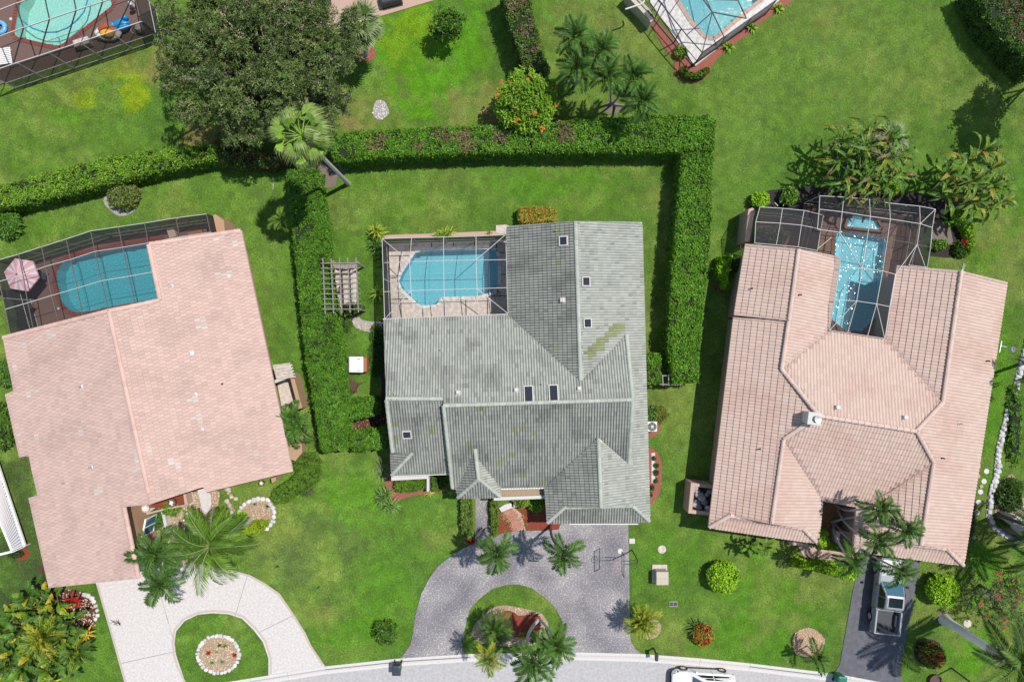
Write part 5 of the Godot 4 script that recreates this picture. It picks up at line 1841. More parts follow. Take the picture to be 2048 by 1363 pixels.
	wall_block(t, "entry_wall", Z([640, 625, 690, 630, 680, 790, 640, 790], 1580, 970, 6.82), 0.0, 1.2, M.peach_wall, 0.02)
	wall_block(t, "entry_wall", Z([690, 622, 850, 640, 850, 665, 690, 660], 1580, 970, 6.82), 0.0, 1.2, M.peach_wall, 0.02)
	wall_block(t, "front_planter", Z([0, 770, 260, 800, 240, 835, 0, 815], 1580, 970, 6.82), 0.0, 0.5, M.peach_wall, 0.02)
	wall_block(t, "court_wall", Z([70, 240, 105, 225, 130, 250, 80, 510, 40, 510], 1480, 360, 4.13), 0.0, 1.9, M.peach_wall, 0.03)
	# satellite mast at the east eave
	var mast := thing("roof_aerial", "small aerial on a mast at the east eave of the right house", "aerial", plan(2000, 690, 2.6))
	var mm := MB.new()
	mm.bar(Vector3(0, 0, 0), Vector3(0.65, 0.3, 0.25), 0.05, 0.05)
	mm.bar(Vector3(0.1, 0.05, -0.3), Vector3(-0.05, 0.05, 0.5), 0.05, 0.05)
	put("mast", mm, M.metal_silver, mast)
	var dish := MB.new()
	dish.lathe(Transform3D(Basis(Vector3(0, 0, 1), 0.5), Vector3(0.7, 0.32, 0.28)), [Vector2(0.01, 0.0), Vector2(0.12, 0.02), Vector2(0.2, 0.07)], 12)
	put("dish", dish, M.metal_white, mast)
	# main cage
	var beams := []
	var panels := []
	var z := func(a: Array) -> Array: return Z(a, 1480, 360, 4.13)
	lattice([z.call([660, 130, 858, 140, 1070, 160, 1235, 190, 1485, 215, 1615, 240]), z.call([655, 240, 845, 262, 1078, 300, 1243, 322, 1490, 360, 1590, 392]), z.call([640, 405, 825, 432, 1055, 455, 1220, 485, 1465, 530, 1575, 555])], [2.7, 3.5, 3.5], beams, panels)
	lattice([z.call([825, 432, 1055, 455, 1220, 485, 1465, 530]), z.call([826, 718, 1010, 728, 1180, 750, 1285, 778]), z.call([782, 985, 965, 998, 1130, 1022, 1238, 1045]), z.call([740, 1240, 890, 1262, 1055, 1286, 1198, 1308])], [3.5, 3.5, 3.5, 3.1], beams, panels)
	lattice([z.call([1465, 530, 1575, 555]), z.call([1395, 702, 1548, 720])], [3.5, 3.0], beams, panels)
	for q in [[1615, 240, 2.7, 1490, 360, 3.5], [825, 432, 3.5, 1010, 728, 3.5], [965, 998, 3.5, 742, 1238, 3.1], [1130, 1022, 3.5, 1196, 1306, 3.1], [1465, 530, 3.5, 1530, 712, 3.0], [1300, 705, 3.0, 1200, 1306, 3.1], [760, 470, 3.0, 645, 565, 3.0]]:
		var s: Array = z.call([q[0], q[1], q[3], q[4]])
		beams.append([s[0], s[1], q[2], s[2], s[3], q[5]])
	var c: Array = z.call([660, 130, 1615, 240, 1548, 720, 655, 240])
	cage("white framed screen cage over the narrow pool of the right house", plan(1720, 550), beams, panels, [[c[0], c[1], 2.7, c[2], c[3], 2.7], [c[2], c[3], 2.7, c[4], c[5], 2.9]], M.metal_white, M.screen, M.screen_wall_thin, 0.052)
	beams = []
	panels = []
	lattice([z.call([165, 222, 352, 233, 530, 250, 690, 290]), z.call([130, 345, 333, 356, 508, 372, 668, 406]), z.call([122, 520, 300, 535, 480, 552, 640, 582])], [2.7, 3.2, 3.0], beams, panels)
	c = z.call([165, 222, 530, 250, 690, 290, 640, 582, 122, 520])
	cage("small screened court at the end of the west wing of the right house", plan(1580, 450), beams, panels, [[c[0], c[1], 2.7, c[2], c[3], 2.7], [c[2], c[3], 2.7, c[4], c[5], 2.7], [c[4], c[5], 2.7, c[6], c[7], 3.0], [c[0], c[1], 2.7, c[8], c[9], 3.0]], M.metal_white, M.screen_dim, M.screen_wall, 0.052)

func build_neighbours() -> void:
	var z := func(a: Array) -> Array: return Z(a, 1230, 0, 5.85)
	var beams := []
	var panels := []
	lattice([z.call([300, -240, 555, 45, 637, 160, 840, 410, 1022, 615]), z.call([700, -560, 850, -380, 940, -280, 1140, 140, 1278, 428])], [2.4, 3.2], beams, panels)
	lattice([z.call([840, -640, 1030, -10, 1140, 140]), z.call([1300, -600, 1440, 0, 1540, 215])], [3.2, 2.9], beams, panels)
	beams.append([1230 + 1140 / 5.85, 140 / 5.85, 3.2, 1230 + 1022 / 5.85, 615 / 5.85, 2.4])
	beams.append([1230 + 1022 / 5.85, 615 / 5.85, 2.4, 1230 + 1900 / 5.85, -10 / 5.85, 2.4])
	var c: Array = z.call([300, -240, 1022, 615, 1900, -10])
	cage("dark framed screen cage with its corner at the top edge", plan(1390, 20), beams, panels, [[c[0], c[1], 2.4, c[2], c[3], 2.4]], M.metal_bronze, M.screen_thin, M.screen_thin, 0.07)
	var t := cage("dark screen wall of the top edge cage facing south east", plan(1480, 60), [], [], [[c[2], c[3], 2.4, c[4], c[5], 2.4]], M.metal_bronze, M.screen_thin, M.screen_wall, 0.05)
	var kb := thing("cage_kerb", "white kerb below the top edge cage along its salmon mulch", "kerb", plan(1470, 70))
	var km := MB.new()
	var k := plans(z.call([932, 768, 1915, 2]), 0.1)
	km.bar(k[0], k[1], 0.14, 0.2, 0.02)
	put("kerb_stone", km, M.white_wall, kb, true)
	var gut := thing("gutter_spout", "white gutter end reaching out at the top edge by the corner cage", "gutter", plan(1270, 8))
	var gm := MB.new()
	var g := plans(z.call([120, 108, 300, 50, 345, 15, 330, -40]), 2.4)
	for i in 3: gm.bar(g[i], g[i + 1], 0.1, 0.1, 0.02)
	put("spout", gm, M.metal_white, gut, true)
	var wl := thing("neighbour_wall", "grey end wall of the house beyond the corner cage", "wall", plan(1285, 15))
	wall_block(wl, "wall", z.call([180, -120, 330, 30, 390, 90, 470, 200, 420, 260, 330, 150, 130, -60]), 0.0, 1.2, M.cream_wall, 0.02)
	wall_block(wl, "vent_grille", z.call([345, 150, 390, 110, 470, 205, 405, 240]), 1.2, 1.25, M.black)
	# top left cage
	var y := func(a: Array) -> Array: return Z(a, 0, 0, 6.194)
	beams = []
	panels = []
	lattice([y.call([-170, 185, 190, 45, 540, -80, 880, -200, 1200, -330, 1590, -460]), y.call([-50, 465, 287, 342, 608, 236, 938, 126, 1268, 20, 1660, -100]), y.call([-170, 905, 160, 792, 480, 690, 800, 585, 1115, 480, 1440, 372, 1755, 266])], [3.4, 3.4, 2.8], beams, panels)
	beams.append([1660 / 6.194, -100 / 6.194, 3.4, 1755 / 6.194, 266 / 6.194, 2.8])
	c = y.call([-170, 905, 1755, 266, 1660, -150])
	cage("dark framed screen cage over the pale pool in the top left corner", plan(150, 60), beams, panels, [[c[0], c[1], 2.8, c[2], c[3], 2.8], [c[2], c[3], 2.8, c[4], c[5], 2.9]], M.metal_white, M.screen_thin, M.screen_wall_thin, 0.07, "pool screen cages", M.metal_bronze)
	# white roofed awning at the left edge
	var aw := thing("awning", "white ribbed metal awning at the left edge", "awning", plan(15, 1050))
	var pl := MB.new()
	var q := plans([-90, 720, -8, 920, 49, 1091, 25, 1102, -16, 1003, -90, 800], 0.5)
	pl.fan([q[1], q[2], q[3], q[4]], UP); pl.fan([q[0], q[1], q[4], q[5]], UP)
	put("roof_sheet", pl, M.awning_blue, aw, true)
	for i in 28:
		var a: Vector3 = q[1].lerp(q[2], i / 27.0)
		var b: Vector3 = q[4].lerp(q[3], i / 27.0)
		var r := MB.new()
		r.bar(a + UP * 0.05, b + UP * 0.05, 0.1, 0.1, 0.02)
		put("rib", r, M.metal_white, aw, true)
	for s in [[q[1], q[2]], [q[4], q[3]], [q[2], q[3]], [plan(25, 1102, 0.45), plan(-60, 1122, 0.45)]]:
		var r := MB.new()
		r.bar(s[0], s[1], 0.16, 0.2, 0.02)
		put("edge_beam", r, M.white_paint, aw, true)
	for s in [q[2], q[3]]:
		var r := MB.new()
		r.bar(Vector3(s.x, 0, s.z), s, 0.1, 0.1)
		put("post", r, M.metal_white, aw, true)

const HG := [Color(0.11, 0.27, 0.022), Color(0.08, 0.205, 0.016), Color(0.15, 0.33, 0.03), Color(0.125, 0.29, 0.022)]
const HD := [Color(0.065, 0.175, 0.014), Color(0.085, 0.215, 0.016), Color(0.115, 0.265, 0.022)]
const LIME := [Color(0.25, 0.47, 0.015), Color(0.2, 0.41, 0.015), Color(0.31, 0.52, 0.03)]
const BROWN := Color(0.19, 0.155, 0.075)

func build_hedges() -> void:
	var g := "tall clipped hedges round the back gardens"
	hedge("hedge", "long tall hedge between the left house and the middle garden", g, [572, 338, 634, 336, 640, 400, 650, 450, 652, 520, 660, 580, 672, 640, 688, 770, 694, 840, 692, 900, 642, 905, 632, 850, 612, 740, 597, 600, 582, 450], 2.2, "hedge", HD, 50.0, 0.09)
	hedge("hedge", "short hedge spur ending by the white ball north of the brown mulch", g, [684, 800, 748, 793, 755, 808, 754, 830, 686, 845], 1.9, "hedge", HD, 50.0)
	hedge("hedge", "block hedge south of the brown mulch beside the grey house", g, [697, 866, 768, 854, 774, 870, 776, 898, 702, 904, 695, 890], 1.9, "hedge", HD, 50.0)
	hedge("hedge", "wide hedge along the back of the middle garden", g, [650, 292, 664, 270, 720, 258, 990, 248, 1130, 240, 1300, 228, 1420, 228, 1433, 240, 1430, 300, 1360, 303, 1000, 304, 800, 312, 668, 322], 2.2, "hedge", HG, 46.0, 0.1, "hedge", [[760, 280, 1.0, BROWN], [880, 270, 0.9, BROWN], [935, 280, 1.0, BROWN], [1000, 275, 0.8, BROWN], [1130, 270, 1.0, BROWN], [835, 290, 0.7, BROWN]])
	hedge("hedge", "tall hedge down the east side of the middle garden", g, [1364, 304, 1428, 302, 1425, 450, 1412, 590, 1401, 700, 1399, 765, 1346, 768, 1336, 690, 1342, 560, 1352, 450], 2.2, "hedge", HG, 48.0, 0.09)
	hedge("hedge", "small hedge block between the grey house and the wooden gate", g, [1294, 708, 1322, 706, 1324, 735, 1322, 768, 1293, 770], 1.7, "hedge", HG, 48.0)
	hedge("hedge", "slanting hedge behind the left pool reaching the left edge", g, [-40, 378, 100, 340, 200, 315, 300, 298, 430, 286, 433, 318, 320, 340, 200, 370, 100, 395, -40, 425], 2.0, "hedge", [Color(0.15, 0.29, 0.025), Color(0.11, 0.245, 0.02), Color(0.2, 0.36, 0.03)], 44.0, 0.13)
	hedge("hedge", "dark ragged hedge piece in the shade below the oak", g, [430, 292, 470, 302, 540, 305, 585, 300, 590, 322, 540, 332, 480, 332, 440, 328], 1.8, "hedge", [Color(0.06, 0.13, 0.02), Color(0.10, 0.2, 0.025), Color(0.16, 0.08, 0.05)], 40.0, 0.13)
	hedge("hedge", "straggly hedge with brown gaps running to the top edge", g, [998, -30, 1058, -30, 1070, 40, 1085, 90, 1102, 135, 1085, 150, 1052, 142, 1036, 100, 1020, 50], 2.6, "hedge", [Color(0.10, 0.19, 0.03), Color(0.07, 0.15, 0.02), Color(0.14, 0.22, 0.05)], 34.0, 0.15, "hedge", [[1030, 10, 0.9, BROWN], [1045, 60, 0.9, BROWN], [1060, 40, 0.6, BROWN], [1062, 100, 0.8, BROWN], [1030, -15, 0.7, BROWN]])
	hedge("hedge", "hedge in the top right corner with a brown trimmed top", g, [1945, -30, 2085, -30, 2085, 150, 2048, 118, 2010, 80, 1978, 40], 2.3, "hedge", [Color(0.06, 0.13, 0.02), Color(0.09, 0.19, 0.03)], 40.0, 0.12, "hedge", [[2020, 10, 1.1, BROWN], [2040, 50, 1.0, BROWN], [2030, -10, 1.0, BROWN]])
	var w := "low hedges beside the front walk"
	hedge("low_hedge", "grassy low hedge on the left of the front walk", w, [919, 1000, 945, 998, 947, 1040, 946, 1070, 933, 1080, 921, 1076], 0.8, "fine", [Color(0.14, 0.24, 0.04), Color(0.18, 0.29, 0.05), Color(0.10, 0.19, 0.025)], 60.0)
	hedge("low_hedge", "narrow low hedge on the right of the front walk", w, [979, 1000, 997, 1000, 998, 1050, 995, 1076, 983, 1076, 980, 1050], 0.8, "fine", [Color(0.12, 0.22, 0.03), Color(0.15, 0.26, 0.04)], 60.0)
	hedge("low_hedge", "bright clipped bush row below the west front wall", "", [788, 962, 853, 959, 854, 978, 830, 985, 795, 986, 786, 975], 0.7, "fine", [Color(0.13, 0.27, 0.02), Color(0.16, 0.3, 0.03), Color(0.10, 0.22, 0.02)], 80.0, 0.06, "shrub")
	hedge("low_hedge", "shaded bush beside the rake end of the west front", "", [860, 955, 892, 953, 893, 975, 880, 984, 862, 983], 0.7, "fine", [Color(0.09, 0.2, 0.02), Color(0.12, 0.24, 0.02)], 80.0, 0.06, "shrub")
	hedge("low_hedge", "rounded twin shrub mass at the corner of the left house", "", [538, 995, 545, 978, 575, 960, 590, 945, 584, 925, 600, 908, 625, 906, 640, 925, 636, 962, 612, 985, 592, 992, 570, 1008, 550, 1010], 0.9, "fine", [Color(0.10, 0.21, 0.02), Color(0.13, 0.25, 0.025), Color(0.075, 0.17, 0.015)], 90.0, 0.1, "shrub")
	hedge("low_hedge", "yellow green shrub in the egg shaped gravel bed", "", Z([1180, 440, 1260, 400, 1370, 378, 1455, 385, 1460, 420, 1400, 500, 1330, 540, 1240, 530, 1185, 490], 230, 960, 4.763), 0.6, "fine", [Color(0.30, 0.40, 0.015), Color(0.24, 0.36, 0.015), Color(0.18, 0.3, 0.015)], 90.0, 0.08, "shrub")
	hedge("low_hedge", "lime green hedge along the path of the right house", "", Z([30, 1040, 130, 1010, 330, 1030, 620, 1080, 760, 1080, 950, 1120, 960, 1270, 880, 1300, 640, 1240, 480, 1200, 200, 1150, 60, 1110], 1580, 970, 6.82), 0.8, "lime", LIME, 70.0, 0.08)
	hedge("low_hedge", "lime green bush squeezed beside the entrance palms", "", Z([380, 600, 470, 590, 540, 680, 560, 780, 600, 820, 660, 850, 660, 900, 560, 890, 480, 850, 390, 860, 370, 760], 1580, 970, 6.82), 0.9, "lime", LIME, 70.0, 0.1, "shrub")
	hedge("low_hedge", "crescent bush at the tip of the salmon mulch", "", Z([750, 790, 800, 755, 850, 760, 880, 815, 950, 825, 1010, 790, 1080, 765, 1130, 785, 1125, 830, 1060, 890, 980, 915, 880, 905, 800, 865], 1230, 0, 5.85), 0.8, "fine", [Color(0.13, 0.23, 0.02), Color(0.09, 0.18, 0.02)], 80.0, 0.08, "shrub")
	hedge("low_hedge", "yellow and red leaved hedge block behind the grey house", "", [1036, 413, 1070, 410, 1114, 414, 1115, 430, 1112, 444, 1040, 447, 1034, 430], 1.1, "fine", [Color(0.45, 0.42, 0.05), Color(0.3, 0.38, 0.04), Color(0.45, 0.2, 0.05), Color(0.46, 0.36, 0.06)], 90.0, 0.09)
	hedge("low_hedge", "lime hedge wrapping the flower bed by the right pool", "", Z([660, 800, 730, 770, 770, 850, 810, 900, 840, 1030, 845, 1190, 800, 1230, 770, 1180, 780, 1060, 730, 960, 660, 900], 1790, 270, 5.244), 0.9, "lime", LIME, 70.0, 0.12)
	hedge("low_hedge", "tall lime bush against the west wall of the right house", "", Z([350, 380, 470, 340, 620, 335, 640, 420, 600, 560, 570, 700, 545, 860, 530, 1080, 450, 1110, 390, 1060, 380, 880, 300, 790, 260, 660, 320, 500], 1410, 480, 11.36), 1.1, "lime", LIME, 80.0, 0.14, "shrub")

func build_trees() -> void:
	var S := func(px: float, py: float, h: float, r: float, ry: float, b: Vector3) -> Array:
		return [plan(px, py, h) - b, Vector3(r, ry, r)]
	var b := plan(560, 165)
	var L := []
	for q in [[395, 45, 6.0, 2.5], [470, 25, 6.6, 2.6], [560, 10, 6.8, 2.6], [640, 30, 6.4, 2.3], [690, 70, 5.6, 1.9], [380, 105, 5.8, 2.1], [455, 90, 7.2, 2.6], [545, 80, 7.6, 2.8], [630, 105, 6.9, 2.5], [690, 140, 5.4, 1.7], [420, 165, 6.4, 2.3], [500, 165, 7.3, 2.6], [590, 170, 7.0, 2.5], [655, 195, 5.4, 1.8],
			[450, 215, 5.6, 1.9], [525, 225, 5.8, 2.0], [600, 225, 5.2, 1.8], [470, 250, 4.4, 1.4], [350, 70, 5.0, 1.5], [660, 235, 4.2, 1.2], [540, 265, 4.0, 1.3]]:
		var o: Vector3 = plan(q[0], q[1], q[2]) - b
		for k in 5:
			var a := TAU * (k + rng.randf()) / 5.0
			var rr: float = q[3] * rng.randf_range(0.3, 0.5)
			var dd: float = q[3] * (0.72 if k else 0.0) * rng.randf_range(0.75, 1.4)
			L.append([o + Vector3(cos(a) * dd, rng.randf_range(-0.5, 0.6), sin(a) * dd), Vector3(rr, rr * 0.75, rr)])
	tree("oak_tree", "big grey green oak spreading over the top left corner", b, L, "oak", [Color(0.085, 0.14, 0.032), Color(0.125, 0.185, 0.05), Color(0.05, 0.09, 0.02), Color(0.19, 0.25, 0.09)], 31.0, 0.42, "tree", 2)
	b = plan(1052, 222)
	L = []
	for q in [[1055, 200, 3.3, 1.35], [1025, 195, 2.7, 1.1], [1080, 190, 2.8, 1.1], [1050, 172, 2.7, 1.1], [1075, 225, 2.7, 1.1], [1035, 225, 2.8, 1.1], [1010, 215, 2.2, 0.8], [1055, 245, 2.3, 0.9], [1098, 205, 2.2, 0.8]]:
		L.append(S.call(q[0], q[1], q[2], q[3], q[3] * 0.8, b))
	var m := tree("flowering_tree", "round bright green tree dotted with orange flower heads", b, L, "mango", [Color(0.16, 0.32, 0.02), Color(0.12, 0.26, 0.02), Color(0.22, 0.37, 0.03)], 26.0, 0.16)
	var fx := []
	var fc := []
	for q in [[1003, 165], [997, 182], [995, 192], [1015, 182], [1048, 173], [1077, 182], [1074, 193], [1097, 190], [1103, 178], [1107, 170], [1030, 208], [1068, 228], [1112, 212], [1055, 160], [1020, 165], [1084, 258], [1033, 240], [1040, 190]]:
		for k in 4:
			var p := plan(q[0] + rng.randf_range(-4, 4), q[1] + rng.randf_range(-4, 4), 3.9 if absf(q[0] - 1055) < 35 else 3.2)
			fx.append(Transform3D(rand_basis(0.5, rng.randf_range(0.8, 1.3)), p))
			fc.append(vary(Color(0.6, 0.26, 0.05), 0.25))
	scatter("flowers", PL.flower0, fx, fc, m)
	b = plan(898, 66)
	L = []
	for q in [[895, 45, 2.4, 0.9], [878, 50, 2.0, 0.6], [912, 52, 2.1, 0.6], [895, 30, 2.0, 0.6], [905, 68, 1.9, 0.5], [880, 68, 1.7, 0.5], [920, 38, 1.9, 0.45]]:
		L.append(S.call(q[0], q[1], q[2], q[3], q[3] * 0.8, b))
	tree("small_tree", "small dark green citrus tree alone on the bright lawn", b, L, "mango", [Color(0.06, 0.15, 0.015), Color(0.09, 0.2, 0.02)], 22.0, 0.08)
	b = plan(1960, 1170)
	L = []
	for q in [[1975, 1185, 2.8, 1.2], [2005, 1190, 3.0, 1.3], [1990, 1215, 2.8, 1.1], [2035, 1205, 2.9, 1.3], [2015, 1160, 2.4, 1.0], [1950, 1190, 2.0, 0.9], [2040, 1240, 2.4, 0.9], [2000, 1235, 2.2, 0.8]]:
		L.append(S.call(q[0], q[1], q[2], q[3], q[3] * 0.6, b))
	m = tree("flowering_tree", "open twiggy tree with red brush flowers at the right edge", b, L, "oak", [Color(0.12, 0.2, 0.05), Color(0.09, 0.16, 0.04), Color(0.16, 0.24, 0.08)], 9.0, 0.13, "tree", 5)
	fx = []
	fc = []
	for i in 26:
		var p := plan(rng.randf_range(1955, 2046), rng.randf_range(1145, 1260), rng.randf_range(2.6, 3.6))
		for k in 3:
			fx.append(Transform3D(rand_basis(0.6, rng.randf_range(0.8, 1.2)), p + Vector3(rng.randf_range(-1, 1), 0, rng.randf_range(-1, 1)) * 0.1))
			fc.append(vary(Color(0.6, 0.16, 0.14), 0.25))
	scatter("flowers", PL.flower1, fx, fc, m)
	# trees beyond the right edge whose shade falls on the lawn
	b = plan(2072, 170)
	L = []
	for q in [[2110, 165, 4.6, 1.6], [2125, 200, 5.0, 1.6], [2125, 130, 4.2, 1.4]]: L.append(S.call(q[0], q[1], q[2], q[3], q[3] * 0.8, b))
	tree("shade_tree", "leafy tree just past the top right hedge casting shade inwards", b, L, "mango", [Color(0.07, 0.16, 0.02)], 16.0, 0.15)

func build_palms() -> void:
	var G := Color(0.055, 0.128, 0.02)
	var D := Color(0.038, 0.092, 0.016)
	var RIB := Color(0.12, 0.18, 0.045)
	var xmas := []
	var queen := []
	var robel := []
	var areca := []
	var dry := []
	for i in 3:
		xmas.append(feather(1.45, 0.75, 1.05, 26, 0.52, 0.085, [G, D, shade(G, 1.25)][i], RIB, 400 + i, 0.55, 0.05 * (i - 1)).mesh(M.leaf))
		queen.append(feather(3.2, 0.5, 0.95, 50, 0.78, 0.075, [Color(0.085, 0.18, 0.018), Color(0.055, 0.125, 0.016), Color(0.13, 0.235, 0.022)][i], Color(0.2, 0.27, 0.075), 410 + i, -0.05, 0.06 * (i - 1)).mesh(M.leaf))
		robel.append(feather(1.25, 0.6, 0.9, 28, 0.36, 0.035, [G, Color(0.10, 0.19, 0.035), D][i], RIB, 420 + i, 0.3).mesh(M.leaf))
		areca.append(feather(1.65, 0.7, 0.8, 24, 0.5, 0.06, [Color(0.16, 0.24, 0.02), Color(0.10, 0.19, 0.02), Color(0.30, 0.31, 0.03)][i], Color(0.5, 0.42, 0.08), 430 + i, 0.5).mesh(M.leaf))
	var royal := []
	for i in 3: royal.append(feather(3.3, 0.5, 0.95, 56, 0.75, 0.085, [Color(0.04, 0.085, 0.018), Color(0.10, 0.18, 0.03), Color(0.055, 0.12, 0.02)][i], RIB, 470 + i, 0.15, 0.05 * (i - 1)).mesh(M.leaf))
	dry.append(feather(2.2, 0.3, 1.0, 26, 0.6, 0.05, Color(0.30, 0.25, 0.2), Color(0.35, 0.3, 0.25), 440, 0.0).mesh(M.leaf_dull))
	var wash := []
	var sabal := []
	for i in 3:
		wash.append(fan_leaf(1.25, 0.82, 26, [Color(0.2, 0.34, 0.045), Color(0.15, 0.27, 0.035), Color(0.22, 0.35, 0.06)][i], Color(0.19, 0.26, 0.075), 450 + i, 1.5).mesh(M.leaf))
		sabal.append(fan_leaf(0.85, 0.95, 20, [Color(0.12, 0.2, 0.06), Color(0.09, 0.16, 0.045), Color(0.17, 0.25, 0.1)][i], Color(0.19, 0.25, 0.11), 460 + i, 0.5).mesh(M.leaf))
	palm("palm_tree", "tall fan palm with a long pale trunk at the hedge corner", plan(697, 367), plan(604, 272, 11.4), 0.16, 0.11, wash, 24, 1.0, "", [1.0, -0.35], Vector3.ZERO, "bark_pale", Color(0, 0, 0, 0), dry[0])
	palm("palm_tree", "short grey fan palm in the mulch ring beside the oak", plan(731, 108), plan(722, 52, 4.2), 0.2, 0.16, sabal, 16, 1.1, "", [1.0, -0.4])
	var g := "slender feather palms of the back lawn cluster"
	var names := ["top left palm of the back lawn cluster", "second palm from the top edge in the back lawn cluster", "left lower palm of the back lawn cluster beside the flowering tree", "middle palm of the back lawn cluster", "right palm of the back lawn cluster", "lowest palm of the back lawn cluster leaning over the hedge"]
	var cl := [[1150, 165, 1147, 80, 5.6], [1153, 167, 1198, 106, 5.0], [1150, 170, 1152, 145, 4.6], [1222, 208, 1214, 158, 4.8], [1226, 206, 1264, 158, 4.6], [1229, 210, 1281, 208, 4.2]]
	for i in 6:
		var q: Array = cl[i]
		palm("palm_tree", names[i], plan(q[0], q[1]), plan(q[2], q[3], q[4]), 0.1, 0.06, xmas, 13, 1.08, g, [0.9, -0.2], Vector3(0.1, 0, 0.1 * (i % 3 - 1)), "bark_pale", Color(0.2, 0.28, 0.1))
	g = "small feather palms before the grey house"
	palm("palm_tree", "feather palm beside the lower end of the front walk", plan(966, 1064), plan(995, 1100, 4.3), 0.1, 0.07, xmas, 13, 1.08, g, [0.9, -0.25], Vector3.ZERO, "bark_pale", Color(0.2, 0.28, 0.1))
	palm("palm_tree", "feather palm with a bent trunk at the garage corner", plan(1101, 1050), plan(1126, 1102, 4.8), 0.11, 0.08, xmas, 11, 1.05, g, [1.0, -0.3], Vector3(-0.25, 0, 0.1), "bark", Color(0.2, 0.28, 0.1))
	palm("palm_tree", "bushy fine leaved palm filling the left of the drive island", plan(990, 1240), plan(992, 1255, 1.9), 0.12, 0.1, robel, 46, 1.15, "", [1.4, -0.15])
	palm("palm_tree", "yellowish palm overhanging the gutter below the drive island", plan(984, 1258), plan(979, 1312, 4.2), 0.1, 0.07, areca, 20, 0.75, "", [1.2, -0.2])
	palm("palm_tree", "curved grey trunked palm leaning over the street", plan(1075, 1240), plan(1065, 1315, 5.0), 0.14, 0.09, xmas, 13, 1.25, "", [1.0, -0.3], Vector3(-0.55, 0, 0.0), "bark_pale", Color(0.2, 0.28, 0.1))
	palm("palm_tree", "palm at the right end of the drive island", plan(1080, 1239), plan(1108, 1284, 4.4), 0.11, 0.08, xmas, 12, 1.1, "", [0.9, -0.3], Vector3(0.2, 0, 0), "bark_pale", Color(0.2, 0.28, 0.1))
	palm("palm_tree", "yellow leaved palm in its gravel disc by the grey drive", plan(1290, 1240), plan(1283, 1235, 1.6), 0.12, 0.09, areca, 40, 0.95, "", [1.45, 0.05])
	palm("palm_tree", "large arching palm with long green fronds before the left house", plan(500, 1040), plan(422, 1090, 6.2), 0.2, 0.14, queen, 20, 0.97, "", [0.95, -0.4])
	palm("palm_tree", "dark feather palm nearest the window of the left house", plan(348, 1090), plan(318, 1103, 3.6), 0.13, 0.09, xmas, 13, 1.4, "", [1.0, -0.25])
	palm("palm_tree", "dark feather palm overlapping the top of the white drive", plan(360, 1132), plan(328, 1163, 3.6), 0.13, 0.09, xmas, 13, 1.25, "", [1.0, -0.25])
	g = "entrance palms of the right house"
	names = ["entrance palm with its crown highest over the central roof", "entrance palm reaching furthest right over the roof", "entrance palm crown between the two roof palms and the path", "entrance palm drooping over the lime hedge", "entrance palm shading the bonnet of the pickup"]
	cl = [[1672, 1008, 1750, 1010, 5.4, 0.4], [1665, 1044, 1800, 1053, 5.8, -0.5], [1673, 1010, 1745, 1076, 5.4, 0.4], [1667, 1048, 1697, 1116, 4.6, -0.2], [1669, 1046, 1788, 1133, 5.8, 0.2]]
	for i in 5:
		var q: Array = cl[i]
		palm("palm_tree", names[i], plan(q[0], q[1]), plan(q[2], q[3], q[4]), 0.1, 0.07, xmas, 11, 0.98, g, [1.0, -0.3], Vector3(-0.3, 0, q[5]), "bark_pale", Color(0.2, 0.28, 0.1))
	palm("palm_tree", "royal palm with a thick smooth trunk in the bottom right corner", plan(1888, 1238), plan(2022, 1324, 6.9), 0.36, 0.24, royal, 17, 1.05, "", [1.0, -0.3], Vector3.ZERO, "bark_royal", Color(0.16, 0.24, 0.1), dry[0])
	palm("palm_tree", "palm leaning in at the right edge over the gravel garden", plan(1995, 1028), plan(2085, 1062, 4.6), 0.15, 0.1, royal, 16, 0.85, "", [1.0, -0.3], Vector3.ZERO, "bark")
	palm("palm_tree", "palm past the right edge showing only frond tips", plan(2050, 1080), plan(2085, 1120, 4.0), 0.15, 0.1, royal, 15, 0.8)
	palm("palm_tree", "thin young palm over the orange gravel disc", plan(1615, 1290), plan(1630, 1308, 1.4), 0.05, 0.04, xmas, 7, 0.95, "", [1.0, 0.1])
	palm("palm_tree", "palm past the right edge shading the rock border", plan(2062, 720), plan(2096, 738, 4.5), 0.15, 0.1, royal, 14, 0.7)
	palm("palm_tree", "young palm frond tuft beside the walled court of the left house", plan(596, 818), plan(586, 812, 1.8), 0.05, 0.04, xmas, 5, 0.7, "", [1.3, 0.6])
	# paddle leaved clumps
	var bop := []
	var ban_leaf := []
	var trav := []
	var cordy := []
	for i in 6:
		bop.append(paddle(0.75, 1.35, 0.27, [Color(0.08, 0.18, 0.02), Color(0.05, 0.12, 0.016), Color(0.12, 0.23, 0.025), Color(0.045, 0.105, 0.016), Color(0.09, 0.19, 0.022), Color(0.12, 0.10, 0.04)][i], Color(0.2, 0.25, 0.07), 500 + i, 0.85, 0.9, 0.7, Color(0.42, 0.22, 0.03) if i in [2] else (Color(0.2, 0.14, 0.08) if i == 5 else Color(0, 0, 0, 0))).mesh(M.leaf))
		ban_leaf.append(paddle(0.7, 1.35, 0.32, [Color(0.10, 0.195, 0.02), Color(0.07, 0.15, 0.015), Color(0.13, 0.22, 0.02), Color(0.19, 0.2, 0.025), Color(0.07, 0.135, 0.02), Color(0.05, 0.10, 0.015)][i], Color(0.28, 0.3, 0.08), 520 + i, 0.6, 0.35, 0.6, Color(0.45, 0.24, 0.03) if i in [3] else Color(0, 0, 0, 0)).mesh(M.leaf))
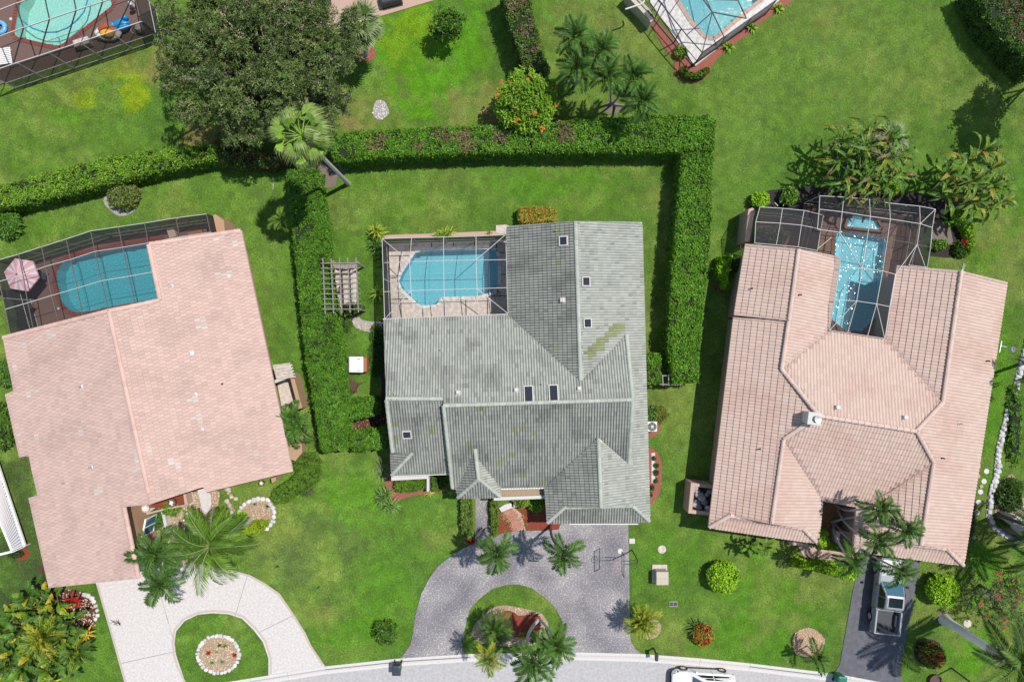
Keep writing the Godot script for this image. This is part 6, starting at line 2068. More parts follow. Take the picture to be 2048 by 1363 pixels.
		trav.append(paddle(0.35, 1.15, 0.46, [Color(0.07, 0.16, 0.02), Color(0.17, 0.25, 0.02), Color(0.045, 0.11, 0.018), Color(0.11, 0.22, 0.02), Color(0.055, 0.125, 0.02), Color(0.3, 0.26, 0.02)][i], Color(0.2, 0.28, 0.05), 540 + i, 0.45, 0.5, 0.5, Color(0.5, 0.33, 0.01) if i in [1, 5] else Color(0, 0, 0, 0)).mesh(M.leaf))
	clump("paddle_plant", "dark clump of split paddle leaves at the back of the right pool", plan(1700, 345), [[-1.9, -1.6, 2.4], [-0.6, -2.0, 2.8], [0.8, -1.4, 3.0], [-2.2, -0.2, 2.6], [-0.9, -0.6, 3.3], [0.5, 0.0, 3.4], [1.9, -0.6, 2.4], [-2.0, 1.2, 2.2], [-0.6, 1.3, 2.8], [0.9, 1.4, 2.5], [2.2, 0.7, 1.8], [-1.2, 2.0, 2.0], [0.3, 2.2, 2.0]], bop, 0.95, "plant", "paddle leaf clumps behind the right pool", 14, [1.1, -0.2])
	clump("paddle_plant", "clump of paddle leaves with yellow ends right of the right pool", plan(1890, 385), [[-1.6, -0.6, 2.4], [-0.3, -1.4, 2.6], [0.6, -2.2, 2.6], [1.2, -1.0, 2.8], [-0.4, 0.0, 3.1], [0.9, 0.3, 3.0], [2.0, 0.2, 2.4], [-1.4, 0.8, 2.2], [0.2, 1.2, 2.4], [2.2, 1.1, 2.0], [1.2, 1.5, 1.8]], ban_leaf, 0.88, "plant", "paddle leaf clumps behind the right pool", 13, [1.1, -0.2])
	palm("fan_palm", "pale fan palm mixed into the dark paddle clump", plan(1752, 315), plan(1772, 282, 3.0), 0.14, 0.11, sabal, 16, 0.85)
	clump("tropical_plant", "broad leaved tropical clump with yellow leaves in the bottom left corner", plan(100, 1262), [[-1.4, -2.0, 1.3], [0.0, -2.2, 1.5], [1.2, -1.8, 1.4], [-2.2, -0.8, 1.4], [-0.6, -0.9, 2.0], [0.9, -0.5, 1.9], [2.0, -0.3, 1.4], [-2.6, 0.6, 1.3], [-1.2, 0.6, 1.9], [0.3, 0.7, 2.0], [1.6, 0.9, 1.6], [-0.6, 1.9, 1.5], [0.9, 2.0, 1.4], [-2.0, 1.8, 1.2], [-0.3, 3.0, 1.2], [-3.2, -0.2, 1.2], [1.3, -2.7, 1.1], [2.6, 0.5, 1.1], [2.5, -1.3, 1.2], [-0.7, -3.0, 1.1], [0.4, -3.0, 1.0], [2.3, 1.6, 1.0]], [trav[0], trav[2], trav[3], trav[4], trav[2], trav[1], trav[0], trav[4], trav[2], trav[5], trav[4]], 0.95, "plant", "", 12, [1.2, -0.05])
	palm("bushy_palm", "bushy dark green feather palm in the middle of the bottom left clump", plan(112, 1275), plan(95, 1268, 1.9), 0.1, 0.08, areca, 26, 1.15, "", [1.3, 0.0])
	palm("bushy_palm", "bushy feather palm at the lower right of the bottom left clump", plan(160, 1290), plan(158, 1300, 1.3), 0.1, 0.08, [areca[1], xmas[0], areca[0]], 20, 0.95, "", [1.3, 0.0])
	palm("bushy_palm", "bushy feather palm at the left edge of the bottom left clump", plan(30, 1305), plan(18, 1312, 1.5), 0.1, 0.08, [areca[1], xmas[1]], 20, 1.0, "", [1.3, 0.0])
	clump("banana_plant", "green banana plant against the front wall of the right house", plan(1497, 1078), [[-0.5, 0.0, 1.3], [0.2, 0.3, 1.4], [0.7, 0.1, 1.3]], [trav[3], ban_leaf[0], trav[0]], 0.72, "plant", "", 6)
	clump("tropical_plant", "bushy fishtail palm at the east wall of the left house", plan(600, 838), [[-0.5, 0.1, 1.9], [0.1, -0.3, 2.1], [0.5, 0.3, 1.9], [-0.1, 0.6, 1.8]], [trav[0], xmas[0], trav[4], xmas[1], trav[3], trav[2], xmas[2]], 0.95, "plant", "", 13, [1.0, -0.1])
	for q in [["yellow variegated plant at the top of the bottom left clump", 62, 1208, Color(0.42, 0.36, 0.02)], ["orange yellow plant at the right side of the bottom left clump", 172, 1258, Color(0.48, 0.28, 0.02)], ["dark red cordyline on the gravel of the bottom left clump", 152, 1194, Color(0.28, 0.03, 0.02)], ["orange red plant cut by the left edge", 4, 1296, Color(0.45, 0.09, 0.03)], ["bright yellow plant at the foot of the bottom left clump", 105, 1352, Color(0.38, 0.4, 0.02)], ["lime yellow plant low in the bottom left clump", 60, 1335, Color(0.22, 0.36, 0.02)], ["small yellow plant at the left edge above the red one", 8, 1258, Color(0.5, 0.4, 0.03)]]:
		rosette("tropical_plant", q[0], q[1], q[2], [[0, 0, 0.9], [0.25, 0.2, 0.8]], 0.75, 0.15, 16, q[3], "coloured leaf plants of the bottom left clump", "plant", 0.35)

func build_shrubs() -> void:
	shrub("ball_shrub", "round lime shrub on the lawn left of the dark drive", 1447, 1154, 1.05, 1.6, "lime", LIME, 90.0, "clipped ball shrubs")
	shrub("ball_shrub", "round lime shrub on the lawn right of the dark drive", 1887, 1180, 1.05, 1.6, "lime", LIME, 90.0, "clipped ball shrubs")
	shrub("ball_shrub", "dark clipped ball on the gravel court of the left house", 392, 1041, 0.5, 0.8, "fine", [Color(0.05, 0.11, 0.02), Color(0.065, 0.14, 0.02)], 150.0)
	shrub("ball_shrub", "dark clipped ball half under the large arching palm", 436, 1040, 0.42, 0.7, "fine", [Color(0.05, 0.11, 0.02), Color(0.065, 0.14, 0.02)], 150.0)
	shrub("shrub", "olive green shrub in a pale sand ring behind the left pool", 245, 388, 1.0, 1.2, "croton", [Color(0.14, 0.19, 0.04), Color(0.09, 0.15, 0.03), Color(0.19, 0.23, 0.06)], 55.0)
	shrub("shrub", "green bush cut by the left edge above the left pool", 12, 446, 0.85, 1.2, "mango", [Color(0.07, 0.17, 0.02), Color(0.09, 0.21, 0.03)], 45.0)
	shrub("shrub", "leafy green bush on the front lawn left of the grey drive", 770, 1265, 0.8, 1.0, "croton", [Color(0.06, 0.15, 0.02), Color(0.09, 0.2, 0.02)], 40.0, "", "shrub", 0.9, 0.15)
	shrub("croton_shrub", "red and yellow croton on the lawn above the parked white car", 1406, 1269, 0.65, 0.9, "croton", [Color(0.28, 0.30, 0.03), Color(0.4, 0.06, 0.03), Color(0.18, 0.27, 0.03), Color(0.42, 0.2, 0.03)], 70.0)
	shrub("croton_shrub", "dark red and olive croton in the ring bed right of the dark drive", 1866, 1312, 0.75, 1.0, "croton", [Color(0.12, 0.16, 0.02), Color(0.22, 0.04, 0.02), Color(0.07, 0.11, 0.02), Color(0.2, 0.2, 0.03)], 60.0)
	shrub("shrub", "dark olive leafy shrub inside the ring bed behind the croton", 1848, 1294, 0.6, 0.4, "fine", [Color(0.08, 0.12, 0.03), Color(0.06, 0.09, 0.03)], 50.0)
	shrub("shrub", "lime bush at the corner of the small screened court", 1521, 399, 0.55, 1.1, "lime", LIME, 80.0)
	shrub("shrub", "green bush behind the small screened court", 1580, 392, 0.6, 1.0, "lime", [Color(0.13, 0.27, 0.02), Color(0.10, 0.2, 0.02)], 60.0)
	shrub("shrub", "pale leafy shrubs under the screen of the small court", 1545, 473, 0.9, 0.9, "croton", [Color(0.2, 0.22, 0.12), Color(0.12, 0.17, 0.06)], 40.0, "", "shrub", 0.7, 0.15)
	shrub("shrub", "lime bush between the two paddle leaf clumps", 1780, 366, 0.75, 1.2, "lime", LIME, 70.0)
	shrub("shrub", "leafy green border plant at the pool corner of the right garden", 1880, 490, 0.55, 0.6, "lime", [Color(0.10, 0.24, 0.02), Color(0.14, 0.3, 0.03)], 70.0, "", "shrub", 0.6)
	shrub("shrub", "dark leafy border plant below the lime hedge bed", 1925, 498, 0.5, 0.6, "croton", [Color(0.06, 0.15, 0.02), Color(0.08, 0.18, 0.02)], 60.0)
	shrub("flower", "single red bloom in the dark bed by the right pool", 1927, 486, 0.16, 0.7, "flower", [Color(0.6, 0.02, 0.05)], 200.0)
	shrub("shrub", "dark bush on the shaded side of the tall lime bush", 1472, 527, 0.6, 0.9, "fine", [Color(0.05, 0.12, 0.02), Color(0.07, 0.15, 0.02)], 70.0)
	shrub("shrub", "green bush above the air conditioner", 1300, 830, 0.6, 0.7, "croton", [Color(0.07, 0.15, 0.02), Color(0.10, 0.2, 0.03)], 55.0)
	shrub("shrub", "yellow grassy plant beside the air conditioner", 1322, 830, 0.5, 0.8, "grassy", [Color(0.3, 0.33, 0.06), Color(0.2, 0.27, 0.05)], 60.0)
	shrub("shrub", "green hedge plant below the left house window", 312, 1039, 0.45, 0.8, "fine", [Color(0.07, 0.17, 0.03)], 90.0, "", "shrub", 1.6)
	shrub("shrub", "bushes below the west eave near the top left of the pink house", 8, 745, 0.8, 1.4, "mango", [Color(0.07, 0.16, 0.03), Color(0.11, 0.22, 0.03)], 30.0)
	shrub("shrub", "dark bushes in the shade of the pink house at the left edge", 4, 850, 0.8, 1.4, "mango", [Color(0.06, 0.13, 0.02), Color(0.08, 0.17, 0.02)], 26.0, "", "shrub", 2.0)
	shrub("shrub", "low green plants at the lower west wall of the pink house", 92, 1160, 0.4, 0.5, "grassy", [Color(0.08, 0.2, 0.03)], 60.0)
	shrub("shrub", "dark plants below the white awning", 30, 1108, 0.5, 0.6, "fine", [Color(0.05, 0.1, 0.02)], 60.0, "", "shrub", 0.5)
	shrub("shrub", "small grey green bush at the foot of the twin shrub mass", 612, 978, 0.35, 0.5, "grassy", [Color(0.12, 0.15, 0.07)], 70.0)
	shrub("shrub", "small lime plant at the rim of the egg shaped bed", 483, 1032, 0.28, 0.5, "lime", LIME, 120.0)
	shrub("shrub", "potted tropical shrub of the planter under the left eave", 342, 1012, 0.55, 1.0, "croton", [Color(0.10, 0.23, 0.02), Color(0.15, 0.27, 0.03)], 50.0)
	shrub("shrub", "low leafy plants inside the long white planter by the front door", 1045, 1003, 0.45, 0.9, "croton", [Color(0.10, 0.24, 0.02), Color(0.2, 0.3, 0.04)], 70.0, "", "shrub", 0.6)
	shrub("shrub", "bright leafy plant at the right end of the white planter", 1073, 1008, 0.4, 1.0, "croton", [Color(0.16, 0.34, 0.02)], 70.0)
	shrub("shrub", "ragged plants under the east end of the pergola", 706, 618, 0.8, 0.6, "fine", [Color(0.06, 0.15, 0.02), Color(0.08, 0.18, 0.02)], 50.0, "", "shrub", 0.6)
	shrub("shrub", "low weedy plants along the shell path", 683, 650, 0.7, 0.5, "grassy", [Color(0.08, 0.17, 0.03), Color(0.11, 0.2, 0.03)], 45.0, "", "shrub", 0.7)
	shrub("shrub", "thin weedy fringe left of the shaded strip by the grey house", 752, 700, 0.4, 0.25, "grassy", [Color(0.07, 0.16, 0.02)], 50.0, "", "shrub", 5.0)
	shrub("shrub", "bush in the oak shade at the hedge junction", 455, 285, 0.8, 1.5, "croton", [Color(0.10, 0.2, 0.03), Color(0.16, 0.08, 0.05)], 40.0)
	shrub("shrub", "golden green shrub at the tip of the crescent bush bed", 1362, 105, 0.4, 0.6, "lime", [Color(0.12, 0.26, 0.03), Color(0.3, 0.36, 0.04)], 70.0)
	shrub("shrub", "leafy plants by the garden path at the right edge", 2028, 975, 0.6, 0.7, "grassy", [Color(0.10, 0.2, 0.03)], 50.0)
	shrub("shrub", "small bush on the pinkish gravel at the right edge", 2010, 1043, 0.35, 0.5, "grassy", [Color(0.10, 0.26, 0.02)], 70.0)
	shrub("shrub", "dark leafy shrub in the gravel garden at the right edge", 2020, 1000, 0.7, 0.8, "mango", [Color(0.05, 0.1, 0.02)], 30.0)
	shrub("ground_cover", "ivy strip between the round stepping stones and the right house", 1943, 1030, 0.35, 0.3, "fine", [Color(0.1, 0.2, 0.03), Color(0.2, 0.15, 0.05)], 60.0, "", "plant", 4.0)
	shrub("ground_cover", "leafy strip right of the white rock border", 2030, 850, 0.5, 0.5, "lime", [Color(0.10, 0.25, 0.02), Color(0.14, 0.3, 0.03)], 30.0, "", "plant", 6.0)
	var LG := Color(0.2, 0.36, 0.03)
	var g := "lime leafy plants in the salmon mulch strip"
	for q in [["lime plant in the salmon mulch nearest the corner", 1457, 90], ["lime plant in the salmon mulch, second from the corner", 1503, 51], ["lime plant in the salmon mulch at the top edge", 1557, 12]]:
		rosette("spiky_plant", q[0], q[1], q[2], [[0, 0], [0.15, 0.1]], 0.5, 0.11, 12, LG, g)
	rosette("spiky_plant", "yellow green spiky plant at the north west corner of the middle cage", 755, 463, [[0, 0, 0.9], [0.1, 0.2, 0.5]], 0.8, 0.1, 22, Color(0.25, 0.32, 0.03))
	rosette("spiky_plant", "dark green spiky plant below the yellow green one", 752, 485, [[0, 0, 0.4], [0.1, 0.3, 0.3]], 0.8, 0.1, 20, Color(0.07, 0.15, 0.03))
	rosette("spiky_plant", "spiky plant half under the west side of the middle cage", 757, 585, [[0, 0, 0.4]], 0.85, 0.1, 20, Color(0.18, 0.27, 0.03))
	rosette("spiky_plant", "yellow green spiky plant behind the north side of the middle cage", 889, 466, [[0, 0, 0.4], [0.4, 0, 0.3], [-0.4, 0.05, 0.3]], 0.6, 0.08, 16, Color(0.25, 0.35, 0.04))
	rosette("spiky_plant", "tiny brown and green plant near the paved landing", 978, 464, [[0, 0, 0.1]], 0.35, 0.05, 9, Color(0.25, 0.22, 0.05))
	g = "grey green yuccas by the west front"
	rosette("yucca", "upper left yucca by the west front bed", 766, 992, [[0, 0, 0.5], [0.35, -0.15, 0.5]], 0.85, 0.075, 26, Color(0.11, 0.21, 0.045), g)
	rosette("yucca", "lower right yucca by the west front bed", 781, 1008, [[0, 0, 0.5], [0.25, 0.1, 0.4]], 0.8, 0.075, 24, Color(0.15, 0.26, 0.06), g)
	rosette("spiky_plant", "pale grey green grassy plant at the west wall of the grey house", 763, 933, [[0, 0, 0.2], [0, 0.5, 0.2]], 0.75, 0.05, 24, Color(0.15, 0.2, 0.09))
	rosette("spiky_plant", "small pale yellow plant at the end of the bush row", 858, 987, [[0, 0, 0.1]], 0.42, 0.07, 10, Color(0.45, 0.42, 0.12))
	rosette("spiky_plant", "small lime plant at the eave corner of the front bed", 899, 986, [[0, 0, 0.1]], 0.35, 0.06, 9, Color(0.28, 0.38, 0.05))
	rosette("spiky_plant", "dark green fountain shaped plant behind the red and yellow croton", 1393, 1256, [[0, 0, 0.15], [0.2, -0.1, 0.15]], 0.95, 0.07, 34, Color(0.075, 0.165, 0.035))
	rosette("agave", "rust red rosette left in the round gravel bed", 413, 1309, [[0, 0, 0.05]], 0.26, 0.12, 14, Color(0.35, 0.06, 0.03), "rust red rosettes of the round gravel bed", "plant", 0.2)
	rosette("agave", "rust red rosette right in the round gravel bed", 466, 1313, [[0, 0, 0.05]], 0.26, 0.12, 14, Color(0.35, 0.07, 0.03), "rust red rosettes of the round gravel bed", "plant", 0.2)
	for q in [["green tuft at the top of the round gravel bed", 446, 1295, Color(0.1, 0.22, 0.03)], ["dark tuft left of the top tuft in the round gravel bed", 435, 1294, Color(0.07, 0.14, 0.03)], ["yellow tuft in the middle of the round gravel bed", 429, 1307, Color(0.3, 0.34, 0.05)], ["green tuft at the lower left of the round gravel bed", 421, 1328, Color(0.1, 0.24, 0.05)], ["green tuft at the bottom of the round gravel bed", 441, 1327, Color(0.09, 0.22, 0.06)],
			["small weed clump on the lawn near the white drive", 551, 1135, Color(0.08, 0.14, 0.05)], ["leafy weed clump on the lawn between the two drives", 634, 1177, Color(0.09, 0.2, 0.03)],
			["tall green tuft by the planter of the left house", 345, 1003, Color(0.15, 0.28, 0.03)], ["dark tuft on the gravel court beside the clipped ball", 366, 1037, Color(0.06, 0.1, 0.03)], ["dark tuft on the gravel court below the planter wall", 342, 1026, Color(0.07, 0.12, 0.04)], ["round cactus tuft on the gravel court", 372, 1026, Color(0.1, 0.14, 0.06)],
			["small tuft at the top of the egg shaped bed", 506, 1009, Color(0.1, 0.16, 0.05)], ["small dark tuft at the right of the egg shaped bed", 532, 1014, Color(0.06, 0.09, 0.05)]]:
		rosette("tuft", q[0], q[1], q[2], [[0, 0, 0.03]], 0.3, 0.06, 14, q[3], "", "plant", 0.4, 0.03)
	var k := 0
	var pos := ["first", "second", "third", "fourth", "fifth", "last"]
	for q in [[1309, 916], [1313, 930], [1312, 945], [1312, 961], [1305, 975], [1301, 987]]:
		shrub("small_shrub", "%s small dark bush from the top of the red east strip" % pos[k], q[0], q[1], 0.1 + 0.02 * (k % 3), 0.25, "fine", [Color(0.05, 0.11, 0.03), Color(0.07, 0.14, 0.03)], 160.0, "small bushes in the red east strip")
		k += 1
	k = 0
	var where := ["left of the brick path near the hedge", "lowest left of the brick path", "beside the doorstep", "top right of the brick path", "middle of the red bed", "below the white planter", "at the edge of the garage shade", "in the garage shade", "lower right of the brick path", "right flank of the brick path", "left flank of the brick path", "upper left of the brick path"]
	for q in [[1004, 1042], [1014, 1051], [1020, 1047], [1035, 1018], [1054, 1025], [1064, 1018], [1072, 1029], [1078, 1022], [1052, 1052], [1045, 1036], [1014, 1040], [1005, 1027]]:
		rosette("bed_plant", "small green plant in the red bed, %s" % where[k], q[0], q[1], [[0, 0, 0.03]], 0.22, 0.07, 10, vary(Color(0.13, 0.25, 0.05), 0.3), "small plants of the red front bed", "plant", 0.4, 0.03)
		k += 1
	rosette("bromeliad", "green bromeliad in the drive island between the palm trunks", 1058, 1268, [[0, 0, 0.1], [0.5, 0.3, 0.1], [0.2, 0.6, 0.1]], 0.45, 0.07, 18, Color(0.07, 0.12, 0.04))
	rosette("bromeliad", "orange tipped bromeliad below the red mulch of the drive island", 1043, 1272, [[0, 0, 0.1]], 0.4, 0.08, 14, Color(0.3, 0.26, 0.03))
	rosette("bromeliad", "red leaved plant at the lower end of the left low hedge", 937, 1085, [[0, 0, 0.1], [0.3, -0.05, 0.1]], 0.4, 0.08, 14, Color(0.28, 0.03, 0.025))
	rosette("bromeliad", "tropical paddle tuft at the cage corner of the right garden", 1896, 442, [[0, 0, 0.5]], 0.9, 0.2, 9, Color(0.13, 0.27, 0.03))
	rosette("bromeliad", "reddish spiky plant below the tall lime bush", 1436, 572, [[0, 0, 0.3], [0.2, 0.25, 0.2]], 0.5, 0.06, 14, Color(0.26, 0.12, 0.08))
	rosette("bromeliad", "dark leafy plant under the screen of the narrow west strip", 822, 502, [[-2.2, -0.2, 0.5], [-2.2, 0.4, 0.3]], 0.5, 0.14, 10, Color(0.07, 0.16, 0.03))

# ---------------------------------------------------------------- vehicles
func ring(x: float, hw: float, y0: float, y1: float, sh: float) -> Array:
	return [Vector3(x, y0, -hw * 0.9), Vector3(x, y0 + 0.1, -hw), Vector3(x, y1 - sh, -hw), Vector3(x, y1 - sh * 0.35, -hw * 0.96), Vector3(x, y1, -hw * 0.84), Vector3(x, y1 + 0.015, 0),
		Vector3(x, y1, hw * 0.84), Vector3(x, y1 - sh * 0.35, hw * 0.96), Vector3(x, y1 - sh, hw), Vector3(x, y0 + 0.1, hw), Vector3(x, y0, hw * 0.9)]

func slab_ring(y: float, x0: float, x1: float, hw0: float, hw1: float, r: float) -> Array:
	var out := []
	for c in [[x1 - r, hw1 - r, 0.0, hw1], [x0 + r, hw0 - r, PI / 2, hw0], [x0 + r, -hw0 + r, PI, hw0], [x1 - r, -hw1 + r, PI * 1.5, hw1]]:
		for k in 3:
			var a: float = c[2] + k * PI / 4.0
			out.append(Vector3(c[0] + cos(a) * r, y, c[1] + sin(a) * r))
	return out

func wheel(t: Node3D, p: Vector3, r: float) -> void:
	var b := MB.new()
	var tr := Transform3D(Basis(Vector3(1, 0, 0), PI / 2), p)
	b.lathe(tr, [Vector2(r * 0.6, -0.11), Vector2(r * 0.95, -0.12), Vector2(r, -0.08), Vector2(r, 0.08), Vector2(r * 0.95, 0.12), Vector2(r * 0.6, 0.11)], 20)
	var w := put("wheel", b, M.tyre, t)
	var rim := MB.new()
	for s in [-1, 1]:
		rim.lathe(tr, [Vector2(0.01, s * 0.1), Vector2(r * 0.15, s * 0.1), Vector2(r * 0.2, s * 0.07), Vector2(r * 0.6, s * 0.1)], 12)
	put("rim", rim, M.metal_silver, w)

func pane_on(t: Node3D, called: String, a: Vector3, b: Vector3, c: Vector3, d: Vector3, m: Material, inside: Vector3, off := 0.012) -> void:
	var k := (c - a).cross(b - a).normalized()
	if k.dot(a - inside) < 0.0: k = -k
	var q := MB.new()
	var up := [a + k * off, b + k * off, c + k * off, d + k * off]
	q.fan(up, k)
	for i in 4:
		var e: Vector3 = [a, b, c, d][i]
		var f: Vector3 = [a, b, c, d][(i + 1) % 4]
		q.fan([e - k * 0.01, f - k * 0.01, up[(i + 1) % 4], up[i]], (e + f) * 0.5 - (a + c) * 0.5)
	put(called, q, m, t)

func build_vehicles() -> void:
	# white crossover parked on the street, nose to the left
	var c := plan(1401, 1358)
	var t := thing("parked_car", "white car with sunroof parked on the street cut by the bottom edge", "car", Vector3(c.x, 0.01, c.z), PI - 0.05)
	var b := MB.new()
	b.loft([ring(-2.3, 0.70, 0.42, 0.80, 0.14), ring(-2.2, 0.82, 0.3, 0.92, 0.14), ring(-1.8, 0.9, 0.24, 1.0, 0.14), ring(-0.9, 0.93, 0.22, 1.03, 0.14), ring(0.7, 0.93, 0.22, 1.02, 0.14), ring(1.5, 0.92, 0.24, 0.96, 0.16), ring(2.0, 0.86, 0.28, 0.86, 0.18), ring(2.24, 0.74, 0.34, 0.74, 0.16), ring(2.3, 0.6, 0.4, 0.66, 0.1)], Vector3(0, 0.6, 0))
	put("body", b, M.car_white, t)
	b = MB.new()
	b.loft([slab_ring(0.98, -2.1, 0.95, 0.82, 0.84, 0.1), slab_ring(1.3, -1.9, 0.5, 0.74, 0.74, 0.12), slab_ring(1.5, -1.68, 0.18, 0.65, 0.65, 0.14), slab_ring(1.57, -1.52, 0.02, 0.58, 0.57, 0.14)], Vector3(0, 1.2, 0))
	put("cabin", b, M.car_white, t)
	var ins := Vector3(-0.6, 1.0, 0)
	pane_on(t, "windshield", Vector3(0.86, 1.04, -0.7), Vector3(0.86, 1.04, 0.7), Vector3(0.2, 1.49, 0.54), Vector3(0.2, 1.49, -0.54), M.glass_blue, ins, 0.03)
	pane_on(t, "rear_window", Vector3(-2.02, 1.05, -0.66), Vector3(-2.02, 1.05, 0.66), Vector3(-1.72, 1.48, 0.52), Vector3(-1.72, 1.48, -0.52), M.glass_blue, ins, 0.03)
	for s: float in [-1.0, 1.0]:
		pane_on(t, "side_window", Vector3(0.55, 1.06, s * 0.81), Vector3(-0.55, 1.06, s * 0.81), Vector3(-0.55, 1.46, s * 0.655), Vector3(-0.02, 1.45, s * 0.655), M.glass_dark, ins, 0.02)
		pane_on(t, "side_window", Vector3(-0.62, 1.06, s * 0.81), Vector3(-1.75, 1.07, s * 0.79), Vector3(-1.42, 1.45, s * 0.65), Vector3(-0.62, 1.46, s * 0.655), M.glass_dark, ins, 0.02)
		for x in [-1.42, 1.42]: wheel(t, Vector3(x, 0.34, s * 0.84), 0.34)
		var mr := MB.new()
		mr.box(at(Vector3(0.62, 1.07, s * 1.0)), Vector3(0.14, 0.13, 0.2), 0.04)
		put("mirror", mr, M.car_white, t)
		pane_on(t, "headlight", Vector3(2.22, 0.62, s * 0.66), Vector3(2.22, 0.74, s * 0.68), Vector3(1.85, 0.84, s * 0.86), Vector3(1.85, 0.7, s * 0.89), M.glass_dark, Vector3(1.5, 0.5, 0), 0.03)
		pane_on(t, "tail_light", Vector3(-2.28, 0.7, s * 0.6), Vector3(-2.26, 0.82, s * 0.6), Vector3(-2.1, 0.86, s * 0.84), Vector3(-2.1, 0.7, s * 0.86), M.lamp_red, Vector3(-1.5, 0.6, 0), 0.03)
		var sk := MB.new()
		sk.box(at(Vector3(0.0, 0.25, s * 0.9)), Vector3(2.2, 0.12, 0.1), 0.03)
		put("sill", sk, M.black, t)
	b = MB.new()
	b.loft([ring(2.2, 0.8, 0.2, 0.45, 0.1), ring(2.34, 0.66, 0.24, 0.45, 0.08)], Vector3(2.25, 0.3, 0))
	put("bumper", b, M.black, t)
	for s in [-1.0, 1.0]:
		for x in [0.62, -0.58, -1.5]: part(t, "door_gap", M.black, func(q: MB) -> void: q.box(at(Vector3(x, 0.68, s * 0.928)), Vector3(0.012, 0.6, 0.012)))
	part(t, "bonnet_gap", M.black, func(q: MB) -> void: q.box(at(Vector3(0.98, 1.016, 0)), Vector3(0.02, 0.02, 1.45)))
	for s in [-0.3, 0.3]: part(t, "wiper", M.black, func(q: MB) -> void: q.bar(Vector3(0.9, 1.06, s), Vector3(0.62, 1.21, s + 0.3), 0.02, 0.02))
	part(t, "grille", M.black, func(q: MB) -> void: q.box(at(Vector3(2.29, 0.55, 0)), Vector3(0.05, 0.14, 0.9), 0.02))
	pane_on(t, "sunroof", Vector3(-0.3, 1.585, -0.3), Vector3(-0.3, 1.585, 0.3), Vector3(-0.75, 1.588, 0.3), Vector3(-0.75, 1.588, -0.3), M.glass_dark, ins, 0.012)
	# silver pickup, nose up the drive
	c = plan(1764, 1182)
	t = thing("pickup_truck", "silver pickup with a dark glass roof and open bed on the dark drive", "pickup truck", Vector3(c.x, 0.05, c.z), PI / 2 - 0.11)
	b = MB.new()
	b.loft([ring(0.45, 0.97, 0.38, 1.12, 0.12), ring(1.5, 0.97, 0.38, 1.12, 0.14), ring(2.2, 0.94, 0.36, 1.06, 0.16), ring(2.6, 0.86, 0.38, 0.96, 0.16), ring(2.72, 0.74, 0.42, 0.86, 0.12)], Vector3(1.5, 0.7, 0))
	put("bonnet", b, M.car_silver, t)
	b = MB.new()
	b.loft([ring(-1.0, 0.97, 0.38, 1.14, 0.12), ring(0.47, 0.97, 0.38, 1.13, 0.12)], Vector3(-0.3, 0.7, 0))
	b.loft([slab_ring(1.08, -0.95, 1.2, 0.86, 0.84, 0.12), slab_ring(1.5, -0.82, 0.65, 0.78, 0.76, 0.14), slab_ring(1.76, -0.68, 0.3, 0.68, 0.66, 0.16), slab_ring(1.82, -0.55, 0.15, 0.6, 0.58, 0.16)], Vector3(0, 1.4, 0))
	put("cabin", b, M.car_silver, t)
	ins = Vector3(0, 1.3, 0)
	pane_on(t, "windshield", Vector3(1.08, 1.15, -0.74), Vector3(1.08, 1.15, 0.74), Vector3(0.32, 1.73, 0.58), Vector3(0.32, 1.73, -0.58), M.glass_blue, ins, 0.03)
	pane_on(t, "rear_window", Vector3(-0.93, 1.2, -0.6), Vector3(-0.93, 1.2, 0.6), Vector3(-0.72, 1.7, 0.52), Vector3(-0.72, 1.7, -0.52), M.glass_dark, ins, 0.02)
	pane_on(t, "glass_roof", Vector3(-0.5, 1.825, -0.5), Vector3(-0.5, 1.825, 0.5), Vector3(0.18, 1.822, 0.5), Vector3(0.18, 1.822, -0.5), M.glass_dark, ins, 0.014)
	for s: float in [-1.0, 1.0]:
		pane_on(t, "side_window", Vector3(0.85, 1.17, s * 0.85), Vector3(0.1, 1.17, s * 0.86), Vector3(0.1, 1.66, s * 0.72), Vector3(0.4, 1.66, s * 0.72), M.glass_dark, ins, 0.025)
		pane_on(t, "side_window", Vector3(0.03, 1.17, s * 0.86), Vector3(-0.78, 1.17, s * 0.86), Vector3(-0.7, 1.66, s * 0.72), Vector3(0.03, 1.66, s * 0.72), M.glass_dark, ins, 0.025)
		for x in [-1.75, 1.75]: wheel(t, Vector3(x, 0.39, s * 0.86), 0.39)
		b = MB.new()
		b.box(at(Vector3(-1.85, 0.86, s * 0.9)), Vector3(1.7, 0.66, 0.12), 0.04)
		put("bed_side", b, M.car_silver, t)
		b = MB.new()
		b.box(at(Vector3(-1.85, 1.2, s * 0.9)), Vector3(1.7, 0.04, 0.13), 0.015)
		put("bed_rail", b, M.car_silver, t)
		b = MB.new()
		b.box(at(Vector3(-1.75, 0.8, s * 0.74)), Vector3(0.9, 0.28, 0.2), 0.06)
		put("wheel_arch", b, M.bed_liner, t)
		b = MB.new()
		b.box(at(Vector3(0.85, 1.18, s * 1.08)), Vector3(0.16, 0.18, 0.26), 0.05)
		put("mirror", b, M.black, t)
		pane_on(t, "headlight", Vector3(2.66, 0.74, s * 0.76), Vector3(2.66, 0.88, s * 0.74), Vector3(2.36, 0.94, s * 0.9), Vector3(2.36, 0.78, s * 0.92), M.lamp_clear, Vector3(2, 0.5, 0), 0.03)
	b = MB.new()
	b.box(at(Vector3(-1.85, 0.6, 0)), Vector3(1.7, 0.1, 1.66), 0.01)
	put("bed_floor", b, M.bed_liner, t)
	b = MB.new()
	b.box(at(Vector3(-2.68, 0.86, 0)), Vector3(0.1, 0.66, 1.86), 0.03)
	put("tailgate", b, M.car_silver, t)
	b = MB.new()
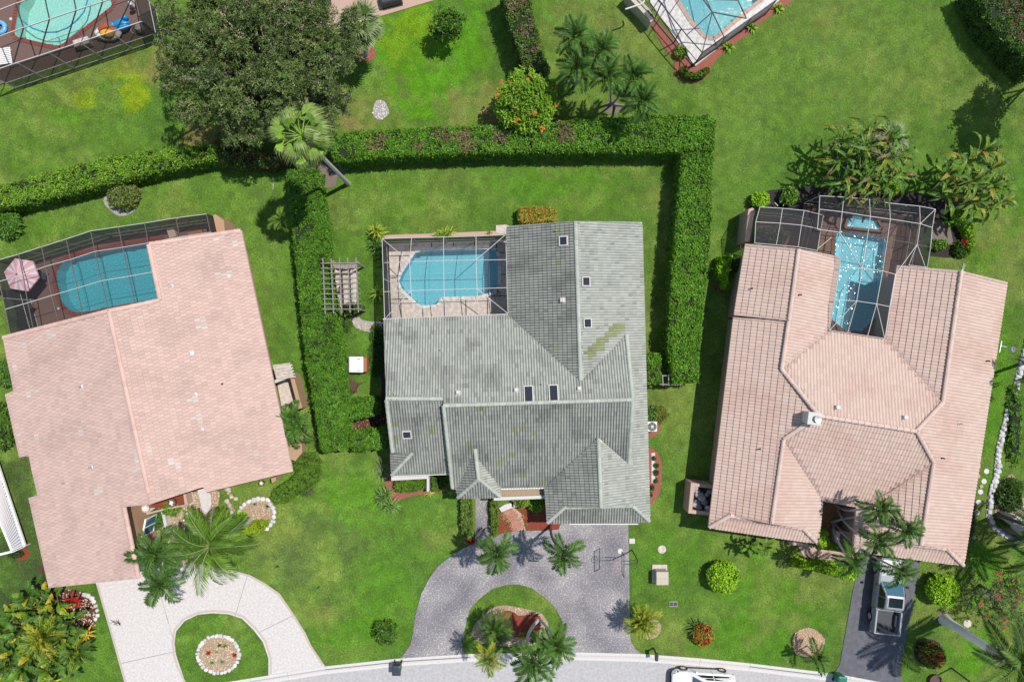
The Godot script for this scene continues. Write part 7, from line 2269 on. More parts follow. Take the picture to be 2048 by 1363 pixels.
	b.box(at(Vector3(-2.78, 0.5, 0)), Vector3(0.14, 0.18, 1.8), 0.04)
	put("bumper", b, M.metal_silver, t)
	for s in [-1.0, 1.0]:
		for x in [0.95, 0.05, -0.9]: part(t, "door_gap", M.black, func(q: MB) -> void: q.box(at(Vector3(x, 0.8, s * 0.968)), Vector3(0.014, 0.6, 0.012)))
		part(t, "tail_light", M.lamp_red, func(q: MB) -> void: q.box(at(Vector3(-2.72, 0.95, s * 0.86)), Vector3(0.06, 0.36, 0.14), 0.02))
	for s in [-0.45, 0.45]: part(t, "bonnet_crease", M.black, func(q: MB) -> void: q.box(at(Vector3(1.75, 1.115, s)), Vector3(1.2, 0.01, 0.014)))
	part(t, "grille", M.black, func(q: MB) -> void: q.box(at(Vector3(2.73, 0.7, 0)), Vector3(0.06, 0.26, 1.2), 0.03))
	part(t, "tailgate_handle", M.black, func(q: MB) -> void: q.box(at(Vector3(-2.735, 1.0, 0)), Vector3(0.02, 0.08, 0.26)))
	b = MB.new()
	b.box(at(Vector3(-0.72, 1.83, 0)), Vector3(0.1, 0.06, 0.05), 0.02)
	put("brake_lamp", b, M.black, t)

# ---------------------------------------------------------------- garden and street things
func part(t: Node3D, called: String, m: Material, build: Callable) -> MeshInstance3D:
	var b := MB.new()
	build.call(b)
	return put(called, b, m, t)

func bin(label: String, px: float, py: float, yaw: float, m: Material) -> void:
	var c := plan(px, py, 0.5)
	var t := thing("wheeled_bin", label, "bin", Vector3(c.x, 0.01, c.z), yaw, "wheeled bins at the kerb")
	part(t, "body", m, func(b: MB) -> void: b.loft([slab_ring(0.06, -0.27, 0.27, 0.24, 0.24, 0.06), slab_ring(0.95, -0.34, 0.34, 0.30, 0.30, 0.07)], Vector3(0, 0.5, 0)))
	part(t, "lid", m, func(b: MB) -> void: b.loft([slab_ring(0.95, -0.36, 0.37, 0.32, 0.32, 0.07), slab_ring(1.0, -0.36, 0.37, 0.32, 0.32, 0.08), slab_ring(1.05, -0.26, 0.28, 0.22, 0.22, 0.08)], Vector3(0, 1, 0)))
	part(t, "handle", M.black, func(b: MB) -> void: b.tube([Vector3(-0.36, 0.93, -0.26), Vector3(-0.44, 0.96, -0.24), Vector3(-0.44, 0.96, 0.24), Vector3(-0.36, 0.93, 0.26)], [0.02], 6))
	for s in [-1, 1]:
		part(t, "wheel", M.tyre, func(b: MB) -> void: b.lathe(Transform3D(Basis(Vector3(1, 0, 0), PI / 2), Vector3(-0.28, 0.12, s * 0.26)), [Vector2(0.01, -0.03), Vector2(0.12, -0.03), Vector2(0.12, 0.03), Vector2(0.01, 0.03)], 12))

func disc(called: String, label: String, cat: String, px: float, py: float, r: float, m: Material, h := 0.05, group := "") -> Node3D:
	var t := thing(called, label, cat, plan(px, py), 0.0, group)
	part(t, "disc", m, func(b: MB) -> void: b.lathe(at(Vector3.ZERO), [Vector2(r, 0.0), Vector2(r, h - 0.015), Vector2(r - 0.02, h), Vector2(0.001, h)], 20))
	return t

func build_furniture() -> void:
	bin("dark grey bin at the kerb left of the grey drive", 795, 1334, -PI / 2, M.dark_plastic)
	bin("green bin at the kerb below the dark drive", 1679, 1356, PI / 2 - 0.1, M.green_plastic)
	# mailbox
	var t := thing("mailbox", "black mailbox on a post at the kerb right of the grey drive", "mailbox", plan(1307, 1295))
	part(t, "post", M.wood_dark, func(b: MB) -> void: b.box(at(Vector3(0, 0.5, 0)), Vector3(0.1, 1.0, 0.1), 0.01))
	part(t, "box", M.dark_plastic, func(b: MB) -> void:
		var r := []
		for z in [-0.26, 0.26]:
			var q := []
			for k in 9:
				var a := PI * k / 8.0
				q.append(Vector3(cos(a) * 0.12, 1.12 + sin(a) * 0.12, z + 0.15))
			q.append(Vector3(-0.12, 1.0, z + 0.15)); q.append(Vector3(0.12, 1.0, z + 0.15))
			r.append(q)
		b.loft(r, Vector3(0, 1.1, 0.15)))
	part(t, "flag", M.lamp_red, func(b: MB) -> void: b.box(at(Vector3(0.13, 1.15, 0.1)), Vector3(0.01, 0.06, 0.16)))
	# basketball hoop
	var bp := plan(1264, 1099)
	t = thing("basketball_hoop", "black basketball hoop standing at the right edge of the grey drive", "basketball hoop", bp)
	part(t, "pole", M.black, func(b: MB) -> void: b.tube([Vector3.ZERO, Vector3(-0.02, 2.4, 0), Vector3(-0.15, 2.9, 0)], [0.045, 0.045, 0.04], 8))
	for s in [-0.09, 0.09]:
		part(t, "arm", M.black, func(b: MB) -> void: b.bar(Vector3(-0.1, 2.7 + s, s), Vector3(-1.15, 3.0 + s, s), 0.035, 0.035))
	part(t, "backboard", M.screen_thin, func(b: MB) -> void: b.box(at(Vector3(-1.2, 3.25, 0)), Vector3(0.02, 0.9, 1.5)))
	part(t, "board_frame", M.black, func(b: MB) -> void:
		for y in [2.8, 3.7]: b.bar(Vector3(-1.2, y, -0.78), Vector3(-1.2, y, 0.78), 0.04, 0.04)
		for z in [-0.75, 0.75]: b.bar(Vector3(-1.2, 2.8, z), Vector3(-1.2, 3.7, z), 0.04, 0.04))
	part(t, "rim", M.lamp_red, func(b: MB) -> void:
		var p := []
		for k in 17: p.append(Vector3(-1.48 + cos(TAU * k / 16.0) * 0.23, 3.05, sin(TAU * k / 16.0) * 0.23))
		b.tube(p, [0.012], 5, false))
	part(t, "net", M.cloth_white, func(b: MB) -> void:
		for k in 12:
			var a := TAU * k / 12.0
			b.bar(Vector3(-1.48 + cos(a) * 0.22, 3.03, sin(a) * 0.22), Vector3(-1.48 + cos(a + 0.5) * 0.13, 2.62, sin(a + 0.5) * 0.13), 0.012, 0.012))
	disc("hoop_base_lid", "white round lid lying on the drive below the basketball hoop", "lid", 1240, 1101, 0.2, M.metal_white, 0.12)
	t = thing("paving_slab", "white square slab at the foot of the basketball hoop", "slab", plan(1264, 1081))
	part(t, "slab", M.white_wall, func(b: MB) -> void: b.box(at(Vector3(0, 0.04, 0)), Vector3(0.42, 0.1, 0.38), 0.01))
	# utility cabinet and covers
	t = thing("utility_cabinet", "beige utility cabinet on a concrete pad right of the grey drive", "utility box", plan(1319, 1146))
	part(t, "pad", M.deck_cream, func(b: MB) -> void: b.box(at(Vector3(0, 0.05, 0)), Vector3(1.12, 0.12, 1.34), 0.02))
	part(t, "cabinet", M.cream_wall, func(b: MB) -> void: b.box(at(Vector3(0.02, 0.5, 0.06)), Vector3(0.84, 0.8, 0.92), 0.03))
	part(t, "lid", M.cream_wall, func(b: MB) -> void:
		for s in [-1, 1]: b.box(Transform3D(Basis(Vector3(1, 0, 0), s * 0.06), Vector3(0.02, 0.92, 0.06 + s * 0.24)), Vector3(0.88, 0.05, 0.475), 0.015))
	t = disc("manhole_cover", "round beige concrete cover above the utility cabinet", "manhole cover", 1324, 1098, 0.31, M.deck_cream)
	part(t, "cap", M.kerb, func(b: MB) -> void: b.lathe(at(Vector3(-0.1, 0.05, 0.06)), [Vector2(0.07, 0.0), Vector2(0.07, 0.04), Vector2(0.0, 0.05)], 10))
	t = thing("meter_cover", "grey twin water meter cover in the lawn below the utility cabinet", "meter cover", plan(1347, 1207))
	part(t, "frame", M.wood_grey, func(b: MB) -> void: b.box(at(Vector3(0, 0.02, 0)), Vector3(0.62, 0.06, 0.42), 0.01))
	for s in [-1, 1]: part(t, "lid", M.dark_plastic, func(b: MB) -> void: b.box(at(Vector3(s * 0.14, 0.06, 0)), Vector3(0.22, 0.03, 0.24), 0.01))
	disc("manhole_cover", "round pale cover on the lawn right of the thick palm trunk", "manhole cover", 1935, 1246, 0.3, M.deck_cream)
	var k := 0
	var nm := ["topmost", "second", "third", "fourth", "lowest"]
	for q in [[1973, 942], [1968, 962], [1961, 983], [1957, 1004], [1954, 1024]]:
		disc("stepping_stone", "%s round stepping stone along the east wall of the right house" % nm[k], "stepping stone", q[0], q[1], 0.2, M.kerb, 0.05, "round stepping stones by the right house")
		k += 1
	# pergola with slatted top
	t = thing("pergola", "weathered open slat pergola half inside the long hedge", "pergola", plan(684, 578))
	var Q := func(x: float, y: float, h: float) -> Vector3: return plan(630 + x / 5.12, 420 + y / 5.12, h)
	for i in 5:
		var b := MB.new()
		b.bar(Q.call(80 + i * 85, 495 - i * 2, 2.45), Q.call(105 + i * 85, 1065 - i * 5, 2.45), 0.07, 0.16, 0.01)
		put("rafter", b, M.wood_grey, t, true)
	for i in 10:
		var b := MB.new()
		b.bar(Q.call(58 + i * 2.5, 543 + i * 52.5, 2.58), Q.call(452 + i * 2.5, 543 + i * 52.5 - 4, 2.58), 0.05, 0.08, 0.01)
		put("slat", b, M.wood_grey, t, true)
	for q in [[90, 545], [425, 545], [110, 1020], [440, 1015]]:
		var b := MB.new()
		var p: Vector3 = Q.call(q[0], q[1], 2.4)
		b.bar(Vector3(p.x, 0, p.z), p, 0.12, 0.12, 0.01)
		put("post", b, M.wood_grey, t, true)
	for y in [545, 1018]:
		var b := MB.new()
		b.bar(Q.call(85, y, 2.3), Q.call(440, y - 4, 2.3), 0.09, 0.16, 0.01)
		put("beam", b, M.wood_grey, t, true)
	t = thing("pergola_floor", "tan slab floor under the pergola", "slab", plan(690, 580))
	var pf := MB.new()
	for i in 6:
		for j in 9:
			var q := plan(666 + i * 8.6, 540 + j * 10)
			pf.col = shade(Color.WHITE, rng.randf_range(0.85, 1.1))
			pf.box(at(Vector3(q.x, 0.03, q.z)), Vector3(0.305, 0.06, 0.355), 0.01)
			if true:
				put("slab", pf, M.deck_cream, t, true)
				pf = MB.new()
	t = thing("garden_bench", "curved grey bench at the north end of the pergola", "bench", plan(692, 532))
	var cb := MB.new()
	for i in 8:
		var a := lerpf(-0.9, 0.9, i / 7.0)
		var p := Vector3(sin(a) * 1.15, 0.42, cos(a) * 0.7 - 0.6)
		cb.box(at(p, a), Vector3(0.3, 0.06, 0.36), 0.01)
	put("seat", cb, M.wood_grey, t)
	for s in [-0.8, 0.0, 0.8]:
		part(t, "leg", M.wood_grey, func(b: MB) -> void: b.box(at(Vector3(s, 0.2, cos(s) * 0.7 - 0.62)), Vector3(0.1, 0.4, 0.3)))
	# shell path with stepping slabs
	bed("shell_path", "white shell path between the pergola and the grey house", Z([395, 1065, 440, 1090, 490, 1125, 560, 1140, 690, 1140, 690, 1262, 620, 1262, 500, 1235, 420, 1205, 370, 1140, 350, 1095], 630, 420, 5.12), M.shell_bed, 0.04, 110.0, 0.09, [Color(0.75, 0.72, 0.68), Color(0.6, 0.58, 0.56)])
	k = 0
	for q in [[380, 1110], [434, 1150], [497, 1185], [572, 1190]]:
		var s := thing("stepping_slab", "%s square tan slab on the white shell path" % ["first (by the pergola)", "second", "third", "last (nearest the house)"][k], "stepping stone", plan(630 + q[0] / 5.12, 420 + q[1] / 5.12), 0.5 - 0.15 * k, "square slabs of the shell path")
		part(s, "slab", M.coping_tan, func(b: MB) -> void: b.box(at(Vector3(0, 0.055, 0)), Vector3(0.33, 0.06, 0.33), 0.015))
		k += 1
	# covered daybed, bench, white ball
	t = thing("covered_grill", "orange wooden cabinet under a white cover in the side garden", "covered cabinet", plan(719, 728))
	part(t, "cabinet", M.wood_orange, func(b: MB) -> void: b.box(at(Vector3(0.1, 0.4, 0)), Vector3(1.22, 0.8, 1.08), 0.02))
	part(t, "cover", M.cloth_white, func(b: MB) -> void: b.loft([slab_ring(0.55, -0.64, 0.44, 0.6, 0.57, 0.08), slab_ring(0.84, -0.6, 0.46, 0.57, 0.58, 0.07), slab_ring(0.9, -0.52, 0.42, 0.5, 0.52, 0.1)], Vector3(0, 0.7, 0)))
	for z in [-0.4, 0.42]: part(t, "strap", M.black, func(b: MB) -> void: b.box(at(Vector3(0.12, 0.905, z)), Vector3(0.22, 0.02, 0.04)))
	t = thing("garden_bench", "brown wooden slatted bench near the long hedge", "bench", plan(705, 767), -0.5)
	for i in 6: part(t, "slat", M.wood_brown, func(b: MB) -> void: b.box(at(Vector3(0, 0.44, -0.3 + i * 0.115)), Vector3(1.15, 0.04, 0.095), 0.01))
	for i in 4: part(t, "back_slat", M.wood_brown, func(b: MB) -> void: b.box(Transform3D(Basis(Vector3(1, 0, 0), -0.25), Vector3(0, 0.55 + i * 0.11, 0.33 + i * 0.03)), Vector3(1.15, 0.09, 0.03), 0.01))
	for s in [-0.56, 0.56]:
		part(t, "armrest", M.wood_brown, func(b: MB) -> void: b.box(at(Vector3(s, 0.66, -0.02)), Vector3(0.07, 0.05, 0.78), 0.01))
		for z in [-0.36, 0.34]: part(t, "leg", M.wood_brown, func(b: MB) -> void: b.box(at(Vector3(s, 0.32, z)), Vector3(0.07, 0.64, 0.07), 0.01))
	t = thing("garden_globe", "white garden globe on a stand above the hedge spur", "globe", plan(698, 794))
	part(t, "globe", M.metal_white, func(b: MB) -> void: b.ball(Vector3(0, 0.55, 0), Vector3(0.18, 0.17, 0.18), 8, 12))
	part(t, "stand", M.coping_tan, func(b: MB) -> void: b.lathe(at(Vector3.ZERO), [Vector2(0.16, 0), Vector2(0.1, 0.1), Vector2(0.09, 0.38), Vector2(0.0, 0.4)], 10))
	# wooden gate frame
	t = thing("wooden_gate", "open wooden gate frame between the hedges east of the grey house", "gate", plan(1335, 758))
	for q in [[1323, 751, 1360, 750], [1320, 768, 1362, 769]]:
		var b := MB.new()
		b.bar(plan(q[0], q[1], 1.7), plan(q[2], q[3], 1.7), 0.08, 0.08, 0.01)
		put("rail", b, M.wood_grey, t, true)
	for x in [1325, 1337, 1349, 1360]:
		var b := MB.new()
		b.bar(plan(x, 749, 1.75), plan(x + 1, 771, 1.75), 0.08, 0.08, 0.01)
		put("slat", b, M.wood_grey, t, true)
	for q in [[1323, 751], [1360, 750], [1320, 768], [1362, 769]]:
		var b := MB.new()
		var p := plan(q[0], q[1], 1.66)
		b.bar(Vector3(p.x, 0, p.z), p, 0.09, 0.09)
		put("post", b, M.wood_grey, t, true)
	# air conditioner
	t = thing("air_conditioner", "grey air conditioner with a round fan beside the grey house", "air conditioner", plan(1300, 850))
	part(t, "cabinet", M.metal_silver, func(b: MB) -> void: b.box(at(Vector3(0, 0.4, 0)), Vector3(0.78, 0.8, 0.78), 0.05))
	part(t, "fan_well", M.black, func(b: MB) -> void: b.lathe(at(Vector3.ZERO), [Vector2(0.31, 0.8), Vector2(0.31, 0.815), Vector2(0.001, 0.81)], 20))
	part(t, "fan_grille", M.metal_white, func(b: MB) -> void:
		for i in 3:
			var p := []
			for j in 21: p.append(Vector3(cos(TAU * j / 20.0) * (0.12 + i * 0.1), 0.84, sin(TAU * j / 20.0) * (0.12 + i * 0.1)))
			b.tube(p, [0.008], 4, false)
		for i in 6: b.bar(Vector3.UP * 0.84, Vector3(cos(i * TAU / 6) * 0.33, 0.84, sin(i * TAU / 6) * 0.33), 0.012, 0.012))
	part(t, "fan_hub", M.metal_white, func(b: MB) -> void: b.lathe(at(Vector3(0, 0.815, 0)), [Vector2(0.11, 0.0), Vector2(0.09, 0.05), Vector2(0.0, 0.06)], 12))
	t = thing("meter_box", "small dark box on the wall above the air conditioner", "meter box", plan(1302, 813))
	part(t, "box", M.dark_plastic, func(b: MB) -> void: b.box(at(Vector3(0, 0.5, 0)), Vector3(0.26, 0.3, 0.22), 0.02))
	# umbrella table and chairs by the left pool
	var up := plan(41, 549, 2.2)
	t = thing("parasol", "pink and white striped parasol by the left pool", "parasol", Vector3(up.x, 0.1, up.z))
	part(t, "pole", M.metal_white, func(b: MB) -> void: b.tube([Vector3.ZERO, Vector3(0, 2.5, 0)], [0.025], 8))
	for i in 6:
		var a0 := TAU * (i + 0.15) / 6.0
		var a1 := TAU * (i + 1.15) / 6.0
		var p0 := Vector3(cos(a0) * 1.25, 2.05, sin(a0) * 1.25)
		var p1 := Vector3(cos(a1) * 1.25, 2.05, sin(a1) * 1.25)
		for s in 5:
			var b := MB.new()
			b.col = Color(0.72, 0.36, 0.40) if s % 2 == 0 else Color(0.72, 0.64, 0.64)
			var q0 := p0.lerp(p1, s / 5.0)
			var q1 := p0.lerp(p1, (s + 1) / 5.0)
			b.fan([Vector3(0, 2.5, 0), q0, q1], UP)
			b.fan([q0, q1, q1 - UP * 0.14, q0 - UP * 0.14], q0 + q1 - UP * 4.0)
			put("canopy_stripe", b, M.plain, t)
	part(t, "finial", M.black, func(b: MB) -> void: b.ball(Vector3(0, 2.53, 0), Vector3(0.06, 0.06, 0.06), 6, 8))
	t = thing("patio_table", "round dark table under the pink parasol", "table", Vector3(up.x, 0.1, up.z))
	part(t, "top", M.glass_dark, func(b: MB) -> void: b.lathe(at(Vector3.ZERO), [Vector2(0.03, 0.68), Vector2(0.6, 0.68), Vector2(0.6, 0.72), Vector2(0.03, 0.72)], 20))
	for i in 4: part(t, "leg", M.metal_bronze, func(b: MB) -> void: b.bar(Vector3(cos(i * PI / 2) * 0.4, 0, sin(i * PI / 2) * 0.4), Vector3(cos(i * PI / 2) * 0.25, 0.68, sin(i * PI / 2) * 0.25), 0.04, 0.04))
	k = 0
	for q in [[86, 553, PI, M.glass_blue, "blue patio chair right of the pink parasol"], [50, 600, -PI / 2, M.metal_bronze, "dark patio chair below the pink parasol"], [18, 588, -0.4, M.metal_bronze, "dark patio chair left below the pink parasol"], [62, 617, PI * 0.8, M.metal_bronze, "dark patio chair near the left house eave"]]:
		var p := plan(q[0], q[1], 0.4)
		var s := thing("patio_chair", q[4], "chair", Vector3(p.x, 0.1, p.z), q[2], "patio chairs by the left pool")
		part(s, "seat", q[3], func(b: MB) -> void: b.box(at(Vector3(0, 0.42, 0)), Vector3(0.5, 0.05, 0.5), 0.02))
		part(s, "backrest", q[3], func(b: MB) -> void: b.box(Transform3D(Basis(Vector3(0, 0, 1), 0.2), Vector3(-0.27, 0.68, 0)), Vector3(0.05, 0.5, 0.5), 0.02))
		for e in [[-1, -1], [-1, 1], [1, -1], [1, 1]]:
			part(s, "leg", M.metal_bronze, func(b: MB) -> void: b.bar(Vector3(e[0] * 0.23, 0, e[1] * 0.23), Vector3(e[0] * 0.22, 0.42, e[1] * 0.22), 0.03, 0.03))
	rosette("potted_plant", "leafy potted plant inside the left cage near the eave", 30, 640, [[0, 0, 0.5], [0.4, 0.4, 0.4]], 0.6, 0.1, 14, Color(0.06, 0.12, 0.03))
	disc("skimmer_plate", "small cream skimmer lid on the brown deck of the left pool", "lid", 118, 617, 0.09, M.metal_white, 0.13)
	disc("skimmer_plate", "small cream skimmer lid on the deck of the top left pool", "lid", 23, 39, 0.11, M.metal_white, 0.13)
	t = thing("sun_lounger", "brown cushioned lounger under the north east end of the left cage", "lounger", plan(395, 470), 0.2)
	part(t, "cushion", M.wood_orange, func(b: MB) -> void: b.box(at(Vector3(0, 0.4, 0)), Vector3(1.1, 0.14, 0.5), 0.05))
	part(t, "frame", M.metal_bronze, func(b: MB) -> void: b.box(at(Vector3(0, 0.3, 0)), Vector3(1.15, 0.06, 0.52), 0.01))
	for s in [-0.45, 0.45]: part(t, "leg", M.metal_bronze, func(b: MB) -> void: b.box(at(Vector3(s, 0.18, 0)), Vector3(0.05, 0.2, 0.46)))
	t = thing("storage_box", "tan deck box against the north screen of the left cage", "box", plan(352, 468), 0.3)
	part(t, "box", M.coping_tan, func(b: MB) -> void: b.box(at(Vector3(0, 0.4, 0)), Vector3(0.5, 0.6, 0.7), 0.03))
	part(t, "lid", M.coping_tan, func(b: MB) -> void: b.box(at(Vector3(0, 0.73, 0)), Vector3(0.54, 0.05, 0.74), 0.02))
	# pool hand rail of the middle pool
	t = thing("pool_rail", "curved steel grab rails at the south east corner of the middle pool", "hand rail", plan(990, 588, 0.0))
	for s in [0.0, 0.4]:
		part(t, "rail", M.metal_bronze, func(b: MB) -> void: b.tube([Vector3(s, 0.1, 0.3 - s * 0.4), Vector3(s, 0.75, 0.2 - s * 0.4), Vector3(s - 0.1, 0.85, 0.0 - s * 0.4), Vector3(s - 0.35, 0.6, -0.3 - s * 0.4), Vector3(s - 0.4, 0.1, -0.4 - s * 0.4)], [0.025], 6))
	# toys and chairs by the top left pool
	t = thing("pool_float", "orange and yellow inflatable float in a white bag under the top left cage", "pool float", plan(224, 70))
	t.scale = Vector3.ONE * 1.35
	part(t, "bag", M.cloth_white, func(b: MB) -> void: b.ball(Vector3(0, 0.3, 0), Vector3(0.75, 0.25, 0.5), 6, 10, 0.12, 3))
	part(t, "orange_side", M.wood_orange, func(b: MB) -> void:
		b.col = Color(1.3, 0.7, 0.5)
		b.ball(Vector3(0.0, 0.42, -0.1), Vector3(0.55, 0.25, 0.42), 6, 10, 0.05, 4))
	part(t, "yellow_side", M.plain, func(b: MB) -> void:
		b.col = Color(0.75, 0.35, 0.01)
		b.ball(Vector3(0.05, 0.52, 0.15), Vector3(0.42, 0.2, 0.25), 6, 10, 0.04, 5))
	t = thing("pool_float", "blue inflatable animal float under the top left cage", "pool float", plan(250, 56), 0.3)
	t.scale = Vector3.ONE * 1.3
	part(t, "body", M.gloss, func(b: MB) -> void:
		b.col = Color(0.005, 0.22, 0.5)
		b.ball(Vector3(0, 0.35, 0), Vector3(0.5, 0.28, 0.36), 8, 12)
		b.ball(Vector3(0.4, 0.55, -0.2), Vector3(0.16, 0.22, 0.16), 6, 10))
	part(t, "ear", M.gloss, func(b: MB) -> void:
		b.col = Color(0.005, 0.22, 0.5)
		b.ball(Vector3(-0.45, 0.5, -0.1), Vector3(0.16, 0.12, 0.14), 6, 8))
	t = thing("pool_float", "light blue ring float at the left edge on the deck", "pool float", plan(4, 58))
	part(t, "ring", M.gloss, func(b: MB) -> void:
		b.col = Color(0.12, 0.42, 0.72)
		var p := []
		for j in 21: p.append(Vector3(cos(TAU * j / 20.0) * 0.38, 0.24, sin(TAU * j / 20.0) * 0.38))
		b.tube(p, [0.16], 10, false))
	t = thing("pool_hose", "blue hose curving through the pale green pool", "hose", plan(100, 40))
	var hz := []
	for q in [[250, 240], [400, 350], [550, 400], [700, 395], [830, 345], [950, 250], [1040, 140], [1080, 0], [1085, -80]]: hz.append(plan(q[0] / 6.194, q[1] / 6.194, 0.05))
	var hm := MB.new()
	hm.col = Color(0.01, 0.2, 0.42)
	hm.tube(hz, [0.05], 6)
	put("hose", hm, M.plain, t, true)
	t = thing("deck_bench", "pale grey deck box along the screen of the top left cage", "box", plan(174, 92), 0.28)
	part(t, "box", M.metal_silver, func(b: MB) -> void: b.box(at(Vector3(0, 0.4, 0)), Vector3(1.1, 0.6, 0.5), 0.03))
	part(t, "lid", M.deck_cream, func(b: MB) -> void: b.box(at(Vector3(0, 0.73, 0)), Vector3(1.14, 0.06, 0.54), 0.02))
	t = thing("sun_lounger", "white slatted lounger at the left edge under the top left cage", "lounger", plan(14, 116), 0.15)
	for i in 9: part(t, "slat", M.white_paint, func(b: MB) -> void: b.box(at(Vector3(-0.1, 0.35, -0.55 + i * 0.135)), Vector3(1.3, 0.05, 0.1), 0.01))
	for s in [-0.6, 0.45]: part(t, "rail", M.white_paint, func(b: MB) -> void: b.box(at(Vector3(s, 0.28, 0)), Vector3(0.08, 0.1, 1.25), 0.01))
	for e in [[-0.6, -0.5], [-0.6, 0.5], [0.45, -0.5], [0.45, 0.5]]: part(t, "leg", M.white_paint, func(b: MB) -> void: b.box(at(Vector3(e[0], 0.2, e[1])), Vector3(0.07, 0.22, 0.07)))
	t = thing("pool_pump", "white pump housing in the corner of the top left cage", "pool pump", plan(286, 62))
	part(t, "tank", M.deck_cream, func(b: MB) -> void: b.lathe(at(Vector3.ZERO), [Vector2(0.3, 0.1), Vector2(0.33, 0.5), Vector2(0.25, 0.75), Vector2(0.0, 0.82)], 14))
	part(t, "hose", M.metal_white, func(b: MB) -> void:
		var p := []
		for j in 13: p.append(Vector3(-0.55 + cos(TAU * j / 12.0) * 0.3, 0.14, sin(TAU * j / 12.0) * 0.25))
		b.tube(p, [0.035], 6, false))
	t = thing("control_box", "pair of white control boxes on the east screen of the top left cage", "control box", plan(276, 16))
	for z in [-0.18, 0.18]: part(t, "box", M.metal_white, func(b: MB) -> void: b.box(at(Vector3(0, 0.9, z)), Vector3(0.26, 0.5, 0.28), 0.03))
	# terrace furniture at the top edge
	t = thing("covered_sofa", "dark covered sofa on the terrace right of the short fan palm", "sofa", plan(783, 3), 0.25)
	part(t, "cover", M.dark_plastic, func(b: MB) -> void: b.loft([slab_ring(0.08, -0.8, 0.8, 0.45, 0.45, 0.08), slab_ring(0.7, -0.75, 0.75, 0.42, 0.42, 0.1), slab_ring(0.8, -0.65, 0.65, 0.33, 0.33, 0.12)], Vector3(0, 0.4, 0)))
	part(t, "frame", M.metal_bronze, func(b: MB) -> void: b.box(at(Vector3(0, 0.1, 0.5)), Vector3(1.5, 0.06, 0.06)))
	t = thing("covered_sofa", "dark covered seat on the terrace behind the oak", "sofa", plan(648, 2), 0.1)
	part(t, "cover", M.dark_plastic, func(b: MB) -> void: b.loft([slab_ring(0.08, -0.55, 0.55, 0.45, 0.45, 0.08), slab_ring(0.75, -0.5, 0.5, 0.42, 0.42, 0.1), slab_ring(0.85, -0.4, 0.4, 0.33, 0.33, 0.12)], Vector3(0, 0.4, 0)))
	# pipes behind the right cage, pot, post, fallen branch, rock heap, pots
	t = thing("pool_pipes", "white plastic pool pipes on the black mulch behind the small court", "pipes", plan(1562, 404))
	for q in [[-0.2, 0.0, 0.35, 0.0], [-0.2, 0.0, -0.2, -0.3], [-0.2, -0.3, 0.3, -0.3], [0.05, 0.0, 0.05, 0.35], [0.35, 0.0, 0.35, 0.3], [-0.6, 0.1, -0.35, 0.35]]:
		part(t, "pipe", M.metal_white, func(b: MB) -> void: b.tube([Vector3(q[0], 0.35, q[1]), Vector3(q[2], 0.35, q[3])], [0.035], 7))
	t = thing("flower_pot", "brown ringed pot base at the bottom edge right of the dark drive", "pot", plan(1868, 1358))
	part(t, "pot", M.wood_brown, func(b: MB) -> void: b.lathe(at(Vector3.ZERO), [Vector2(0.42, 0), Vector2(0.46, 0.3), Vector2(0.38, 0.3), Vector2(0.35, 0.2), Vector2(0.0, 0.2)], 18))
	t = thing("lamp_post", "dark bent lamp post at the bottom edge near the royal palm", "lamp post", plan(1903, 1335))
	part(t, "pole", M.metal_bronze, func(b: MB) -> void: b.tube([Vector3.ZERO, Vector3(0.0, 2.6, 0.0)], [0.06, 0.05], 8))
	part(t, "arm", M.metal_bronze, func(b: MB) -> void: b.bar(Vector3(0, 2.6, 0), Vector3(1.0, 2.7, 0.85), 0.12, 0.1, 0.02))
	t = thing("fallen_branch", "pale forked branch lying on the lawn by the hedge corner", "branch", plan(546, 370))
	part(t, "stick", M.bark_pale, func(b: MB) -> void:
		b.tube([Vector3(-0.02, 0.03, 0.35), Vector3(0.02, 0.04, 0.0), Vector3(-0.02, 0.03, -0.4)], [0.015, 0.025, 0.012], 5)
		b.tube([Vector3(0.02, 0.04, 0.0), Vector3(-0.2, 0.05, -0.18)], [0.018, 0.01], 5))
	t = thing("rock_garden", "heap of pale rocks and driftwood by the arching palm", "rock heap", plan(458, 998))
	for i in 14:
		part(t, "rock", M.stone_white, func(b: MB) -> void:
			b.col = shade(Color(0.6, 0.5, 0.4), rng.randf_range(0.6, 1.2))
			b.ball(Vector3(rng.randf_range(-0.4, 0.4) + i * 0.02, 0.12, -0.9 + i * 0.14), Vector3(0.2, 0.16, 0.17) * rng.randf_range(0.7, 1.3), 4, 7, 0.2, i))
	k = 0
	for q in [["green potted shrub on the tiles below the left house roof", 304, 1010, 0.3], ["dark metal basket on the planter of the left house", 356, 999, 0.3], ["round dark pot on the gravel below the planter wall", 343, 1027, 0.2], ["round clay pot on the gravel beside the clipped ball", 373, 1027, 0.18], ["small pot near the clipped ball", 367, 1040, 0.15], ["clay pot at the eave edge of the left house", 522, 966, 0.22]]:
		var s := thing("flower_pot", q[0], "pot", plan(q[1], q[2], 0.4) * Vector3(1, 0, 1) + UP * (1.0 if k < 2 else 0.04))
		part(s, "pot", M.wood_brown if k != 0 else M.deck_cream, func(b: MB) -> void: b.lathe(at(Vector3.ZERO), [Vector2(q[3] * 0.7, 0), Vector2(q[3], 0.35), Vector2(q[3] * 0.85, 0.35), Vector2(q[3] * 0.8, 0.28), Vector2(0.0, 0.28)], 14))
		for i in 7:
			var lf := put("leaf", PL["grassy%d" % (i % 3)], null, s)
			lf.transform = Transform3D(rand_basis(0.8, q[3] * 2.2), Vector3(0, 0.35, 0))
		k += 1
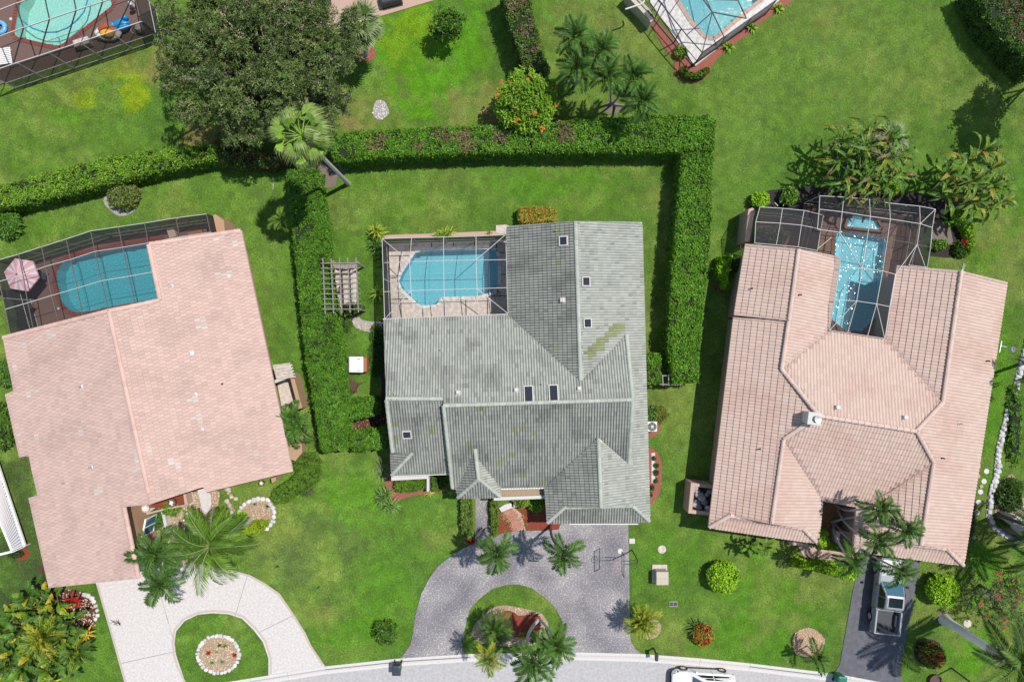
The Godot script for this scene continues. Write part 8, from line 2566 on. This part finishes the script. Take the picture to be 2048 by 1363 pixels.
	for i in 4:
		var nm2: String = ["by the flue shrub of the red strip", "beside the garden path at the right edge", "next to the second round stepping stone", "below the last round stepping stone"][i]
		var q: Array = [[1957, 932], [1962, 972], [1956, 952], [1948, 1074]][i]
		var s := thing("clay_block", "small reddish paving block %s" % nm2, "block", plan(q[0], q[1]), 0.3 * i, "reddish blocks east of the right house")
		part(s, "block", M.coping_tan, func(b: MB) -> void: b.box(at(Vector3(0, 0.05, 0)), Vector3(0.26, 0.1, 0.24), 0.02))
	t = thing("debris", "dark leaf litter scraped together on the white drive", "leaf litter", plan(227, 1245))
	for i in 9:
		part(t, "twig", M.wood_dark, func(b: MB) -> void: b.bar(Vector3(rng.randf_range(-0.3, 0.5), 0.075, rng.randf_range(-0.3, 0.2)), Vector3(rng.randf_range(-0.2, 0.6), 0.085, rng.randf_range(-0.3, 0.2)), 0.03, 0.02))
	t = thing("garden_light", "pair of small dark fittings on the lawn below the bottom left clump", "garden light", plan(142, 1344))
	for s in [-0.12, 0.16]: part(t, "fitting", M.dark_plastic, func(b: MB) -> void: b.box(at(Vector3(s, 0.15, s)), Vector3(0.16, 0.3, 0.2), 0.03))
	t = thing("hedge_statue", "dark small urns standing on the pergola floor", "urn", plan(683, 575))
	for q in [[0.0, 0.0], [-0.15, 0.35]]: part(t, "urn", M.dark_plastic, func(b: MB) -> void: b.lathe(at(Vector3(q[0], 0.06, q[1])), [Vector2(0.1, 0), Vector2(0.14, 0.2), Vector2(0.1, 0.36), Vector2(0.0, 0.36)], 10))
	t = thing("garden_roof", "white and grey ridged shed roof at the right edge", "shed", plan(2048, 1050))
	var q2 := plans([2022, 1043, 2032, 1029, 2080, 1048, 2080, 1090], 1.6)
	part(t, "wall", M.white_wall, func(b: MB) -> void: b.prism(flat([2024, 1043, 2033, 1031, 2080, 1050, 2078, 1086], 1.6), 0.0, 1.6)).position = -t.position
	part(t, "roof_sheet", M.metal_silver, func(b: MB) -> void: b.fan([q2[0] + UP * 0.05, q2[1] + UP * 0.05, q2[2] + UP * 0.3, q2[3] + UP * 0.1], UP)).position = -t.position
	part(t, "ridge", M.wood_grey, func(b: MB) -> void: b.bar(q2[0] + UP * 0.08, q2[1] + UP * 0.08, 0.14, 0.08)).position = -t.position
